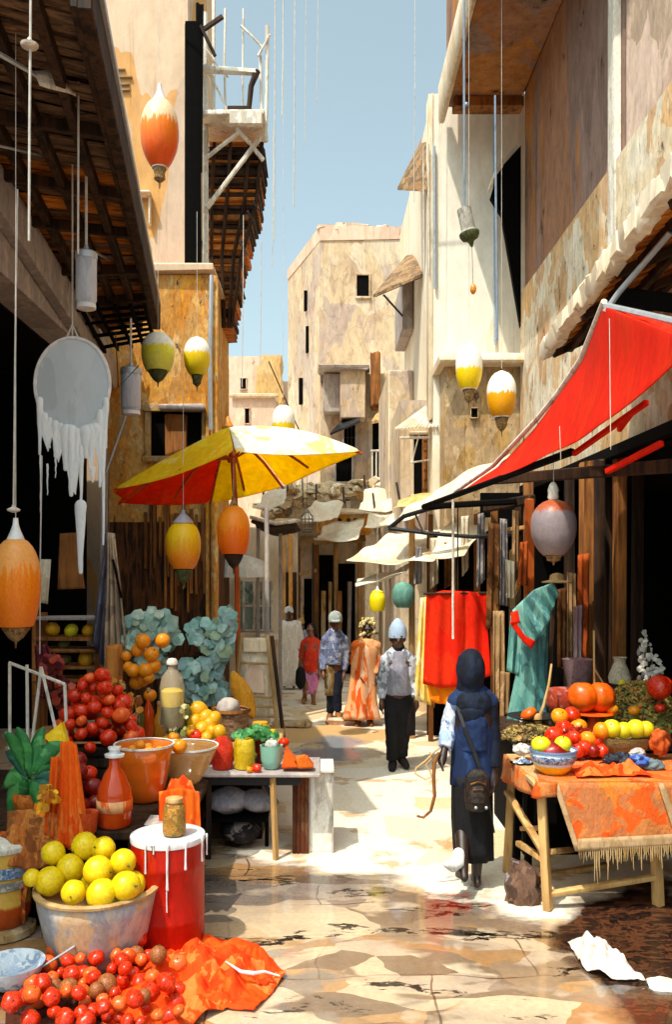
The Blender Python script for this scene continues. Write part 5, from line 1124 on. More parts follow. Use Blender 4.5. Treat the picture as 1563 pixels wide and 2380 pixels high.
crumple('cloth', 'crumpled orange cloth spread over the paving in front of the red drum', 'cloth', [G(330, 2190), G(420, 2178), G(545, 2192), G(600, 2205), G(625, 2240), G(672, 2272)], [G(200, 2400), G(400, 2420), G(480, 2372), G(520, 2345), G(585, 2360)], M_oc, nu=64, nv=44, amp=.15, fr=6.2, seed=2, lift=.015)
mb = MB()
pts = [G(520, 2245, .1), G(560, 2258, .12), G(600, 2262, .1), G(640, 2268, .08), G(618, 2280, .1)]
for i, (a, b_) in enumerate(zip(pts, pts[1:])): pass
tag(build('paint_splash', MB().tube([G(525, 2235, .10), G(560, 2258, .115), G(590, 2262, .115), G(615, 2258, .10), G(650, 2268, .07)], [.004, .009, .011, .007, .004], 8, round_=True), M_wc), 'ragged line of spilled white paint on the orange ground cloth', 'paint')
# tomatoes in the lower left corner
random.seed(11); placed = []
def pile(n, area, rr, kinds, label_fn, group, base=0.02, hmax=.0, tries=4000, seed=1, dmin=.85):
    random.seed(seed); out = []
    k = 0
    while len(out) < n and k < tries:
        k += 1; px, py = area(); z = base; p = G(px, py, 0); r = rr()
        zz = base+r+hmax(px, py)*random.random() if callable(hmax) else base+r+hmax*random.random()
        q = Vector((p.x, p.y, zz))
        if all((q-o[0]).length > (r+o[1])*dmin for o in out): out.append((q, r))
    xs = [q.x for q, r in out]; ys = [q.y for q, r in out]; rs = [r for q, r in out]; zs = [q.z for q, r in out]
    c = ((min(xs)+max(xs))/2, (min(ys)+max(ys))/2, min(zs))
    for q, r in out:
        kd = random.choice(kinds); fruit(kd[0], q, r, label_fn(q, r, c, (max(xs)-min(xs))/2, (max(ys)-min(ys))/2, max(zs)-min(zs), kd, (min(rs), max(rs))), kd[2], group, kd[1], lobes=kd[3], flat=kd[4])
tk = [('tomato', M_tom, 'tomato', 5, .86)]*6+[('tomato', fruit_mat('orange_tomato_skin', ['#ec5a1c', '#f07030', '#e04a14'], 9, .25), 'tomato', 5, .86)]*2+[('fig', fruit_mat('brown_fig_skin', ['#9a5a2c', '#7a3c1c', '#b87840'], 9, .5), 'fig', 0, 1.1)]
def area(): 
    while True:
        px = rnd(25, 425); py = rnd(2215, 2440)
        if px < 110 and py < 2320: continue
        if py < 2440-(2440-2215)*min(1, max(0, (px-20)/120)) : continue
        if px > 300 and py < 2215+(px-300)*.9: continue
        return px, py
pile(95, area, lambda: rnd(.028, .052), tk, zoned(lambda kd: {'tomato': 'tomato', 'fig': 'brown fig'}[kd[0]], 'the ground spread'), 'tomatoes spread at the lower left', base=.03, hmax=.12, seed=3, dmin=.8)
mb = MB(); mb.ribbon([G(15, 2250, .02), G(120, 2235, .02), G(430, 2225, .02)], [G(10, 2460, .02), G(200, 2470, .02), G(430, 2460, .02)], 20, 8, .02, 5)
tag(build('sacking', mb, cloth('dark_sacking', ['#3a2018', '#5a2c1c', '#241410', '#6a4030'], 8), solid=.01), 'dark sacking spread under the tomatoes', 'sacking')

# ===== left counter and goods
t = thing('market_counter', 'dark low market counter at the left crowded with jars and fruit', 'counter', (-1.9, 5.9, 0))
mb = MB(); mb.b2(-2.95, X(330, 5.3), 5.25, 6.9, .56, .62, .01); mb.b2(X(330, 5.3), X(475, 6.3), 5.9, 6.9, .56, .62, .01); build('top', mb, M_dwood, t)
mb = MB(); mb.b2(-2.9, -1.15, 5.35, 6.85, 0, .555, .01); build('base', mb, M_black, t)
for x in (-2.2, -1.5, -1.2):
    mb = MB(); mb.b2(x, x+.05, 5.29, 5.34, 0, .555, .006); build('leg', mb, M_dwood, t)
mb = MB(); mb.ribbon([Vector((-2.5, 5.22, .635)), Vector((-1.75, 5.2, .635))], [Vector((-2.5, 5.17, .12)), Vector((-1.78, 5.15, .1))], 26, 10, .04, 4, rip=.03, ripn=9); build('front_cloth', mb, patchy('patterned_orange_cloth', ['#c85a14', '#8a3410', '#e07a20', '#6a2810', '#d86a1c', '#a04418', '#3a1c10'], 9, (1, 1, 1), .9), t, solid=.008)
# dark back crates
def crate(name, label, x0, x1, y0, y1, z0, z1, m, slats=4, cat='crate'):
    t = thing(name, label, cat, ((x0+x1)/2, (y0+y1)/2, z0)); h = (z1-z0)/slats
    for k in range(slats):
        mb = MB(); z = z0+h*k; e = .015
        mb.b2(x0, x1, y0, y0+e, z+.006, z+h*.84, .003, .002); mb.b2(x0, x1, y1-e, y1, z+.006, z+h*.84, .003, .002); mb.b2(x0, x0+e, y0+e, y1-e, z+.006, z+h*.84, .003, .002); mb.b2(x1-e, x1, y0+e, y1-e, z+.006, z+h*.84, .003, .002); build('slat', mb, m, t)
    mb = MB(); mb.b2(x0+.016, x1-.016, y0+.016, y1-.016, z0+.004, z0+.03); build('floor', mb, m, t)
    return t
crate('wooden_crate', 'dark slatted crate under the red tomatoes on the left counter', -2.05, -1.45, 6.2, 6.75, .625, .95, M_dwood)
# tomato mound
def mound(n, c, rx, ry, h, rr, kinds, label_fn, group, seed=1, dm=.82):
    random.seed(seed); out = []
    for _ in range(5000):
        if len(out) >= n: break
        a = rnd(0, 6.283); q = math.sqrt(random.random()); x = c[0]+math.cos(a)*q*rx; y = c[1]+math.sin(a)*q*ry; r = rr(); z = c[2]+h*(1-q*q)*rnd(.55, 1)+r*.4
        p = Vector((x, y, z))
        if all((p-o[0]).length > (r+o[1])*dm for o in out): out.append((p, r))
    for p, r in out:
        kd = random.choice(kinds); rs = [o[1] for o in out]
        fruit(kd[0], p, r, zoned(lambda k_: k_[0], label_fn(kd))(p, r, c, rx, ry, h, kd, (min(rs), max(rs))), kd[2], group, kd[1], lobes=kd[3], flat=kd[4])
mound(60, (X(225, 6.4), 6.4, .92), .32, .26, .52, lambda: rnd(.04, .07), tk[:7], lambda kd: 'the counter pile', 'tomatoes piled on the left counter', 4)
mound(16, (X(195, 5.9), 5.7, .66), .16, .14, .30, lambda: rnd(.05, .07), [('tomato', M_drk, 'plum', 5, .9), tk[0]], lambda kd: 'the heap before the crate', 'dark fruit in front of the crate', 9)
mound(9, (X(300, 6.2), 6.3, .72), .16, .1, .24, lambda: rnd(.05, .065), [tk[0], ('orange', M_org, 'orange', 0, .97)], lambda kd: 'the heap beside the tomato pile', 'fruit right of the tomato pile', 12)
# green plant in an orange pot
b = W(75, 1880, 5.35); t = thing('potted_plant', 'broad leaved green plant spilling from an orange pot at the left edge', 'plant', b)
def leaf(root, base, tip, w_, m, droop=.04, nm='leaf'):
    base = Vector(base); tip = Vector(tip); dr = (tip-base); side = dr.cross(Vector((0, -1, .15))).normalized(); mb = MB(); g = []
    for i in range(9):
        u = i/8; p = base+dr*u+Vector((0, 0, droop*math.sin(math.pi*u))); ww = w_*math.sin(math.pi*(u*.93+.04))**.8
        g.append([mb.bm.verts.new(p+side*ww*q+Vector((0, -.012*(1-abs(q)), 0))) for q in (-1, -.5, 0, .5, 1)])
    for i in range(8):
        for j in range(4): mb.bm.faces.new((g[i][j], g[i+1][j], g[i+1][j+1], g[i][j+1]))
    return build(nm, mb, m, root, solid=.003, smooth=80)
M_leaf = patchy('green_leaf', ['#348040', '#4a9848', '#286c34', '#62a860', '#2e7440'], 6, (1, 1, 1), .4, .12); M_lf2 = patchy('teal_leaf', ['#2a6450', '#387860', '#1c4c3c'], 6, (1, 1, 1), .4)
cx, cy = 70, 1800
for (x0, y0, x1, y1, w_) in [(70, 1805, 40, 1690, 17), (72, 1800, 100, 1690, 15), (75, 1800, 148, 1725, 20), (60, 1805, 15, 1745, 18), (65, 1810, 5, 1830, 20), (60, 1815, 20, 1900, 24), (72, 1812, 55, 1905, 22), (80, 1808, 125, 1830, 14), (85, 1812, 125, 1885, 17), (75, 1815, 95, 1890, 17), (85, 1800, 130, 1790, 12), (55, 1790, 12, 1700, 14)]:
    leaf(t, W(x0, y0, 5.3), W(x1, y1, 5.3+rnd(-.12, .1)), w_*5.3/F, random.choice((M_leaf, M_leaf, M_lf2)))
mb = MB(); mb.lathe([(.09, 0), (.13, .08), (.15, .17), (.14, .2), (.12, .18), (.001, .17)], Vector((b.x, 5.42, .63)), 24); build('pot', mb, patchy('orange_glaze', ['#c8641c', '#a84c14', '#e08030', '#6a3418'], 8, (1, 1, 1), .4), t)
# yellow cone cloth and hanging orange cloth
t = thing('cloth_cone', 'yellow cloth cone pointing down between the green leaves and the tomatoes', 'cloth', W(130, 1735, 5.5))
mb = MB(); mb.prism([W(100, 1712, 5.6), W(142, 1680, 5.6), W(158, 1738, 5.55), W(130, 1740, 5.5)], (0, .06, 0)); build('fold', mb, cloth('yellow_cloth', ['#f6c820', '#f2b818', '#f8d848'], 6), t)
def drape(name, label, cat, A, B, m, nu=24, nv=20, rip=.02, ripn=10, amp=.02, seed=1, solid=.006, fr=3):
    mb = MB(); mb.ribbon(A, B, nu, nv, amp, fr, 0, seed, rip, ripn); return tag(build(name, mb, m, solid=solid, smooth=80), label, cat)
M_orc = cloth('orange_cloth', ['#f0560c', '#e84808', '#f66c1c', '#f88a3c'], 6, transl=.15)
drape('hanging_cloth', 'long orange cloth hanging down between the plant and the bottle', 'cloth', [W(140, 1725, 5.25), W(165, 1722, 5.25), W(178, 1730, 5.25)], [W(128, 1965, 5.15), W(170, 1975, 5.15), W(206, 1955, 5.15)], M_orc, rip=.02, ripn=6)
drape('shawl', 'faded orange brown shawl hanging over the counter below the plant', 'cloth', [W(15, 1885, 5.2), W(75, 1880, 5.2), W(135, 1890, 5.2)], [W(10, 2010, 5.12), W(75, 2025, 5.12), W(140, 2000, 5.12)], patchy('faded_shawl', ['#c8702c', '#8a4018', '#d88a40', '#a8541c', '#5a2c18'], 8, (1, 1, 1)), rip=.02, ripn=7)
# tall amber bottle
M_amb = glass('amber_glass', '#d8480c', .08, .8)
b = Vector((X(266, 5.35), 5.35, .625)); t = lathe_thing('bottle', 'tall amber bottle with a white stopper on the front of the left counter', 'bottle', b, [(.09, 0), (.105, .02), (.108, .18), (.1, .24), (.06, .33), (.035, .37), (.032, .43)], M_amb, 28)
add_lathe(t, 'stopper', b, [(.035, .425), (.06, .43), (.062, .445), (.035, .45), (.032, .47), (.04, .475), (.04, .49), (.001, .495)], M_wc, 20)
add_lathe(t, 'label', b, [(.1095, .1), (.1095, .17)], M_or, 28)
b = Vector((X(215, 5.3), 5.2, .625)); lathe_thing('cup', 'small orange terracotta cup left of the amber bottle', 'cup', b, [(.04, 0), (.048, .01), (.06, .12), (.062, .13), (.052, .125), (.04, .02), (.001, .02)], patchy('terracotta', ['#e0541c', '#d04814', '#ec6c30'], 8), 22)
# amber glass basket bowl
M_agl = glass('orange_tinted_glass', '#e8761c', .08, .62); M_cgl = glass('clear_glass', '#e8d8bc', .05, .28)
b = Vector((X(335, 5.95), 5.95, .625)); t = lathe_thing('glass_bowl', 'deep orange glass bowl of cut fruit in the middle of the left counter', 'bowl', b, [(.1, 0), (.125, .02), (.15, .12), (.175, .28), (.2, .38)], M_agl, 32)
add_lathe(t, 'rim', b, [(.198, .375), (.208, .38), (.208, .392), (.196, .39)], M_wpaint, 32)
add_lathe(t, 'contents', b, [(.11, .03), (.135, .12), (.145, .18), (.001, .2)], M_pmp, 24)
mound(6, (b.x, b.y, b.z+.3), .13, .1, .08, lambda: rnd(.035, .045), [('orange', M_org, 'orange', 0, .97)], lambda kd: 'the deep glass bowl', 'fruit in the deep glass bowl', 3)
b = Vector((X(430, 6.4), 6.45, .625)); t = lathe_thing('wide_glass_bowl', 'wide clear glass dish behind the deep orange bowl', 'bowl', b, [(.08, 0), (.1, .01), (.17, .12), (.22, .23), (.235, .27)], glass('smoky_glass', '#b88850', .08, .5), 32)
add_lathe(t, 'rim', b, [(.233, .265), (.243, .27), (.243, .28), (.23, .278)], M_wc, 32)
fruit('orange', W(417, 1735, 6.15), .055, 'single orange balanced on the rim of the deep glass bowl', 'orange', None, M_org)
crumple('cloth', 'bright orange cloth heaped on the counter behind the spice jar', 'cloth', [Vector((X(372, 5.7), 5.9, .66)), Vector((X(455, 5.7), 5.85, .66))], [Vector((X(375, 5.6), 5.6, .64)), Vector((X(462, 5.6), 5.6, .64))], M_oc, 24, 18, .2, 7, seed=5)
drape('hanging_cloth', 'orange red cloth falling from the counter behind the red drum', 'cloth', [W(370, 1840, 5.55), W(420, 1830, 5.5), W(462, 1840, 5.55)], [W(372, 1990, 5.42), W(420, 2000, 5.4), W(470, 1985, 5.42)], M_orc, rip=.03, ripn=8, seed=3)
t = thing('black_box', 'black wooden box with pale marks between the bottle and the spice jar', 'box', (X(345, 5.45), 5.5, .3)); mb = MB(); mb.b2(X(305, 5.45), X(378, 5.45), 5.40, 5.6, .32, .60, .008); build('body', mb, plain('speckled_black', '#1a1618', .5, var=.4, nsc=40), t); mb = MB(); mb.b2(X(303, 5.45), X(380, 5.45), 5.395, 5.61, .601, .618, .004); build('lid', mb, M_grey, t)
# tall bottle of preserved fruit
b = W(400, 1690, 6.9); t = lathe_thing('preserve_bottle', 'tall clear bottle with yellow preserved fruit behind the glass bowls', 'bottle', b, [(.085, 0), (.1, .02), (.1, .32), (.085, .4), (.05, .45), (.035, .47), (.035, .5)], M_cgl, 28)
add_lathe(t, 'preserve', b, [(.08, .02), (.09, .03), (.09, .16), (.001, .165)], M_nuts, 20); add_lathe(t, 'yellow_fruit', b, [(.088, .17), (.092, .2), (.09, .29), (.06, .31), (.001, .31)], M_lem, 20)
add_lathe(t, 'stopper', b, [(.036, .5), (.045, .505), (.045, .53), (.03, .55), (.001, .555)], M_wpaint, 18)
# raised display bench behind
t = thing('display_bench', 'raised wooden bench behind the left counter carrying baskets and greenery', 'bench', (-1.5, 7.4, 0))
mb = MB(); mb.b2(-2.6, X(655, 7.3), 7.02, 8.0, .72, .775, .01); build('top', mb, M_lwood, t); mb = MB(); mb.b2(-2.55, -.5, 7.1, 7.95, 0, .715); build('base', mb, M_dwood, t)
# yellow fruit pyramid
yl = [(462, 1652, 20), (452, 1678, 17), (478, 1668, 17), (498, 1670, 15), (487, 1683, 15), (445, 1700, 14), (470, 1695, 17), (492, 1702, 15), (458, 1713, 16), (510, 1702, 15), (480, 1716, 14)]
ML = ['mango at the very top of the pyramid', 'mango on the left slope of the pyramid', 'mango in the middle of the second row', 'mango on the right slope of the pyramid', 'central small mango of the pyramid', 'mango at the left end of the third row', 'mango in the middle of the third row', 'mango right in the third row', '', 'small mango at the right end', 'mango at the front foot of the pyramid']
M_yel = fruit_mat('mango_skin', ['#e8a010', '#d89c14', '#f0b020', '#c8940c'], 8)
for i, (px, py, rr) in enumerate(yl):
    d = 7.0-.1+.16*((1720-py)/70); m = M_tom if i == 8 else M_yel
    fruit('mango' if i != 8 else 'tomato', W(px, py, d), rr*d/F*1.08, ML[i] if i != 8 else 'single red tomato at the foot of the mango pyramid', 'mango' if i != 8 else 'tomato', 'mangoes in the pyramid' if i != 8 else None, m, flat=1.15)
b = W(465, 1722, 6.95); b.z = .78; t = lathe_thing('tray', 'round pale tray under the mango pyramid', 'tray', Vector((b.x, 6.98, .70)), [(.14, 0), (.16, .01), (.19, .05), (.185, .055), (.001, .03)], M_grey, 30)
add_lathe(t, 'foot', Vector((b.x, 6.98, .62)), [(.09, .003), (.1, .01), (.05, .05), (.06, .08)], M_grey, 20)
# hanging bunch of oranges
random.seed(8)
og = [(332, 1490, 18), (378, 1489, 17), (320, 1511, 16), (352, 1521, 18), (339, 1558, 18), (358, 1548, 17), (309, 1558, 16), (298, 1550, 13), (330, 1580, 17), (317, 1586, 17), (293, 1525, 12), (349, 1616, 15), (345, 1575, 14)]
nm_ = ['uppermost left orange', 'orange alone at the upper right', 'orange just below the uppermost left one', 'central orange in the upper row', 'orange in the middle of the bunch', 'orange right of the middle', 'left orange of the middle row', 'small orange at the far left', 'orange below the middle one', 'low left orange', 'small yellow orange at the upper far left', 'lowest orange below the whole bunch', 'half hidden orange behind the middle row']
for (px, py, rr), lb in zip(og, nm_):
    o = fruit('orange', W(px, py, 7.3+rnd(-.06, .06)), rr*7.3/F, lb+' hanging before the pale green leaves', 'orange', 'oranges hanging before the pale green leaves', M_org)
# pale green leaf bushes
def foliage(name, label, cat, blobs, d, m, leafs, lsz, stemm, seed=1, mats=None):
    random.seed(seed); t = thing(name, label, cat, W(blobs[0][0], blobs[0][1]+blobs[0][3], d)); mb = MB()
    for (px, py, rx, ry, n) in blobs:
        for _ in range(n):
            a = rnd(0, 6.283); q = random.random()**.5; c = W(px+math.cos(a)*q*rx, py+math.sin(a)*q*ry, d+rnd(-.18, .18)); r = lsz*rnd(.6, 1.3)
            nrm = Vector((rnd(-.7, .7), -1, rnd(-.3, .9))).normalized(); x = nrm.cross(Vector((0, 0, 1))).normalized(); y = nrm.cross(x); k = random.choice((5, 6, 7)); ph = rnd(0, 6)
            cc = mb.bm.verts.new(c+nrm*r*.15); vs = [mb.bm.verts.new(c+(x*math.cos(ph+2*math.pi*i/k)+y*math.sin(ph+2*math.pi*i/k))*r*rnd(.75, 1.1)) for i in range(k)]
            for i in range(k): mb.bm.faces.new((cc, vs[i], vs[(i+1) % k]))
    build('leaves', mb, m, t, smooth=80); mb = MB()
    bx, by, rx, ry, _ = blobs[0]; root = W(bx, by+ry*1.5, d)
    for (px, py, rx, ry, n) in blobs:
        for _ in range(4): e = W(px+rnd(-rx, rx)*.7, py+rnd(-ry, ry)*.6, d); mb.tube([root, root.lerp(e, .5)+Vector((rnd(-.03, .03), 0, .03)), e], [.014, .009, .004], 5)
    build('branches', mb, stemm, t); return t
M_euc = island('pale_green_leaf', ['#8fb0a4', '#a4c4b4', '#7ea096', '#bccfc0', '#90b0a8', '#b0c0ae', '#98a890'])
M_euc2 = island('blue_green_leaf', ['#84aea6', '#94bcb2', '#74a098', '#9cb8ae', '#86a4a4', '#8a9c80', '#a4c0b8'])
foliage('eucalyptus_bush', 'pale green round leaved bush behind the hanging oranges', 'plant', [(350, 1450, 55, 32, 110), (305, 1480, 24, 40, 45), (395, 1480, 22, 30, 35), (345, 1530, 40, 40, 50)], 7.75, M_euc, 0, .055, M_dwood, 3)
foliage('cactus_bush', 'blue green prickly pear like bush between the preserve bottle and the easel', 'plant', [(470, 1470, 30, 28, 45), (505, 1500, 26, 60, 80), (455, 1560, 36, 28, 60), (495, 1600, 28, 40, 55), (450, 1610, 20, 26, 25), (530, 1450, 14, 40, 22)], 7.75, M_euc2, 0, .06, M_dwood, 4)
# woven basket
b = Vector((X(538, 7.35), 7.35, .78)); t = lathe_thing('woven_basket', 'round woven basket with a dark stone coloured lid in front of the easel', 'basket', b, [(.11, 0), (.135, .02), (.15, .12), (.145, .2), (.155, .235)], patchy('wicker', ['#8a5c38', '#b08058', '#6a4428', '#c8a078', '#9a4a28', '#d8c0a0'], 24, (1, 1, 2.4), .8, .2, 1.0, bd=.02), 30)
add_lathe(t, 'rim', b, [(.15, .23), (.168, .235), (.165, .26), (.14, .25)], M_bwood, 30, wob=.03)
mb = MB(); mb.ball(b+Vector((-.03, 0, .27)), (.1, .1, .08), 3, .15); build('lid', mb, M_grey, t)
# big dry leaf
leafd = thing('dry_leaf', 'huge ochre dry leaf leaning behind the woven basket', 'leaf', W(565, 1640, 7.55)); leaf(leafd, W(590, 1670, 7.55), W(540, 1560, 7.6), .085, patchy('ochre_leaf', ['#d8901c', '#c88414', '#e0a030'], 6), .0, 'blade')
# pale easel
t = thing('easel', 'pale wooden easel with an arched panel leaning by the lane edge', 'easel', (X(600, 8.0), 8.05, 0))
mb = MB(); mb.b2(X(556, 8), X(625, 8), 7.98, 8.02, Zp(1690, 8), Zp(1483, 8), .006, .004); build('board', mb, patchy('cream_board', ['#e6d4b8', '#d8c4a4', '#ecdec8', '#cbb48c'], 5), t)
mb = MB(); mb.b2(X(566, 7.96), X(622, 7.96), 7.945, 7.975, Zp(1515, 7.96), Zp(1487, 7.96), .004); build('upper_panel', mb, M_beige, t)
mb = MB(); mb.prism([W(x, y, 7.95) for x, y in [(570, 1610), (570, 1565), (576, 1548), (588, 1540), (602, 1544), (612, 1560), (614, 1610)]], (0, .025, 0)); build('arched_panel', mb, M_rose, t)
for (x0, y0, x1, y1) in [(560, 1475, 540, 1740), (622, 1475, 650, 1742), (632, 1478, 662, 1738)]:
    mb = MB(); mb.beam(W(x0, y0, 7.93), W(x1, y1, 7.85), .03, .03, .004); build('leg', mb, M_dwood if x0 == 632 else M_lwood, t)
for y in (1540, 1618, 1640, 1662, 1684):
    mb = MB(); mb.beam(W(556, y, 7.92), W(640, y+4, 7.92), .025, .02, .003); build('rung', mb, M_lwood, t)
# jars behind the small table
for (px, py, w_, h_, m, lb) in [(605, 1690, 22, 52, M_yel, 'amber jar standing in front of the easel'), (632, 1698, 12, 34, M_lem, 'small yellow jar right of the amber jar by the easel')]:
    d = 7.1; b = Vector((X(px, d), d, .78)); r = w_*d/F; h = h_*d/F; lathe_thing('jar', lb, 'jar', b, [(r*.85, 0), (r, .02), (r, h*.8), (r*.8, h*.95), (r*.8, h)], m, 20)
# herbs
foliage('herb_bunch', 'bunch of dark green herbs lying behind the jars on the small table', 'herbs', [(590, 1700, 32, 14, 50), (625, 1712, 22, 8, 24), (560, 1708, 16, 8, 14)], 6.85, M_leaf, 0, .03, M_leaf, 6)
mound(14, (X(560, 6.95), 6.95, .70), .26, .08, .1, lambda: rnd(.02, .03), [('olive', fruit_mat('olive_skin', ['#8a8440', '#a09850', '#6a6430'], 12), 'olive', 0, 1.1)], lambda kd: 'the olives beside the herbs', 'olives beside the herbs', 2)

# ===== small table
t = thing('small_table', 'small table with a grey top and one tan leg carrying jars by the lane', 'table', (X(610, 6.7), 6.8, 0)); zt = .665
mb = MB(); mb.b2(X(470, 6.55), X(745, 6.55), 6.55, 7.15, zt-.03, zt, .008); build('tabletop', mb, M_grey, t)
mb = MB(); mb.b2(X(478, 6.6), X(700, 6.6), 6.6, 6.62, zt-.1, zt-.032, .004); build('apron', mb, M_iron, t)
for (x0, x1, d) in [(634, 642, 6.6), (560, 560, 7.1), (485, 485, 6.62)]:
    mb = MB(); mb.beam((X(x0, d), d, zt-.03), (X(x1, d), d-.02, .0), .04, .035, .004); build('leg', mb, M_swood if d == 6.6 else M_dwood, t)
mb = MB(); mb.tube([W(600, 1812, 6.65), W(622, 1830, 6.65), W(633, 1855, 6.63)], .016, 6); build('brace', mb, M_iron, t)
t = thing('brown_chest', 'brown plank chest standing under the right end of the small table', 'chest', (X(700, 6.8), 6.8, 0)); mb = MB()
for k in range(4): x0 = X(680+k*9.6, 6.72); mb.b2(x0, x0+.029, 6.72, 6.74, .0, .62, .003, .002)
build('front_planks', mb, patchy('stained_brown_planks', ['#6a3418', '#8a4a24', '#4a2412', '#7c5438'], 5, (1, 1, .3)), t); mb = MB(); mb.b2(X(680, 6.75), X(718, 6.75), 6.742, 7.1, 0, .62, .004); build('body', mb, M_bwood, t)
t = thing('white_crate', 'tall whitewashed crate at the lane side of the small table', 'crate', (X(746, 6.9), 6.9, 0)); mb = MB(); mb.b2(X(720, 6.75), X(774, 6.75), 6.76, 7.12, 0, .63, .006); build('body', mb, M_wpaint, t)
for (x0, x1, z0, z1) in [(718, 722, 0, .63), (772, 776, 0, .63)]:
    mb = MB(); mb.b2(X(x0, 6.74), X(x1, 6.74), 6.735, 6.757, z0, z1, .002); build('edge_batten', mb, M_grey, t)
mb = MB(); mb.b2(X(716, 6.74), X(777, 6.74), 6.72, 7.13, .632, .655, .004); build('lid', mb, M_wpaint, t)
# sacks under table
for i, (px, py, r, lb) in enumerate([(530, 1860, .17, 'lilac grey sack, left one under the small table'), (600, 1862, .15, 'pale grey sack, right one under the small table'), (560, 1930, .16, 'mottled dark and pale sack on the ground under the small table')]):
    mb = MB(); p = W(px, py, 6.9); mb.ball(p, (r, r*.8, r*.62), 3, .2, i*3, 1.6); mn = max(0, .012);
    for v in mb.bm.verts: v.co.z = max(v.co.z, .01)
    tag(build('sack', mb, patchy('lilac_sack' if i < 2 else 'mottled_sack', ['#a8a0a8', '#98909a', '#b8b0b4'] if i < 2 else ['#1c181a', '#a89890', '#4a4040', '#0e0c0e'], 5, (1, 1, 1)), smooth=180), lb, 'sack')
    if i < 2:
        pass
t = thing('low_shelf', 'black low shelf inside the small table holding the grey sacks', 'shelf', (X(560, 6.9), 6.95, 0)); mb = MB(); mb.b2(X(480, 6.9), X(625, 6.9), 6.75, 7.1, Zp(1893, 6.9)-.02, Zp(1893, 6.9), .004); build('board', mb, M_black, t)
for px in (484, 620):
    mb = MB(); mb.b2(X(px, 6.9)-.015, X(px, 6.9)+.015, 6.9, 6.93, 0, Zp(1893, 6.9)-.021); build('leg', mb, M_black, t)
# jars on the small table
def onT(px, d=6.72): return Vector((X(px, d), d, zt+.001))
def jarp(r, h): return [(r*.72, 0), (r*.86, h*.03), (r, h*.25), (r*1.02, h*.5), (r*.9, h*.8), (r*.55, h*.94), (r*.42, h)]
lathe_thing('red_jar', 'dimpled red jar at the left end of the small table', 'jar', onT(517), jarp(.088, .25), patchy('dimpled_red', ['#d82c10', '#e83c18', '#c42008'], 12, (1, 1, 1), .35, .15, .8), 26)
t = lathe_thing('yellow_jar', 'ochre yellow jar between the red jar and the teal cup', 'jar', onT(568), [(.065, 0), (.078, .01), (.085, .12), (.082, .2), (.07, .23), (.062, .235)], patchy('yellow_glaze', ['#d8b418', '#c8a414', '#e4c430'], 10, (1, 1, 1), .35), 26)
lathe_thing('glass_tumbler', 'dark red glass tumbler behind the teal cup', 'glass', onT(607, 6.95), [(.06, 0), (.062, .01), (.075, .22), (.076, .235)], glass('ruby_glass', '#8a2010', .1, .85), 22)
lathe_thing('teal_cup', 'pale teal cup with a rounded foot on the small table', 'cup', onT(631), [(.045, 0), (.06, .012), (.082, .07), (.088, .17), (.09, .185), (.08, .182), (.07, .07), (.001, .03)], plain('teal_glaze', '#8cc4b0', .4, var=.05), 28)
fruit('tomato', W(597, 1786, 6.6), .038, 'red tomato on the small table in front of the ruby tumbler', 'tomato', None, M_tom, lobes=5, flat=.86); fruit('tomato', W(580, 1789, 6.58), .026, 'small orange tomato at the foot of the yellow jar', 'tomato', None, M_org, lobes=5, flat=.86)
mb = MB(); mb.ball(onT(631, 6.72)+Vector((0, 0, .19)), (.055, .055, .05), 2, .3, 5); tag(build('paper_ball', mb, M_wpaint), 'crumpled cream paper sticking out of the teal cup', 'paper')
for i, (pp, lb) in enumerate([([(654, 1788), (664, 1737), (700, 1785)], 'tall orange red melon wedge right of the teal cup'), ([(690, 1788), (684, 1766), (712, 1760), (732, 1786)], 'rounded orange melon wedge at the right end of the small table')]):
    mb = MB(); mb.prism([W(x, y, 6.6) for x, y in pp], (0, .14, 0)); bmesh.ops.bevel(mb.bm, geom=mb.bm.edges[:], offset=.012, segments=2, affect='EDGES'); tag(build('melon_wedge', mb, M_pmp if i == 0 else patchy('orange_flesh', ['#ec7014', '#e8641c', '#f08028'], 6)), lb, 'melon')
fruit('tomato', W(660, 1726, 6.8), .045, 'red tomato perched behind the tall melon wedge', 'tomato', None, M_tom, lobes=5, flat=.86)
# ===== right stall
zt = .84
t = thing('stall_table', 'trestle table on splayed tan legs carrying fruit bowls at the right of the lane', 'table', (2.0, 6, 0))
mb = MB(); mb.b2(1.37, 2.9, 5.58, 6.45, zt-.04, zt, .008); build('tabletop', mb, M_lwood, t)
for a, b_ in [((1.43, 5.62), (1.47, 5.60)), ((2.18, 5.66), (2.22, 5.68)), ((1.42, 6.38), (1.36, 6.3)), ((2.8, 6.3), (2.85, 6.3)), ((2.75, 5.66), (2.8, 5.68))]:
    mb = MB(); mb.beam((a[0], a[1], zt-.04), (b_[0], b_[1], 0), .065, .055, .006, jit=.003); build('leg', mb, M_swood, t)
for a, b_, w_ in [(W(1280, 2078, 5.62), W(1540, 2035, 5.68), .06), (W(1268, 2000, 5.64), W(1205, 1960, 6.2), .04), (W(1180, 1840, 6.3), W(1268, 1985, 5.62), .05), (W(1215, 1925, 6.2), W(1265, 1925, 5.9), .04), (W(1278, 1980, 5.64), W(1330, 1975, 6.2), .05), (W(1196, 2045, 6.3), W(1420, 2010, 6.3), .05)]:
    mb = MB(); mb.beam(a, b_, w_, .035, .005, jit=.003); build('crossbar', mb, M_swood, t)
for px in (1205, 1232):
    mb = MB(); mb.beam(W(px+3, 1815, 6.25), W(px-6, 2070, 6.25), .05, .05, .005); build('rear_leg', mb, M_black, t)
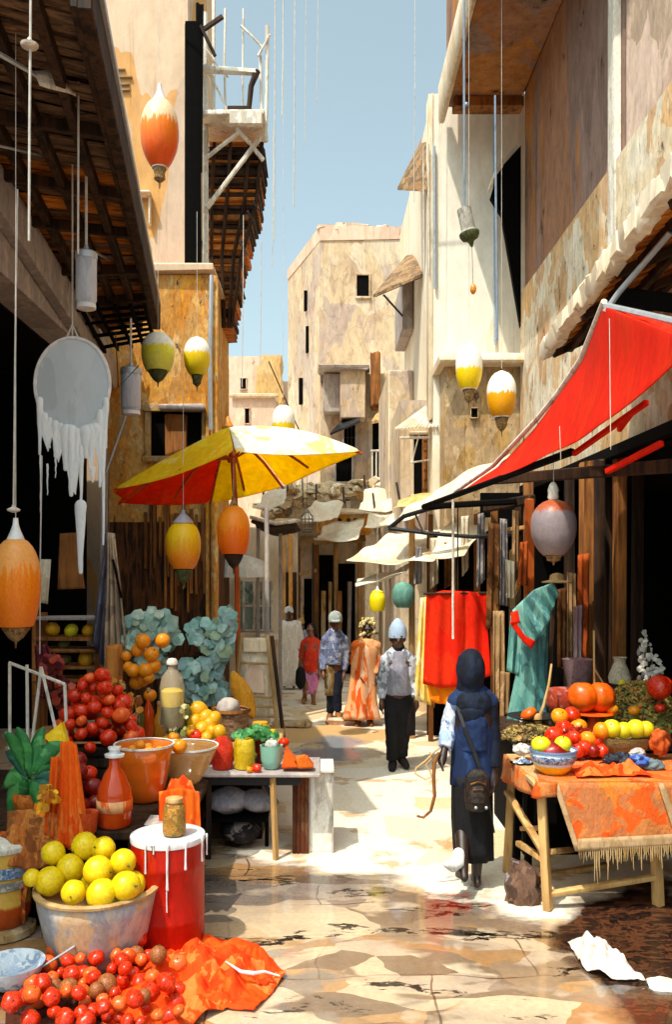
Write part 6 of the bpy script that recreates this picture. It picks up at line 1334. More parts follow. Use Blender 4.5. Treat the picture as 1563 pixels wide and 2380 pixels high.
# rug
t = thing('rug', 'orange and tan woven rug with a long fringe draped over the stall table', 'rug', (2, 5.7, zt))
M_rug = patchy('woven_rug', ['#e85a14', '#c89058', '#e07a2c', '#b8864c', '#f0641c', '#a87c50', '#dc8c34', '#d84a10'], 4.2, (1, 1, 1), .9, .12, .6, .9, smallpatch=.3)
mb = MB(); mb.ribbon([Vector((1.56, 6.4, zt+.006)), Vector((2.9, 6.4, zt+.006))], [Vector((1.40, 5.56, zt+.006)), Vector((2.9, 5.56, zt+.006))], 20, 10, .006, 4); build('top_cloth', mb, M_rug, t, solid=.006)
mb = MB(); mb.ribbon([Vector((1.50, 5.55, zt+.005)), Vector((2.9, 5.55, zt+.005))], [Vector((1.63, 5.50, .44)), Vector((2.9, 5.52, .50))], 34, 10, .008, 3, rip=.012, ripn=9); build('front_fall', mb, M_rug, t, solid=.007)
mb = MB(); mb.ribbon([Vector((1.485, 5.545, zt+.005)), Vector((1.52, 5.54, zt+.004))], [Vector((1.615, 5.49, .42)), Vector((1.65, 5.49, .42))], 4, 8, 0); mb.ribbon([Vector((2.16, 5.535, zt+.004)), Vector((2.20, 5.535, zt+.004))], [Vector((2.26, 5.495, .5)), Vector((2.31, 5.495, .5))], 4, 8, 0); mb.ribbon([Vector((1.63, 5.485, .50)), Vector((2.9, 5.5, .56))], [Vector((1.63, 5.48, .42)), Vector((2.9, 5.5, .48))], 20, 3, .004); build('tan_border', mb, cloth('tan_braid', ['#b8946c', '#a8845c', '#c8a47c'], 14), t, solid=.006)
mb = MB(); random.seed(31)
for k in range(90):
    x = 1.64+k*.0142; z0 = .43+(x-1.64)*.05; L_ = rnd(.05, .1) if random.random() < .75 else rnd(.12, .22)
    mb.tube([(x, 5.487, z0), (x+rnd(-.004, .004), 5.482, z0-L_*.5), (x+rnd(-.006, .006), 5.482, z0-L_)], [.006, .005, .002], 5)
build('fringe', mb, M_lwood, t)
mb = MB(); mb.ribbon([Vector((1.36, 6.42, zt+.004)), Vector((1.40, 5.55, zt+.004)), Vector((1.52, 5.54, zt+.004))], [Vector((1.32, 6.44, .66)), Vector((1.38, 5.53, .74)), Vector((1.50, 5.52, .76))], 18, 5, .03, 6, rip=.015, ripn=6); build('side_fall', mb, M_rug, t, solid=.006)
# blue and yellow bowl
b = Vector((X(1290, 5.75), 5.78, zt+.012)); t = lathe_thing('bowl', 'blue and white bowl with a yellow base filled with fruit on the stall table', 'bowl', b, [(.065, 0), (.085, .006), (.115, .04), (.14, .1), (.152, .155)], twotone('blue_white_yellow_glaze', '#c4d0e4', '#e8b41c', .40, .06, tex=14, rough=.2), 36)
add_lathe(t, 'rim', b, [(.15, .15), (.158, .152), (.158, .162), (.148, .162)], plain('blue_rim', '#6a88b8', .3), 36)
add_lathe(t, 'blue_band', b, [(.138, .082), (.147, .1), (.153, .125), (.15, .128)], patchy('blue_brushwork', ['#4a6a9c', '#d8dee8', '#8098c0', '#e8ecf0', '#38507c'], 34, (1, 1, 1), .3), 36)
fz = b.z+.15
fruit('lemon', b+Vector((-.085, -.02, .19)), .06, 'pointed yellow lemon at the left in the blue bowl', 'lemon', None, M_lime, sx=1.15, tilt=(0, 0, 0)); fruit('lemon', b+Vector((.055, -.03, .195)), .058, 'round yellow green lemon at the right in the blue bowl', 'lemon', None, M_lime, tilt=(.2, 0, 0))
mb = MB(); mb.ball(b+Vector((0, 0, .12)), (.12, .12, .1), 3, .1, 4); tag(build('plum', mb, M_drk, smooth=180), 'dark red fruit filling the blue bowl between the two lemons', 'plum')
# second counter behind the table
t = thing('rear_counter', 'long low counter heaped with nuts and fruit behind the stall table', 'counter', (2.1, 7.3, 0))
mb = MB(); mb.b2(X(1190, 6.9), 3.3, 6.62, 7.9, .82, .88, .008); build('top', mb, M_dwood, t); mb = MB(); mb.b2(X(1190, 6.9)+.05, 3.3, 6.7, 7.85, 0, .815); build('front_panel', mb, M_black, t)
def heap(name, label, c, rx, ry, h, m, seed=1, cat='heap', kind='stuff'):
    mb = MB(); random.seed(seed); 
    for _ in range(int(900*rx*ry/.12)+60):
        a = rnd(0, 6.283); q = math.sqrt(random.random()); z = h*(1-q**2)+.01*random.random(); r = rnd(.012, .024)
        vs = bmesh.ops.create_icosphere(mb.bm, subdivisions=1, radius=1)['verts']
        mt = Matrix.Rotation(rnd(0, 6), 3, Vector((rnd(-1, 1), rnd(-1, 1), 1)).normalized())
        for v in vs: v.co = mt @ Vector((v.co.x*r*1.3, v.co.y*r, v.co.z*r*.7))+Vector((c[0]+math.cos(a)*q*rx, c[1]+math.sin(a)*q*ry, c[2]+z))
    mb.lathe([(rx*.97, 0), (rx*.9, h*.14), (rx*.7, h*.46), (rx*.4, h*.8), (rx*.1, h*.97), (.001, h)], c, 24, sy=ry/rx)
    o = tag(build(name, mb, m), label, cat); o['kind'] = kind; return o
M_nut2 = island('green_brown_nuts', ['#8a8440', '#6a5c30', '#b0a050', '#4a3c20', '#c89a48', '#7a7c38', '#c86a2c'], .7)
heap('nuts', 'brown and olive nuts heaped at the left end of the rear counter', (X(1240, 6.8), 6.85, .885), .26, .2, .10, M_nuts, 2, 'nuts')
heap('dried_fruit', 'tall mound of mixed dried fruit behind the basket of lemons', (X(1478, 7.4), 7.3, .885), .42, .34, .38, M_nut2, 3, 'dried fruit')
# plate with brush
b = Vector((X(1243, 6.95), 7.0, 1.0)); t = lathe_thing('plate', 'dark round plate above the nuts, left of the fruit heap', 'plate', b, [(.1, 0), (.14, .008), (.205, .03), (.212, .036), (.14, .02), (.001, .014)], M_iron, 32)
add_lathe(t, 'foot', Vector((b.x, b.y, .885)), [(.1, 0), (.06, .03), (.06, .1), (.1, .118)], M_iron, 18)
fruit('melon_slice', b+Vector((-.04, -.03, .05)), .07, 'orange red melon piece lying on the dark plate', 'melon', None, M_pmp, stem=False, flat=.7, name='melon')
t = thing('ladle', 'long handled wooden ladle standing on the dark plate', 'ladle', b+Vector((.06, -.06, .04)))
mb = MB(); mb.tube([W(1250, 1680, 6.85), W(1265, 1640, 6.85), W(1277, 1590, 6.87), W(1283, 1545, 6.9)], [.016, .012, .01, .009], 8, round_=True); build('handle', mb, M_lwood, t); mb = MB(); mb.ball(W(1252, 1672, 6.84), (.035, .02, .05), 2); build('head', mb, M_swood, t)
foliage('garlic_sprigs', 'white feathery garlic sprigs behind the ladle on the plate', 'herbs', [(1290, 1672, 22, 12, 26), (1222, 1668, 14, 10, 14)], 7.1, M_wpaint, 0, .02, M_lwood, 5)
# red fruit heap
random.seed(14)
tr = [(1302, 1665, 18, 0), (1332, 1662, 18, 1), (1313, 1692, 18, 1), (1346, 1690, 19, 0), (1290, 1710, 20, 1), (1336, 1715, 17, 1), (1368, 1718, 18, 0), (1318, 1722, 15, 1), (1360, 1738, 17, 1), (1392, 1722, 14, 1), (1345, 1745, 16, 1), (1300, 1736, 14, 2), (1380, 1745, 15, 2), (1400, 1745, 14, 1), (1325, 1745, 16, 2)]
ln = ['orange at the top left of the red heap', 'red tomato at the top of the red heap', 'red tomato second from the top', 'pointed orange at the right of the second row', 'red tomato at the left edge of the red heap', 'red tomato in the heart of the heap', 'small orange at the right of the heap', 'small tomato between the two lemons and the heap', 'red tomato low at the right', 'little tomato at the far right of the heap', 'red tomato at the front foot', 'dark plum at the left foot of the heap', 'dark plum low at the right of the heap', 'rightmost small tomato by the blue bag', 'dark plum right behind the bowl']
for (px, py, rr, k), lb in zip(tr, ln):
    d = 6.35-.2+.4*(1750-py)/90; fruit(['orange', 'tomato', 'plum'][k], W(px, py, d), rr*d/F*1.12, lb, ['orange', 'tomato', 'plum'][k], 'red and orange fruit heaped on the stall', [M_org, M_tom, M_drk][k], lobes=5 if k == 1 else 0, flat=.9)
heap('red_berries', 'dark red berries filling the gaps under the tomatoes on the stall', (X(1340, 6.4), 6.38, zt+.01), .26, .18, .2, M_drk, 8, 'berries')
# oval basket with lemons
b = Vector((X(1452, 6.3), 6.3, zt+.13)); b.z = Zp(1748, 6.3); t = lathe_thing('oval_basket', 'oval woven basket holding a row of yellow lemons', 'basket', b, [(.12, 0), (.16, .02), (.2, .07), (.215, .115), (.2, .11), (.001, .07)], patchy('straw', ['#a88c50', '#8a6c3c', '#c0a468', '#6a5430'], 24, (1, 1, 2), .85, .2, .8), 36, sy=.6)
add_lathe(t, 'foot', Vector((b.x, b.y, zt+.01)), [(.12, 0), (.1, .03), (.1, b.z-zt-.012)], M_dwood, 20)
for (px, rr, m, lb) in [(1400, 19, M_org, 'orange tinted lemon at the left end of the row in the oval basket'), (1424, 21, M_lime, 'second lemon in the row in the oval basket'), (1451, 19, M_lime, 'middle lemon in the row in the oval basket'), (1479, 21, M_lime, 'fourth lemon in the row in the oval basket'), (1503, 18, M_lime, 'lemon at the right end of the row in the oval basket')]:
    fruit('lemon', W(px, 1694+(4 if px in (1400, 1451) else 0), 6.25), rr*6.25/F*1.05, lb, 'lemon', None, m)
# big pumpkins on a stand
b = Vector((X(1380, 7.0), 7.0, Zp(1658, 7.0))); t = lathe_thing('fruit_stand', 'orange footed stand carrying the two big pumpkins', 'stand', b, [(.1, -.16), (.05, -.12), (.04, -.03), (.15, -.012), (.165, 0), (.15, .012), (.001, .01)], M_pmp, 28)
for px, lb, sx in [(1355, 'left one of the two big orange pumpkins on the stand', 0), (1398, 'right one of the two big orange pumpkins on the stand', .02)]:
    fruit('pumpkin', W(px, 1620, 6.98+sx), 33*7/F*1.08, lb, 'pumpkin', None, M_pmp, lobes=9, flat=1.0, sx=.9, tilt=(0, 0, px), stem=(sx > 0))
t = thing('upright_stick', 'thin wooden stick rising behind the two pumpkins', 'stick', W(1383, 1590, 7.15)); mb = MB(); mb.tube([W(1383, 1640, 7.15), W(1382, 1465, 7.15)], .009, 6); mb.tube([W(1384, 1556, 7.15), W(1405, 1590, 7.15)], .007, 6); build('rod', mb, M_lwood, t)
b = Vector((X(1318, 7.15), 7.15, Zp(1662, 7.15))); t = lathe_thing('clay_bowl', 'deep worn red clay bowl left of the pumpkins', 'bowl', b, [(.09, 0), (.14, .03), (.17, .1), (.165, .18), (.16, .215), (.14, .2), (.001, .12)], patchy('worn_red_clay', ['#a8321c', '#8a2414', '#c04a2c', '#b88078', '#9c2c18'], 8, (1, 1, 1), .6, .2), 30)
add_lathe(t, 'foot', Vector((b.x, b.y, .885)), [(.1, 0), (.09, b.z-.886)], M_dwood, 20)
b = Vector((X(1345, 7.6), 7.6, Zp(1600, 7.6))); t = lathe_thing('mesh_pail', 'dusty pink mesh pail behind the clay bowl', 'pail', b, [(.085, 0), (.09, .01), (.135, .25), (.14, .26), (.12, .25), (.001, .2)], patchy('pink_mesh', ['#a88488', '#94747c', '#b8969a', '#84646c', '#9a6a60'], 22, (1, 1, 1), .8, .2, .8), 26)
add_lathe(t, 'foot', Vector((b.x, b.y, .885)), [(.08, 0), (.08, b.z-.886)], M_dwood, 20)
b = Vector((X(1442, 7.6), 7.6, Zp(1592, 7.6))); t = lathe_thing('vase', 'cream earthenware jug with a narrow neck at the back of the stall', 'vase', b, [(.06, 0), (.092, .02), (.1, .07), (.07, .15), (.048, .2), (.05, .225), (.062, .245), (.05, .24), (.001, .2)], patchy('cream_earthenware', ['#d0c0a4', '#bca88c', '#dccdb4', '#a8967c'], 7), 30)
add_lathe(t, 'foot', Vector((b.x, b.y, .885)), [(.1, 0), (.07, .1), (.08, b.z-.886)], M_dwood, 20)
fruit('lemon', W(1447, 1588, 7.42), .035, 'small yellow lemon at the foot of the cream jug', 'lemon', None, M_lime)
foliage('dried_flowers', 'grey white dried flowers at the right edge of the stall', 'plant', [(1510, 1550, 34, 36, 60), (1500, 1500, 16, 34, 20), (1530, 1590, 20, 20, 20)], 7.6, M_wpaint, 0, .028, M_dwood, 9)
for (px, py, rr, m, lb) in [(1535, 1597, 30, M_tom, 'red dish shaped fruit at the far right edge of the stall'), (1476, 1652, 14, M_org, 'orange lying on the mound of dried fruit'), (1536, 1645, 13, M_tom, 'small red fruit on the right slope of the dried fruit mound'), (1425, 1650, 14, M_org, 'dull orange at the left foot of the dried fruit mound')]:
    fruit('fruit', W(px, py, 6.95), rr*6.95/F, lb, 'fruit', None, m, flat=.8, stem=False)
# bags on the table
for i, (px, py, rx, ry, d, cols, lb, nm) in enumerate([(1432, 1778, 36, 26, 5.95, ['#1c1e2c', '#2c3040', '#101018', '#4a506c', '#141420'], 'black and navy plastic bag on the stall table', 'plastic_bag'), (1490, 1768, 24, 16, 5.9, ['#2c58c0', '#3c70d8', '#7098d0', '#1c3c90'], 'bright blue plastic bag lying on the black one', 'plastic_bag'), (1482, 1752, 19, 12, 6.0, ['#c8b8b4', '#b8a8a4', '#d8ccc4'], 'pale pink stone behind the blue bag', 'stone'), (1520, 1782, 26, 18, 5.9, ['#6a8088', '#50646c', '#88a0a8', '#485450'], 'grey teal cloth bundle at the right end of the stall table', 'bundle'), (1215, 1780, 26, 17, 6.1, ['#5878a8', '#e0dcd8', '#8aa4c8', '#202c44', '#f0ece4'], 'blue and white rag at the left end of the stall table', 'rag'), (1252, 1772, 22, 11, 6.15, ['#8a2414', '#b03018', '#6a1810'], 'small dark red rag beside the blue bowl', 'rag'), (1215, 1742, 20, 14, 6.25, ['#e8e0d4', '#1c1c24', '#d8d0c8', '#405070'], 'white and black spotted bundle under the dark plate', 'bundle'), (1535, 1725, 22, 30, 6.2, ['#c8541c', '#a84010', '#e0702c'], 'orange clay pot at the right edge of the stall', 'clay_pot')]):
    mb = MB(); c = W(px, py, d); mb.ball(c, (rx*d/F, rx*d/F*.7, ry*d/F), 4, .45, i*4.1, 1.9)
    for v in mb.bm.verts:
        v.co += (v.co-c)*.18*noise.noise(v.co*38); v.co.z = max(v.co.z, zt+.013)
    tag(build(nm, mb, patchy('bundle_%s' % lb.split()[0]+str(i), cols, 9, (1, 1, 1), .35 if 'plastic' in nm else .8, .1), smooth=180 if nm != 'plastic_bag' else 30), lb, nm.replace('_', ' '))
crumple('cloth', 'bright red orange cloth folded on the front of the stall table', 'cloth', [Vector((X(1340, 5.8), 5.85, zt+.01)), Vector((X(1500, 5.8), 5.9, zt+.01))], [Vector((X(1335, 5.65), 5.62, zt+.01)), Vector((X(1520, 5.65), 5.64, zt+.01))], M_oc, 30, 14, .12, 6, seed=9, lift=.02)
# paper on the ground at right, stone under table
mb = MB(); A = [G(1322, 2195), G(1380, 2198), G(1445, 2235)]; B = [G(1365, 2262), G(1420, 2285), G(1500, 2286)]
crumple('paper', 'crumpled white paper sheet lying on the wet paving at the right', 'paper', A, B, patchy('soiled_paper', ['#e8e0d8', '#d8c8b8', '#f2ece6', '#d8b898', '#c8c0c4'], 9), 34, 24, .16, 9, seed=6, lift=.02)
mb = MB(); c = G(1215, 2110); mb.ball(c+Vector((.03, .12, .08)), (.12, .11, .17), 3, .5, 5, 3)
for v in mb.bm.verts: v.co.z = max(v.co.z, -.01)
tag(build('rock', mb, patchy('dark_rock', ['#6a4c3c', '#4a342a', '#80604c', '#988c8c', '#3a2820'], 9), smooth=35), 'rough brown rock at the foot of the stall table leg', 'rock')
mb = MB(); c = G(1545, 2290); mb.ball(c, (.09, .08, .03), 3, .3, 2); tag(build('paper', mb, M_wpaint), 'white scrap at the lower right corner of the paving', 'paper')

# ===== hanging clothes and middle stalls
M_red2 = cloth('red_dress', ['#f0220a', '#e81c08', '#f42e10', '#ea2408', '#f23a14'], 3, transl=.2)
D = 9.4
t = thing('red_dress', 'big bright red garment with an orange hem hanging in the right stalls', 'garment', W(1065, 1640, D))
mb = MB(); mb.ribbon([W(992, 1384, D), W(1030, 1372, D), W(1100, 1375, D), W(1132, 1382, D)], [W(985, 1590, D), W(1030, 1600, D-.05), W(1100, 1590, D-.05), W(1140, 1570, D)], 30, 20, .05, 2, rip=.035, ripn=7); build('body', mb, M_red2, t, solid=.008, smooth=80)
mb = MB(); mb.ribbon([W(990, 1575, D+.04), W(1110, 1580, D+.04)], [W(1002, 1630, D+.04), W(1088, 1648, D+.04)], 18, 8, .04, 3, rip=.04, ripn=6); build('hem', mb, cloth('orange_hem', ['#f88a10', '#f47408', '#fca020'], 4), t, solid=.008)
mb = MB(); mb.tube([W(985, 1380, D), W(1140, 1378, D)], .012, 6); mb.tube([W(1065, 1378, D), W(1065, 1180, D)], .008, 5); build('hanger', mb, M_dwood, t)
drape('yellow_cloth', 'narrow yellow and cream cloth hanging left of the red dress', 'cloth', [W(978, 1390, 9.7), W(1000, 1386, 9.7)], [W(962, 1625, 9.6), W(1003, 1640, 9.6)], cloth('yellow_cream_cloth', ['#f0c850', '#e8d8a0', '#f4d878', '#e0b040', '#f4ecd0'], 4), 14, 20, rip=.03, ripn=5)
# teal robe on a stand
D = 7.75; t = thing('draped_robe', 'long teal robe with a red sash draped on a stand with a straw hat', 'garment', Vector((X(1235, D), D, 0)))
M_teal = patchy('teal_cloth', ['#4a8a84', '#5e9a90', '#3a7478', '#78aca0', '#2a5c68', '#86b4a8', '#40808a'], 6, (1, 1, .25), .8, .1); s_ = D/F
def lof(nm, rings, m, rip=.12, ripn=8, yr=.5, seed=1):
    mb = MB(); R_ = []
    for a, b_ in zip(rings, rings[1:]):
        for k in range(5): q = k/5; R_.append([a[i]+(b_[i]-a[i])*q for i in range(4)])
    R_.append(rings[-1]); mb.loft([(W(r[0], r[1], D), r[2]*s_, r[2]*s_*yr, r[3]) for r in R_], 44, rip, ripn, seed); return build(nm, mb, m, t, solid=.008, smooth=70)
lof('gown', [(1252, 1400, 18, .2), (1240, 1450, 34, .6), (1238, 1560, 32, .9), (1228, 1690, 46, 1.2)], M_teal)
mb = MB(); mb.ribbon([W(1285, 1355, D-.2), W(1240, 1372, D-.22), W(1192, 1418, D-.2)], [W(1300, 1378, D-.2), W(1275, 1450, D-.28), W(1240, 1500, D-.22)], 24, 14, .05, 4, rip=.03, ripn=8); build('cape', mb, M_teal, t, solid=.01)
mb = MB(); mb.ribbon([W(1188, 1425, D-.26), W(1205, 1418, D-.26)], [W(1190, 1450, D-.3), W(1210, 1448, D-.3)], 5, 4, .01); mb.ribbon([W(1196, 1440, D-.3), W(1222, 1478, D-.3), W(1246, 1490, D-.3)], [W(1186, 1448, D-.3), W(1215, 1490, D-.3), W(1236, 1508, D-.3)], 12, 4, .02, 8); build('sash', mb, M_red2, t, solid=.01)
mb = MB(); mb.ribbon([W(1188, 1430, D), W(1222, 1425, D)], [W(1180, 1560, D), W(1210, 1570, D)], 10, 14, .02, 4, rip=.03, ripn=4); build('sleeve', mb, M_teal, t, solid=.008)
mb = MB(); mb.beam((X(1262, D), D, 0), (X(1290, D), D, Zp(1345, D)), .04, .04, .005); mb.beam(W(1190, 1420, D), W(1300, 1352, D), .03, .03, .004); build('stand', mb, M_dwood, t)
mb = MB(); mb.lathe([(.13, -.01), (.135, 0), (.07, .015), (.06, .06), (.03, .075), (.001, .08)], W(1296, 1352, D-.05), 22, wob=.05); build('straw_hat', mb, M_lwood, t)
# hanging strips inside the stalls
random.seed(77)
pal = {'brown': ['#6a4020', '#8a5a30', '#4a2c14', '#9c6c3c'], 'tan': ['#b08a60', '#98744c', '#c8a478', '#86643e'], 'grey': ['#8a8484', '#a09a98', '#6c6668', '#b4aca8'], 'rust': ['#b0501c', '#8a3a14', '#d0682c', '#6a2c10'], 'cream': ['#d8c8ac', '#c4b090', '#e8dcc4', '#a89474'], 'pink': ['#b09094', '#9c7c84', '#c4a6a6', '#84646c']}
strips = [(1150, 1215, 28, 250, 9.3, 'brown', 'dark brown cloth strip just right of the red dress'), (1172, 1205, 16, 200, 9.0, 'grey', 'grey scarf hanging above the teal robe on the left'), (1120, 1195, 16, 175, 9.8, 'grey', 'pale grey scarf hanging over the red dress'), (1200, 1185, 14, 150, 8.8, 'tan', 'tan strip hanging by the orange post'), (1308, 1370, 22, 180, 8.3, 'brown', 'brown rope like cloth right of the teal robe'), (1330, 1330, 20, 210, 8.2, 'tan', 'tan cloth strip above the pink pail'), (1358, 1290, 26, 280, 8.3, 'rust', 'rust brown board like cloth beside the grey globe'), (1345, 1410, 20, 170, 7.9, 'pink', 'dusty pink cloth falling into the mesh pail'), (1160, 1420, 26, 210, 8.9, 'tan', 'wide tan apron behind the navy clad person'), (1082, 1200, 18, 140, 10.2, 'cream', 'cream cloth strip high between the stall posts'), (1045, 1260, 22, 110, 10.6, 'brown', 'short brown cloth over the yellow cloth'), (1010, 1250, 18, 120, 10.8, 'cream', 'cream scarf above the yellow cloth'), (1220, 1260, 18, 100, 8.6, 'rust', 'rust coloured strip hanging beside the teal robe'), (1186, 1300, 20, 90, 8.7, 'cream', 'small cream cloth hanging left of the straw hat'), (975, 1270, 14, 90, 11, 'grey', 'grey cloth above the round green lantern'), (1175, 1560, 22, 110, 8.6, 'tan', 'tan sack cloth hanging low beside the teal robe')]
for (px, py, w_, h_, d, c_, lb) in strips:
    drape('hanging_cloth', lb, 'cloth', [W(px-w_/2, py, d), W(px+w_/2, py+rnd(-6, 6), d)], [W(px-w_*.6+rnd(-5, 5), py+h_, d-.03), W(px+w_*.5, py+h_*rnd(.85, 1.05), d)], cloth('%s_cloth' % c_, pal[c_], 7), 10, 16, rip=.025, ripn=4, seed=px)
# timber frame of the right stalls
t = thing('market_stall', 'timber stall frame with a dark back between the red dress and the corniced house', 'stall', (1.9, 10.5, 0))
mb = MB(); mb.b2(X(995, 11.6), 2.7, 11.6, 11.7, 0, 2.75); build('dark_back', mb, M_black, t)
for (px, d, w_, m_) in [(958, 11.4, .07, M_swood), (1150, 9.9, .08, M_bwood), (1110, 11.0, .07, M_bwood), (1205, 9.6, .06, M_dwood), (1002, 11.2, .07, M_bwood), (1055, 11.3, .06, M_lwood), (1232, 8.8, .08, wood('orange_post', ['#8a3c14', '#b8541c', '#d0702c']))]:
    mb = MB(); x = X(px, d); mb.beam((x, d, 0), (x, d, 2.95), w_, w_, .008, jit=.006); build('post', mb, m_, t)
for (a, b_) in [(W(1140, 1420, 9.9), W(1205, 1290, 9.6)), (W(1232, 1300, 8.8), W(1190, 1390, 9)), (W(960, 1300, 11.2), W(1130, 1240, 10.5)), (W(1150, 1235, 9.9), W(1230, 1225, 8.9)), (W(1000, 1420, 11.3), W(1110, 1390, 11))]:
    mb = MB(); mb.beam(a, b_, .05, .04, .005); build('brace', mb, M_swood, t)
random.seed(5)
for i in range(9):
    px = 1008+i*23; mb = MB(); w_ = rnd(.05, .1); x = X(px, 11.5); h0 = rnd(.3, 1.5); mb.b2(x-w_/2, x+w_/2, 11.5, 11.55, h0, h0+rnd(.6, 1.2), .01, .012); build('back_board', mb, random.choice((M_bwood, M_lwood, M_rust, M_swood)), t)
# tarps
M_tarp = cloth('cream_tarpaulin', ['#f0e2c8', '#e8d4b4', '#f4ecdc', '#dcc49c', '#f2e6d2'], 2.4, transl=.25)
def tarp(label, A, B, m=M_tarp, seed=1, poles=(), name='awning', amp=.08, sag=.06):
    t = thing(name, label, 'awning', Vector(A[0])); mb = MB(); mb.ribbon(A, B, 22, 10, amp, 2.5, sag, seed); build('canvas', mb, m, t, solid=.012, sub=1, smooth=80)
    for a, b_ in poles:
        mb = MB(); mb.tube([a, b_], .02, 6); build('pole', mb, M_dwood, t)
    return t
tarp('cream tarpaulin sloping from the annex wall over the green and yellow lanterns', [W(905, 1240, 12.8), W(990, 1236, 12.6), W(1052, 1232, 12.4)], [W(800, 1300, 11.3), W(930, 1312, 11), W(1010, 1300, 10.6)], seed=2)
tarp('narrow white canopy edge hanging just above the small yellow lantern', [W(830, 1345, 11.9), W(960, 1310, 11.5)], [W(826, 1362, 11.2), W(940, 1332, 10.9)], seed=4, m=cloth('white_canvas2', ['#f0e8dc', '#e4dccf'], 3, transl=.2))
tarp('cream tarpaulin sagging right of the first one above the red dress', [W(1050, 1200, 11.5), W(1160, 1195, 11)], [W(985, 1305, 10.2), W(1080, 1290, 9.9)], seed=6)
tarp('long pale canvas strip running along under the plaster ledge to the red awning', [W(940, 1185, 12.2), W(1075, 1105, 11.6), W(1190, 1050, 11)], [W(900, 1225, 11.3), W(1040, 1165, 10.7), W(1110, 1125, 10)], seed=8)
for i, (lb, A, B) in enumerate([
  ('small cream awning on the far left above the dark canopy', [W(612, 1150, 16.5), W(668, 1140, 16.5)], [W(590, 1178, 15.6), W(660, 1172, 15.6)]),
  ('stained cream awning stepping down over the timber shop doors', [W(752, 1218, 17.5), W(850, 1205, 17.4)], [W(728, 1262, 16.2), W(830, 1252, 16.2)]),
  ('pale sheet sloping under the rubble heap beside the birdcage', [W(735, 1160, 17), W(800, 1168, 17)], [W(700, 1205, 16), W(770, 1215, 16)]),
  ('tattered cream awning below the black balcony opening', [W(850, 1140, 16.6), W(925, 1130, 16.4)], [W(830, 1182, 15.4), W(915, 1178, 15.2)]),
  ('cream awning over the right of the terrace, touching the annex', [W(872, 1185, 15.6), W(940, 1178, 15.3)], [W(845, 1225, 14.4), W(922, 1222, 14.2)]),
  ('narrow ochre awning below the striped window awning', [W(930, 1165, 13.5), W(1010, 1140, 13.2)], [W(918, 1190, 12.8), W(1000, 1172, 12.6)])]):
    tarp(lb, A, B, seed=20+i, amp=.16, sag=.07, poles=[(B[0], Vector((B[0].x, B[0].y, 0)))] if i in (1,) else [(A[0], A[0]+Vector((0, .6, .35))), (A[1], A[1]+Vector((0, .6, .35)))], m=M_tarp if i != 5 else cloth('ochre_tarp', ['#d8b070', '#c89c58', '#e4c48c'], 4))
mb = MB(); mb.tube([W(905, 1228, 10.6), W(940, 1200, 10.5), W(1000, 1182, 10.2), W(1075, 1170, 9.8), W(1200, 1170, 9.2)], .028, 8); mb.tube([W(905, 1228, 10.6), W(1000, 1240, 10.3), W(1100, 1248, 9.9), W(1210, 1240, 9.2)], .024, 8); mb.tube([W(965, 1192, 10.4), W(985, 1238, 10.3)], .012, 6)
tag(build('bent_rail', mb, M_iron), 'black bent iron rail looping out from the red awning to the cream tarpaulins', 'rail')
# far left and centre market lane fronts
t = thing('timber_shop_row', 'dark timber shop fronts with open doorways at the far end of the lane', 'building', (0, 18, 0))
mb = MB(); mb.b2(X(690, 18.6), X(850, 18.6), 18.6, 19.5, 0, 3.25, .02); build('wall', mb, M_beige, t)
for (x0, x1, y0) in [(707, 730, 1345), (742, 775, 1290), (786, 826, 1310)]:
    mb = MB(); mb.b2(X(x0, 18.55), X(x1, 18.55), 18.55, 18.6, .02, Zp(y0, 18.5)); build('doorway', mb, M_black, t)
for px in (694, 736, 782, 838):
    mb = MB(); x = X(px, 18.4); mb.beam((x, 18.4, 0), (x, 18.4, Zp(1255, 18.4)), .1, .09, .01, jit=.01); build('post', mb, random.choice((M_bwood, M_lwood, M_swood)), t)
mb = MB(); mb.beam(W(685, 1262, 18.3), W(850, 1250, 18.3), .12, .14, .01, jit=.02); mb.beam(W(695, 1335, 18.3), W(738, 1325, 18.3), .06, .08, .01); build('lintel', mb, M_lwood, t)
mb = MB(); mb.prism([W(690, 1255, 18.5), W(670, 1215, 17.6), W(850, 1200, 17.6), W(870, 1245, 18.5)], (0, 0, .06)); build('porch_roof', mb, M_cream, t)
for i in range(4):
    px = 748+i*22+rnd(-5, 5); mb = MB(); x = X(px, 18.3); mb.b2(x-.03, x+.05, 18.25, 18.3, .5+.1*(i % 3), 1.8+.2*(i % 2), .01, .02); build('hanging_ware', mb, random.choice((M_tan, M_rust, M_grey, M_bwood)), t)
t = thing('balustrade_terrace', 'crumbling pale terrace with small arches above the timber shop fronts', 'terrace', W(770, 1190, 17.2))
mb = MB(); mb.b2(X(735, 17.4), X(865, 17.4), 17.4, 18.5, Zp(1238, 17.4), Zp(1192, 17.4), .03, .03); build('wall', mb, M_ochre, t)
mb = MB(); mb.b2(X(728, 17.3), X(872, 17.3), 17.25, 18.5, Zp(1192, 17.3), Zp(1180, 17.3), .03, .04); build('coping', mb, M_cream, t)
for px in (786, 806, 822):
    mb = MB(); mb.b2(X(px, 17.38), X(px+9, 17.38), 17.37, 17.41, Zp(1225, 17.4), Zp(1205, 17.4)); build('opening', mb, M_dwood, t)
random.seed(3)
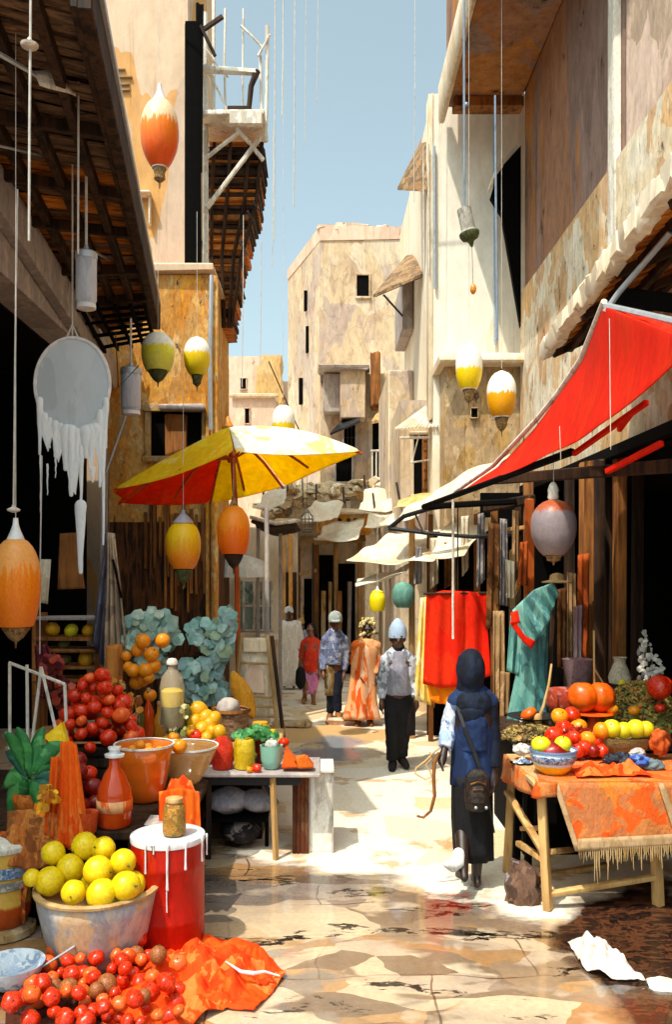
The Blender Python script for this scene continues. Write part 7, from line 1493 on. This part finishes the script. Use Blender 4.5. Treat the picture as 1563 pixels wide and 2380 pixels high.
for i, (px, py, sz, lb) in enumerate([(700, 1150, 34, 'pile of pale bundles and stones under the yellow umbrella edge'), (770, 1152, 38, 'pale rubble heap on the terrace left of the black balcony opening'), (845, 1140, 30, 'rubble and rags heaped below the black balcony opening'), (905, 1150, 34, 'rubble heap at the foot of the pink annex'), (640, 1175, 30, 'grey bundles left of the birdcage')]):
    mb = MB(); c = W(px, py, 18.2); zb = Zp(1185 if i in (1, 2) else 1200, 18.2)
    for _ in range(26):
        q = rnd(-1, 1); mb.ball(c+Vector((q*sz*.0092, rnd(-.3, .2), rnd(-.25, .28)*(1-q*q*.5))), (rnd(.08, .24), rnd(.1, .2), rnd(.05, .15)), 1, .5, rnd(0, 9))
    mb.box((c.x, c.y+.3, (zb+c.z)/2-.1), (sz*.0165, .8, abs(c.z-zb)+.3), None, .08, .06)
    o = tag(build('rubble', mb, island('rubble_mix', ['#e8d8bc', '#c8b090', '#a89880', '#d8c4a0', '#8c8078', '#f0e4cc', '#b08c58'], .9), smooth=30), lb, 'rubble'); o['kind'] = 'stuff'
    mb = MB(); mb.b2(c.x-sz*.008, c.x+sz*.008, 17.7, 18.6, zb-.25, zb-.1, .02) if i in (0, 3, 4) else None
    if i in (0, 3, 4): tag(build('support_slab', mb, M_tan), 'stone slab carrying the '+' '.join(lb.split()[:8]), 'slab')
    else: mb.bm.free()
# left side far: posts, kiosk, dark canopy
t = thing('glass_kiosk', 'pale blue green glazed kiosk front beneath the far white umbrella', 'kiosk', (X(590, 15), 15, 0))
mb = MB(); mb.b2(X(500, 15.2), X(650, 15.2), 15.2, 15.9, 0, 3.0, .02); build('wall', mb, M_white, t)
mb = MB(); mb.b2(X(545, 15.15), X(632, 15.15), 15.15, 15.2, Zp(1465, 15.1), Zp(1352, 15.1)); w = build('window', mb, patchy('kiosk_glass', ['#a8c0bc', '#88a8a4', '#c4d4d0', '#688c8a', '#b8ccc8', '#507470'], 3.4, (1, 1, .6), .2, .05), t)
mb = MB()
for px in (545, 566, 590, 612, 632): mb.b2(X(px, 15.1)-.02, X(px, 15.1)+.02, 15.1, 15.149, Zp(1465, 15.1), Zp(1350, 15.1), .004)
for py in (1465, 1350, 1408): mb.b2(X(545, 15.1), X(632, 15.1), 15.09, 15.1, Zp(py+2, 15.1), Zp(py-2, 15.1), .003)
build('frame', mb, M_wpaint, w)
mb = MB(); mb.b2(X(500, 15), X(650, 15), 14.6, 15.19, Zp(1484, 15), Zp(1470, 15), .01); build('sill', mb, M_cream, t)
t = thing('dark_canopy', 'ragged black canopy with a white top edge left of the birdcage', 'awning', W(640, 1215, 14)); mb = MB(); mb.ribbon([W(585, 1205, 14.2), W(640, 1222, 13.8), W(690, 1215, 14)], [W(600, 1230, 14.9), W(650, 1240, 14.9), W(700, 1235, 14.9)], 16, 5, .08, 3); build('cover', mb, M_dwood, t, solid=.05); mb = MB(); mb.tube([W(583, 1202, 14.1), W(640, 1217, 13.7), W(692, 1210, 13.9)], .03, 6); build('edge', mb, M_wpaint, t)
for px, d in ((600, 14.5), (652, 14.7)):
    mb = MB(); x = X(px, d); mb.beam((x, d, 0), (x, d, Zp(1228, d)), .06, .06, .006); build('post', mb, M_grey, t)
mb = MB(); mb.beam((X(622, 12.5), 12.5, 0), (X(620, 12.5), 12.5, Zp(1180, 12.5)), .06, .06, .01, jit=.01); tag(build('pole', mb, M_grey), 'tall grey pole standing beside the easel and the white robed walkers', 'pole')
t = thing('grey_shop', 'grey brown shop wall with timber boards beyond the easel', 'building', (X(660, 17), 17, 0)); mb = MB(); mb.b2(X(640, 17.5), X(692, 17.5), 17.5, 18.4, 0, Zp(1205, 17.5), .02); build('wall', mb, M_beige, t)
mb = MB(); mb.b2(X(664, 17.45), X(690, 17.45), 17.45, 17.5, 0, Zp(1330, 17.45)); build('doorway', mb, M_dwood, t)
for px in (645, 660, 676):
    mb = MB(); x = X(px, 17.4); mb.b2(x-.04, x+.04, 17.36, 17.42, 0, Zp(1240, 17.4), .01); build('board', mb, M_swood if px != 676 else MATS['bright_ochre'], t)
# low stone steps on the lane
for i, (px, py, w_, d_, m, lb) in enumerate([(800, 1682, 80, .25, M_rose, 'low pale stone slab at the feet of the orange robed person'), (680, 1688, 90, .3, M_tan, 'brown worn stone slab on the lane right of the easel'), (1050, 1668, 90, .3, M_tan, 'long tan stone step under the red dress')]):
    c = G(px, py); mb = MB(); mb.box((c.x, c.y, .04), (w_*c.y/F, d_, .08), None, .03, .025); tag(build('stone_slab', mb, m), lb, 'stone')
for i, (px, py, sz, lb) in enumerate([(725, 1735, 30, 'flat brown stone lying in the lane beside the melon wedges'), (862, 1700, 20, 'small flat stone behind the man in the blue cap'), (1105, 2005, 22, 'flat stone by the feet of the navy clad person')][:2]):
    c = G(px, py); mb = MB(); mb.ball((c.x, c.y, 0), (sz*c.y/F, .12, .035), 2, .3, i); tag(build('stone', mb, M_tan), lb, 'stone')
t = thing('trestle', 'small wooden trestle standing below the red dress', 'trestle', (X(1045, 9.8), 9.8, 0))
for a, b_ in [((1010, 1600), (1005, 1668)), ((1080, 1600), (1090, 1672))]:
    mb = MB(); mb.beam(W(a[0], a[1], 9.9), G(b_[0], b_[1], .005), .05, .05, .006); build('leg', mb, M_bwood, t)
mb = MB(); mb.beam(W(1000, 1602, 9.9), W(1090, 1600, 9.9), .08, .05, .006); build('top', mb, M_lwood, t)

# ===== shelves and coats on the left
t = thing('shelf_rack', 'dark wooden shelf rack in the left shop with small fruit on it', 'shelf', (X(165, 7.9), 7.9, 0))
for py in (1432, 1478, 1505, 1545, 1575, 1605):
    mb = MB(); z = Zp(py, 7.9); mb.b2(X(88, 7.9), X(236, 7.9), 7.75, 8.1, z-.03, z, .006, .006); build('shelf_board', mb, M_bwood if py > 1470 else M_grey, t)
for px in (90, 234):
    mb = MB(); x = X(px, 7.9); mb.b2(x-.02, x+.02, 7.76, 8.09, .0, Zp(1425, 7.9), .004); build('upright', mb, M_bwood, t)
for i, (px, py, r, m, fl, lb) in enumerate([(122, 1462, 16, M_yel, 1.1, 'ochre gourd, left one on the upper shelf'), (165, 1465, 17, M_lime, .9, 'yellow green gourd in the middle of the upper shelf'), (205, 1465, 16, M_yel, .9, 'dull gourd at the right of the upper shelf'), (148, 1497, 14, M_nuts, .8, 'brown gourd on the second shelf'), (200, 1530, 18, M_yel, 1.2, 'ochre gourd on the third shelf'), (150, 1532, 15, M_nuts, .8, 'dark brown gourd at the left of the third shelf')]):
    fruit('gourd', W(px, py, 7.9), r*7.9/F, lb, 'gourd', None, m, flat=fl)
t = thing('hanging_coat', 'grey lilac coat hanging in front of the shelves', 'coat', W(235, 1560, 7.7)); mb = MB(); mb.ribbon([W(246, 1240, 7.7), W(258, 1238, 7.7)], [W(212, 1480, 7.65), W(248, 1570, 7.7)], 14, 20, .03, 3, rip=.04, ripn=5); build('panel', mb, cloth('lilac_wool', ['#6c6878', '#5a5664', '#807c8c', '#484450'], 5), t, solid=.015)
mb = MB(); mb.tube([W(252, 1240, 7.7), W(252, 1160, 7.7), W(254, 1100, 7.7)], .006, 5); build('hook_cord', mb, M_dcord, t)
t = thing('hanging_coat', 'beige coat with dark folds hanging right of the lilac one', 'coat', W(270, 1600, 7.6)); mb = MB(); mb.ribbon([W(252, 1238, 7.6), W(266, 1240, 7.6)], [W(244, 1600, 7.55), W(298, 1520, 7.6)], 16, 22, .03, 3, rip=.045, ripn=6, seed=4); build('panel', mb, cloth('beige_wool', ['#a89078', '#94806c', '#bca488', '#6c5c50', '#887464'], 5), t, solid=.015)
mb = MB(); mb.beam(W(262, 1300, 7.55), W(282, 1390, 7.53), .012, .02, .002); build('lapel', mb, M_black, t)
drape('hanging_board', 'rust orange board hanging between the big orange lantern and the coats', 'board', [W(140, 1240, 8.0), W(180, 1238, 8.0)], [W(134, 1370, 8.0), W(196, 1368, 8.0)], M_bwood, rip=.0, amp=.0, solid=.04)
drape('hanging_cloth', 'cream cloth hanging behind the big orange lantern', 'cloth', [W(92, 1300, 7.8), W(118, 1300, 7.8)], [W(92, 1400, 7.8), W(112, 1404, 7.8)], cloth('cream_cloth', pal['cream'], 7), 8, 10, rip=.01, ripn=3)
drape('dark_net', 'dark red net bag drooping beside the left shelves', 'net', [W(78, 1500, 6.9), W(110, 1498, 6.9)], [W(85, 1620, 6.8), W(170, 1640, 6.8)], cloth('net_red', ['#6a2430', '#8a3038', '#4a1820', '#a85030'], 16), rip=.03, ripn=5)
t = thing('rack', 'white metal rack with thin bars at the far left edge', 'rack', (X(60, 6.2), 6.2, .62))
for (a, b_) in [((22, 1540), (22, 1760)), ((62, 1545), (64, 1760)), ((95, 1550), (70, 1760)), ((20, 1540), (150, 1590)), ((150, 1590), (155, 1720)), ((95, 1550), (130, 1700))]:
    mb = MB(); mb.tube([W(*a, 6.2), W(*b_, 6.2)], .012, 6); build('bar', mb, M_wpaint, t)
b = Vector((X(128, 6.1), 6.1, .625)); lathe_thing('yellow_box_jar', 'straw yellow jar standing inside the white rack', 'jar', b, [(.085, 0), (.09, .01), (.09, .34), (.08, .36), (.001, .36)], plain('straw_yellow', '#d8b45c', .6), 20)
for (px, h_, m, lb) in [(40, .34, M_cgl, 'clear bottle at the far left behind the plant'), (88, .3, glass('green_glass', '#8aa878', .1, .5), 'greenish bottle beside the white rack'), (168, .26, M_amb, 'small amber bottle between the rack and the tomatoes')]:
    b = Vector((X(px, 6.0), 6.0, .625)); t = lathe_thing('bottle', lb, 'bottle', b, [(.04, 0), (.048, .01), (.048, h_*.6), (.02, h_*.78), (.018, h_)], m, 18); add_lathe(t, 'cork', b, [(.019, h_), (.022, h_+.005), (.02, h_+.03), (.001, h_+.03)], M_lwood, 12)
t = thing('wood_post', 'wide orange brown post standing between the shelves and the hanging oranges', 'post', (X(268, 7.3), 7.35, 0)); mb = MB(); mb.beam((X(262, 7.3), 7.35, .0), (X(262, 7.3), 7.35, Zp(1500, 7.35)), .14, .12, .015, jit=.01); build('shaft', mb, wood('orange_brown', ['#7a4c28', '#b8702c', '#c8843c', '#8a5c34']), t)
mb = MB(); mb.tube([W(268, 770, 9), W(275, 900, 9), W(322, 850, 9.2)], .006, 5); tag(build('wire', mb, M_iron), 'thin black wire looped beside the lilac cylindrical lamp', 'wire')
for (px, rr_, m, lb) in [(1170, 0, 0, '')][:0]: pass


# more left-hand clutter
foliage('chili_bunch', 'bunch of dried dark red chilies hanging over the white rack', 'chilies', [(118, 1560, 26, 40, 70), (150, 1620, 26, 40, 60)], 6.7, island('dried_chili', ['#7a1c20', '#a02c20', '#5a1420', '#b8482c', '#8a3c28'], .5), 0, .032, M_dwood, 21)
foliage('marigolds', 'orange and yellow marigold heads below the green plant', 'flowers', [(110, 1850, 26, 22, 50), (95, 1880, 16, 14, 24)], 5.22, island('marigold', ['#e89a14', '#f0b820', '#d8740c', '#c88a20', '#a85c14'], .8), 0, .022, M_leaf, 22)
foliage('dried_flowers', 'ochre dried flower heads between the tomato pile and the preserve bottle', 'flowers', [(300, 1640, 26, 30, 40), (270, 1600, 16, 30, 26)], 7.0, island('ochre_flower', ['#b8701c', '#d88c30', '#a0541c', '#c8a468', '#8a4a1c'], .8), 0, .032, M_dwood, 23)
foliage('pale_herbs', 'loose pale yellow green leaves lying beside the mango pyramid', 'herbs', [(410, 1700, 26, 10, 30), (430, 1660, 12, 22, 22)], 6.95, island('pale_herb', ['#b8b070', '#98944c', '#c8c090', '#7c7c3c', '#d8cca0'], .8), 0, .024, M_leaf, 24)
for (px, d, h_, r_, m, lb) in [(322, 7.2, .36, .05, glass('olive_glass', '#6a6420', .1, .85), 'dark olive bottle left of the preserve bottle'), (345, 7.25, .42, .045, M_amb, 'tall slim amber bottle between the olive bottle and the preserve bottle'), (370, 7.3, .3, .05, glass('honey_glass', '#c8861c', .1, .8), 'squat honey coloured bottle touching the preserve bottle')]:
    b = Vector((X(px, d), d, .776)); t = lathe_thing('bottle', lb, 'bottle', b, [(r_*.85, 0), (r_, .012), (r_, h_*.6), (r_*.4, h_*.78), (r_*.36, h_)], m, 18); add_lathe(t, 'cork', b, [(r_*.37, h_), (r_*.42, h_+.006), (r_*.38, h_+.03), (.001, h_+.03)], M_lwood, 12)
for (px, py, rr, m, lb) in [(300, 1722, 17, M_org, 'loose orange right of the tomato pile'), (236, 1706, 15, M_tom, 'loose tomato in front of the crate'), (402, 1716, 14, M_org, 'loose orange beside the mango tray'), (386, 1722, 12, M_yel, 'small mango between the glass bowls')]:
    fruit('orange' if m is M_org else 'tomato' if m is M_tom else 'mango', W(px, py, 6.75), rr*6.75/F, lb, 'orange' if m is M_org else 'tomato' if m is M_tom else 'mango', None, m)
drape('hanging_cloth', 'second narrow orange cloth hanging in folds left of the long orange one', 'cloth', [W(118, 1760, 5.28), W(140, 1758, 5.28)], [W(104, 1940, 5.16), W(132, 1950, 5.16)], M_orc, rip=.02, ripn=4, seed=9)

# repeated labels inside one pile: say which one from the left
def settle_labels():
    by = {}
    for o in C.objects:
        if o.parent is None and 'label' in o and 'group' in o: by.setdefault((o['group'], o['label']), []).append(o)
    words = {2: ['left one', 'right one'], 3: ['left one', 'middle one', 'right one'], 4: ['leftmost one', 'second one', 'third one', 'rightmost one'], 5: ['leftmost one', 'second one', 'third one', 'fourth one', 'rightmost one']}
    for (g, l), os_ in by.items():
        if len(os_) in words:
            os_.sort(key=lambda o: o.location.x/max(o.location.y, .1))
            for o, w in zip(os_, words[len(os_)]): o['label'] = l+', '+w
settle_labels()
# tidy helper properties
for o in bpy.data.objects:
    if '_w' in o: del o['_w']
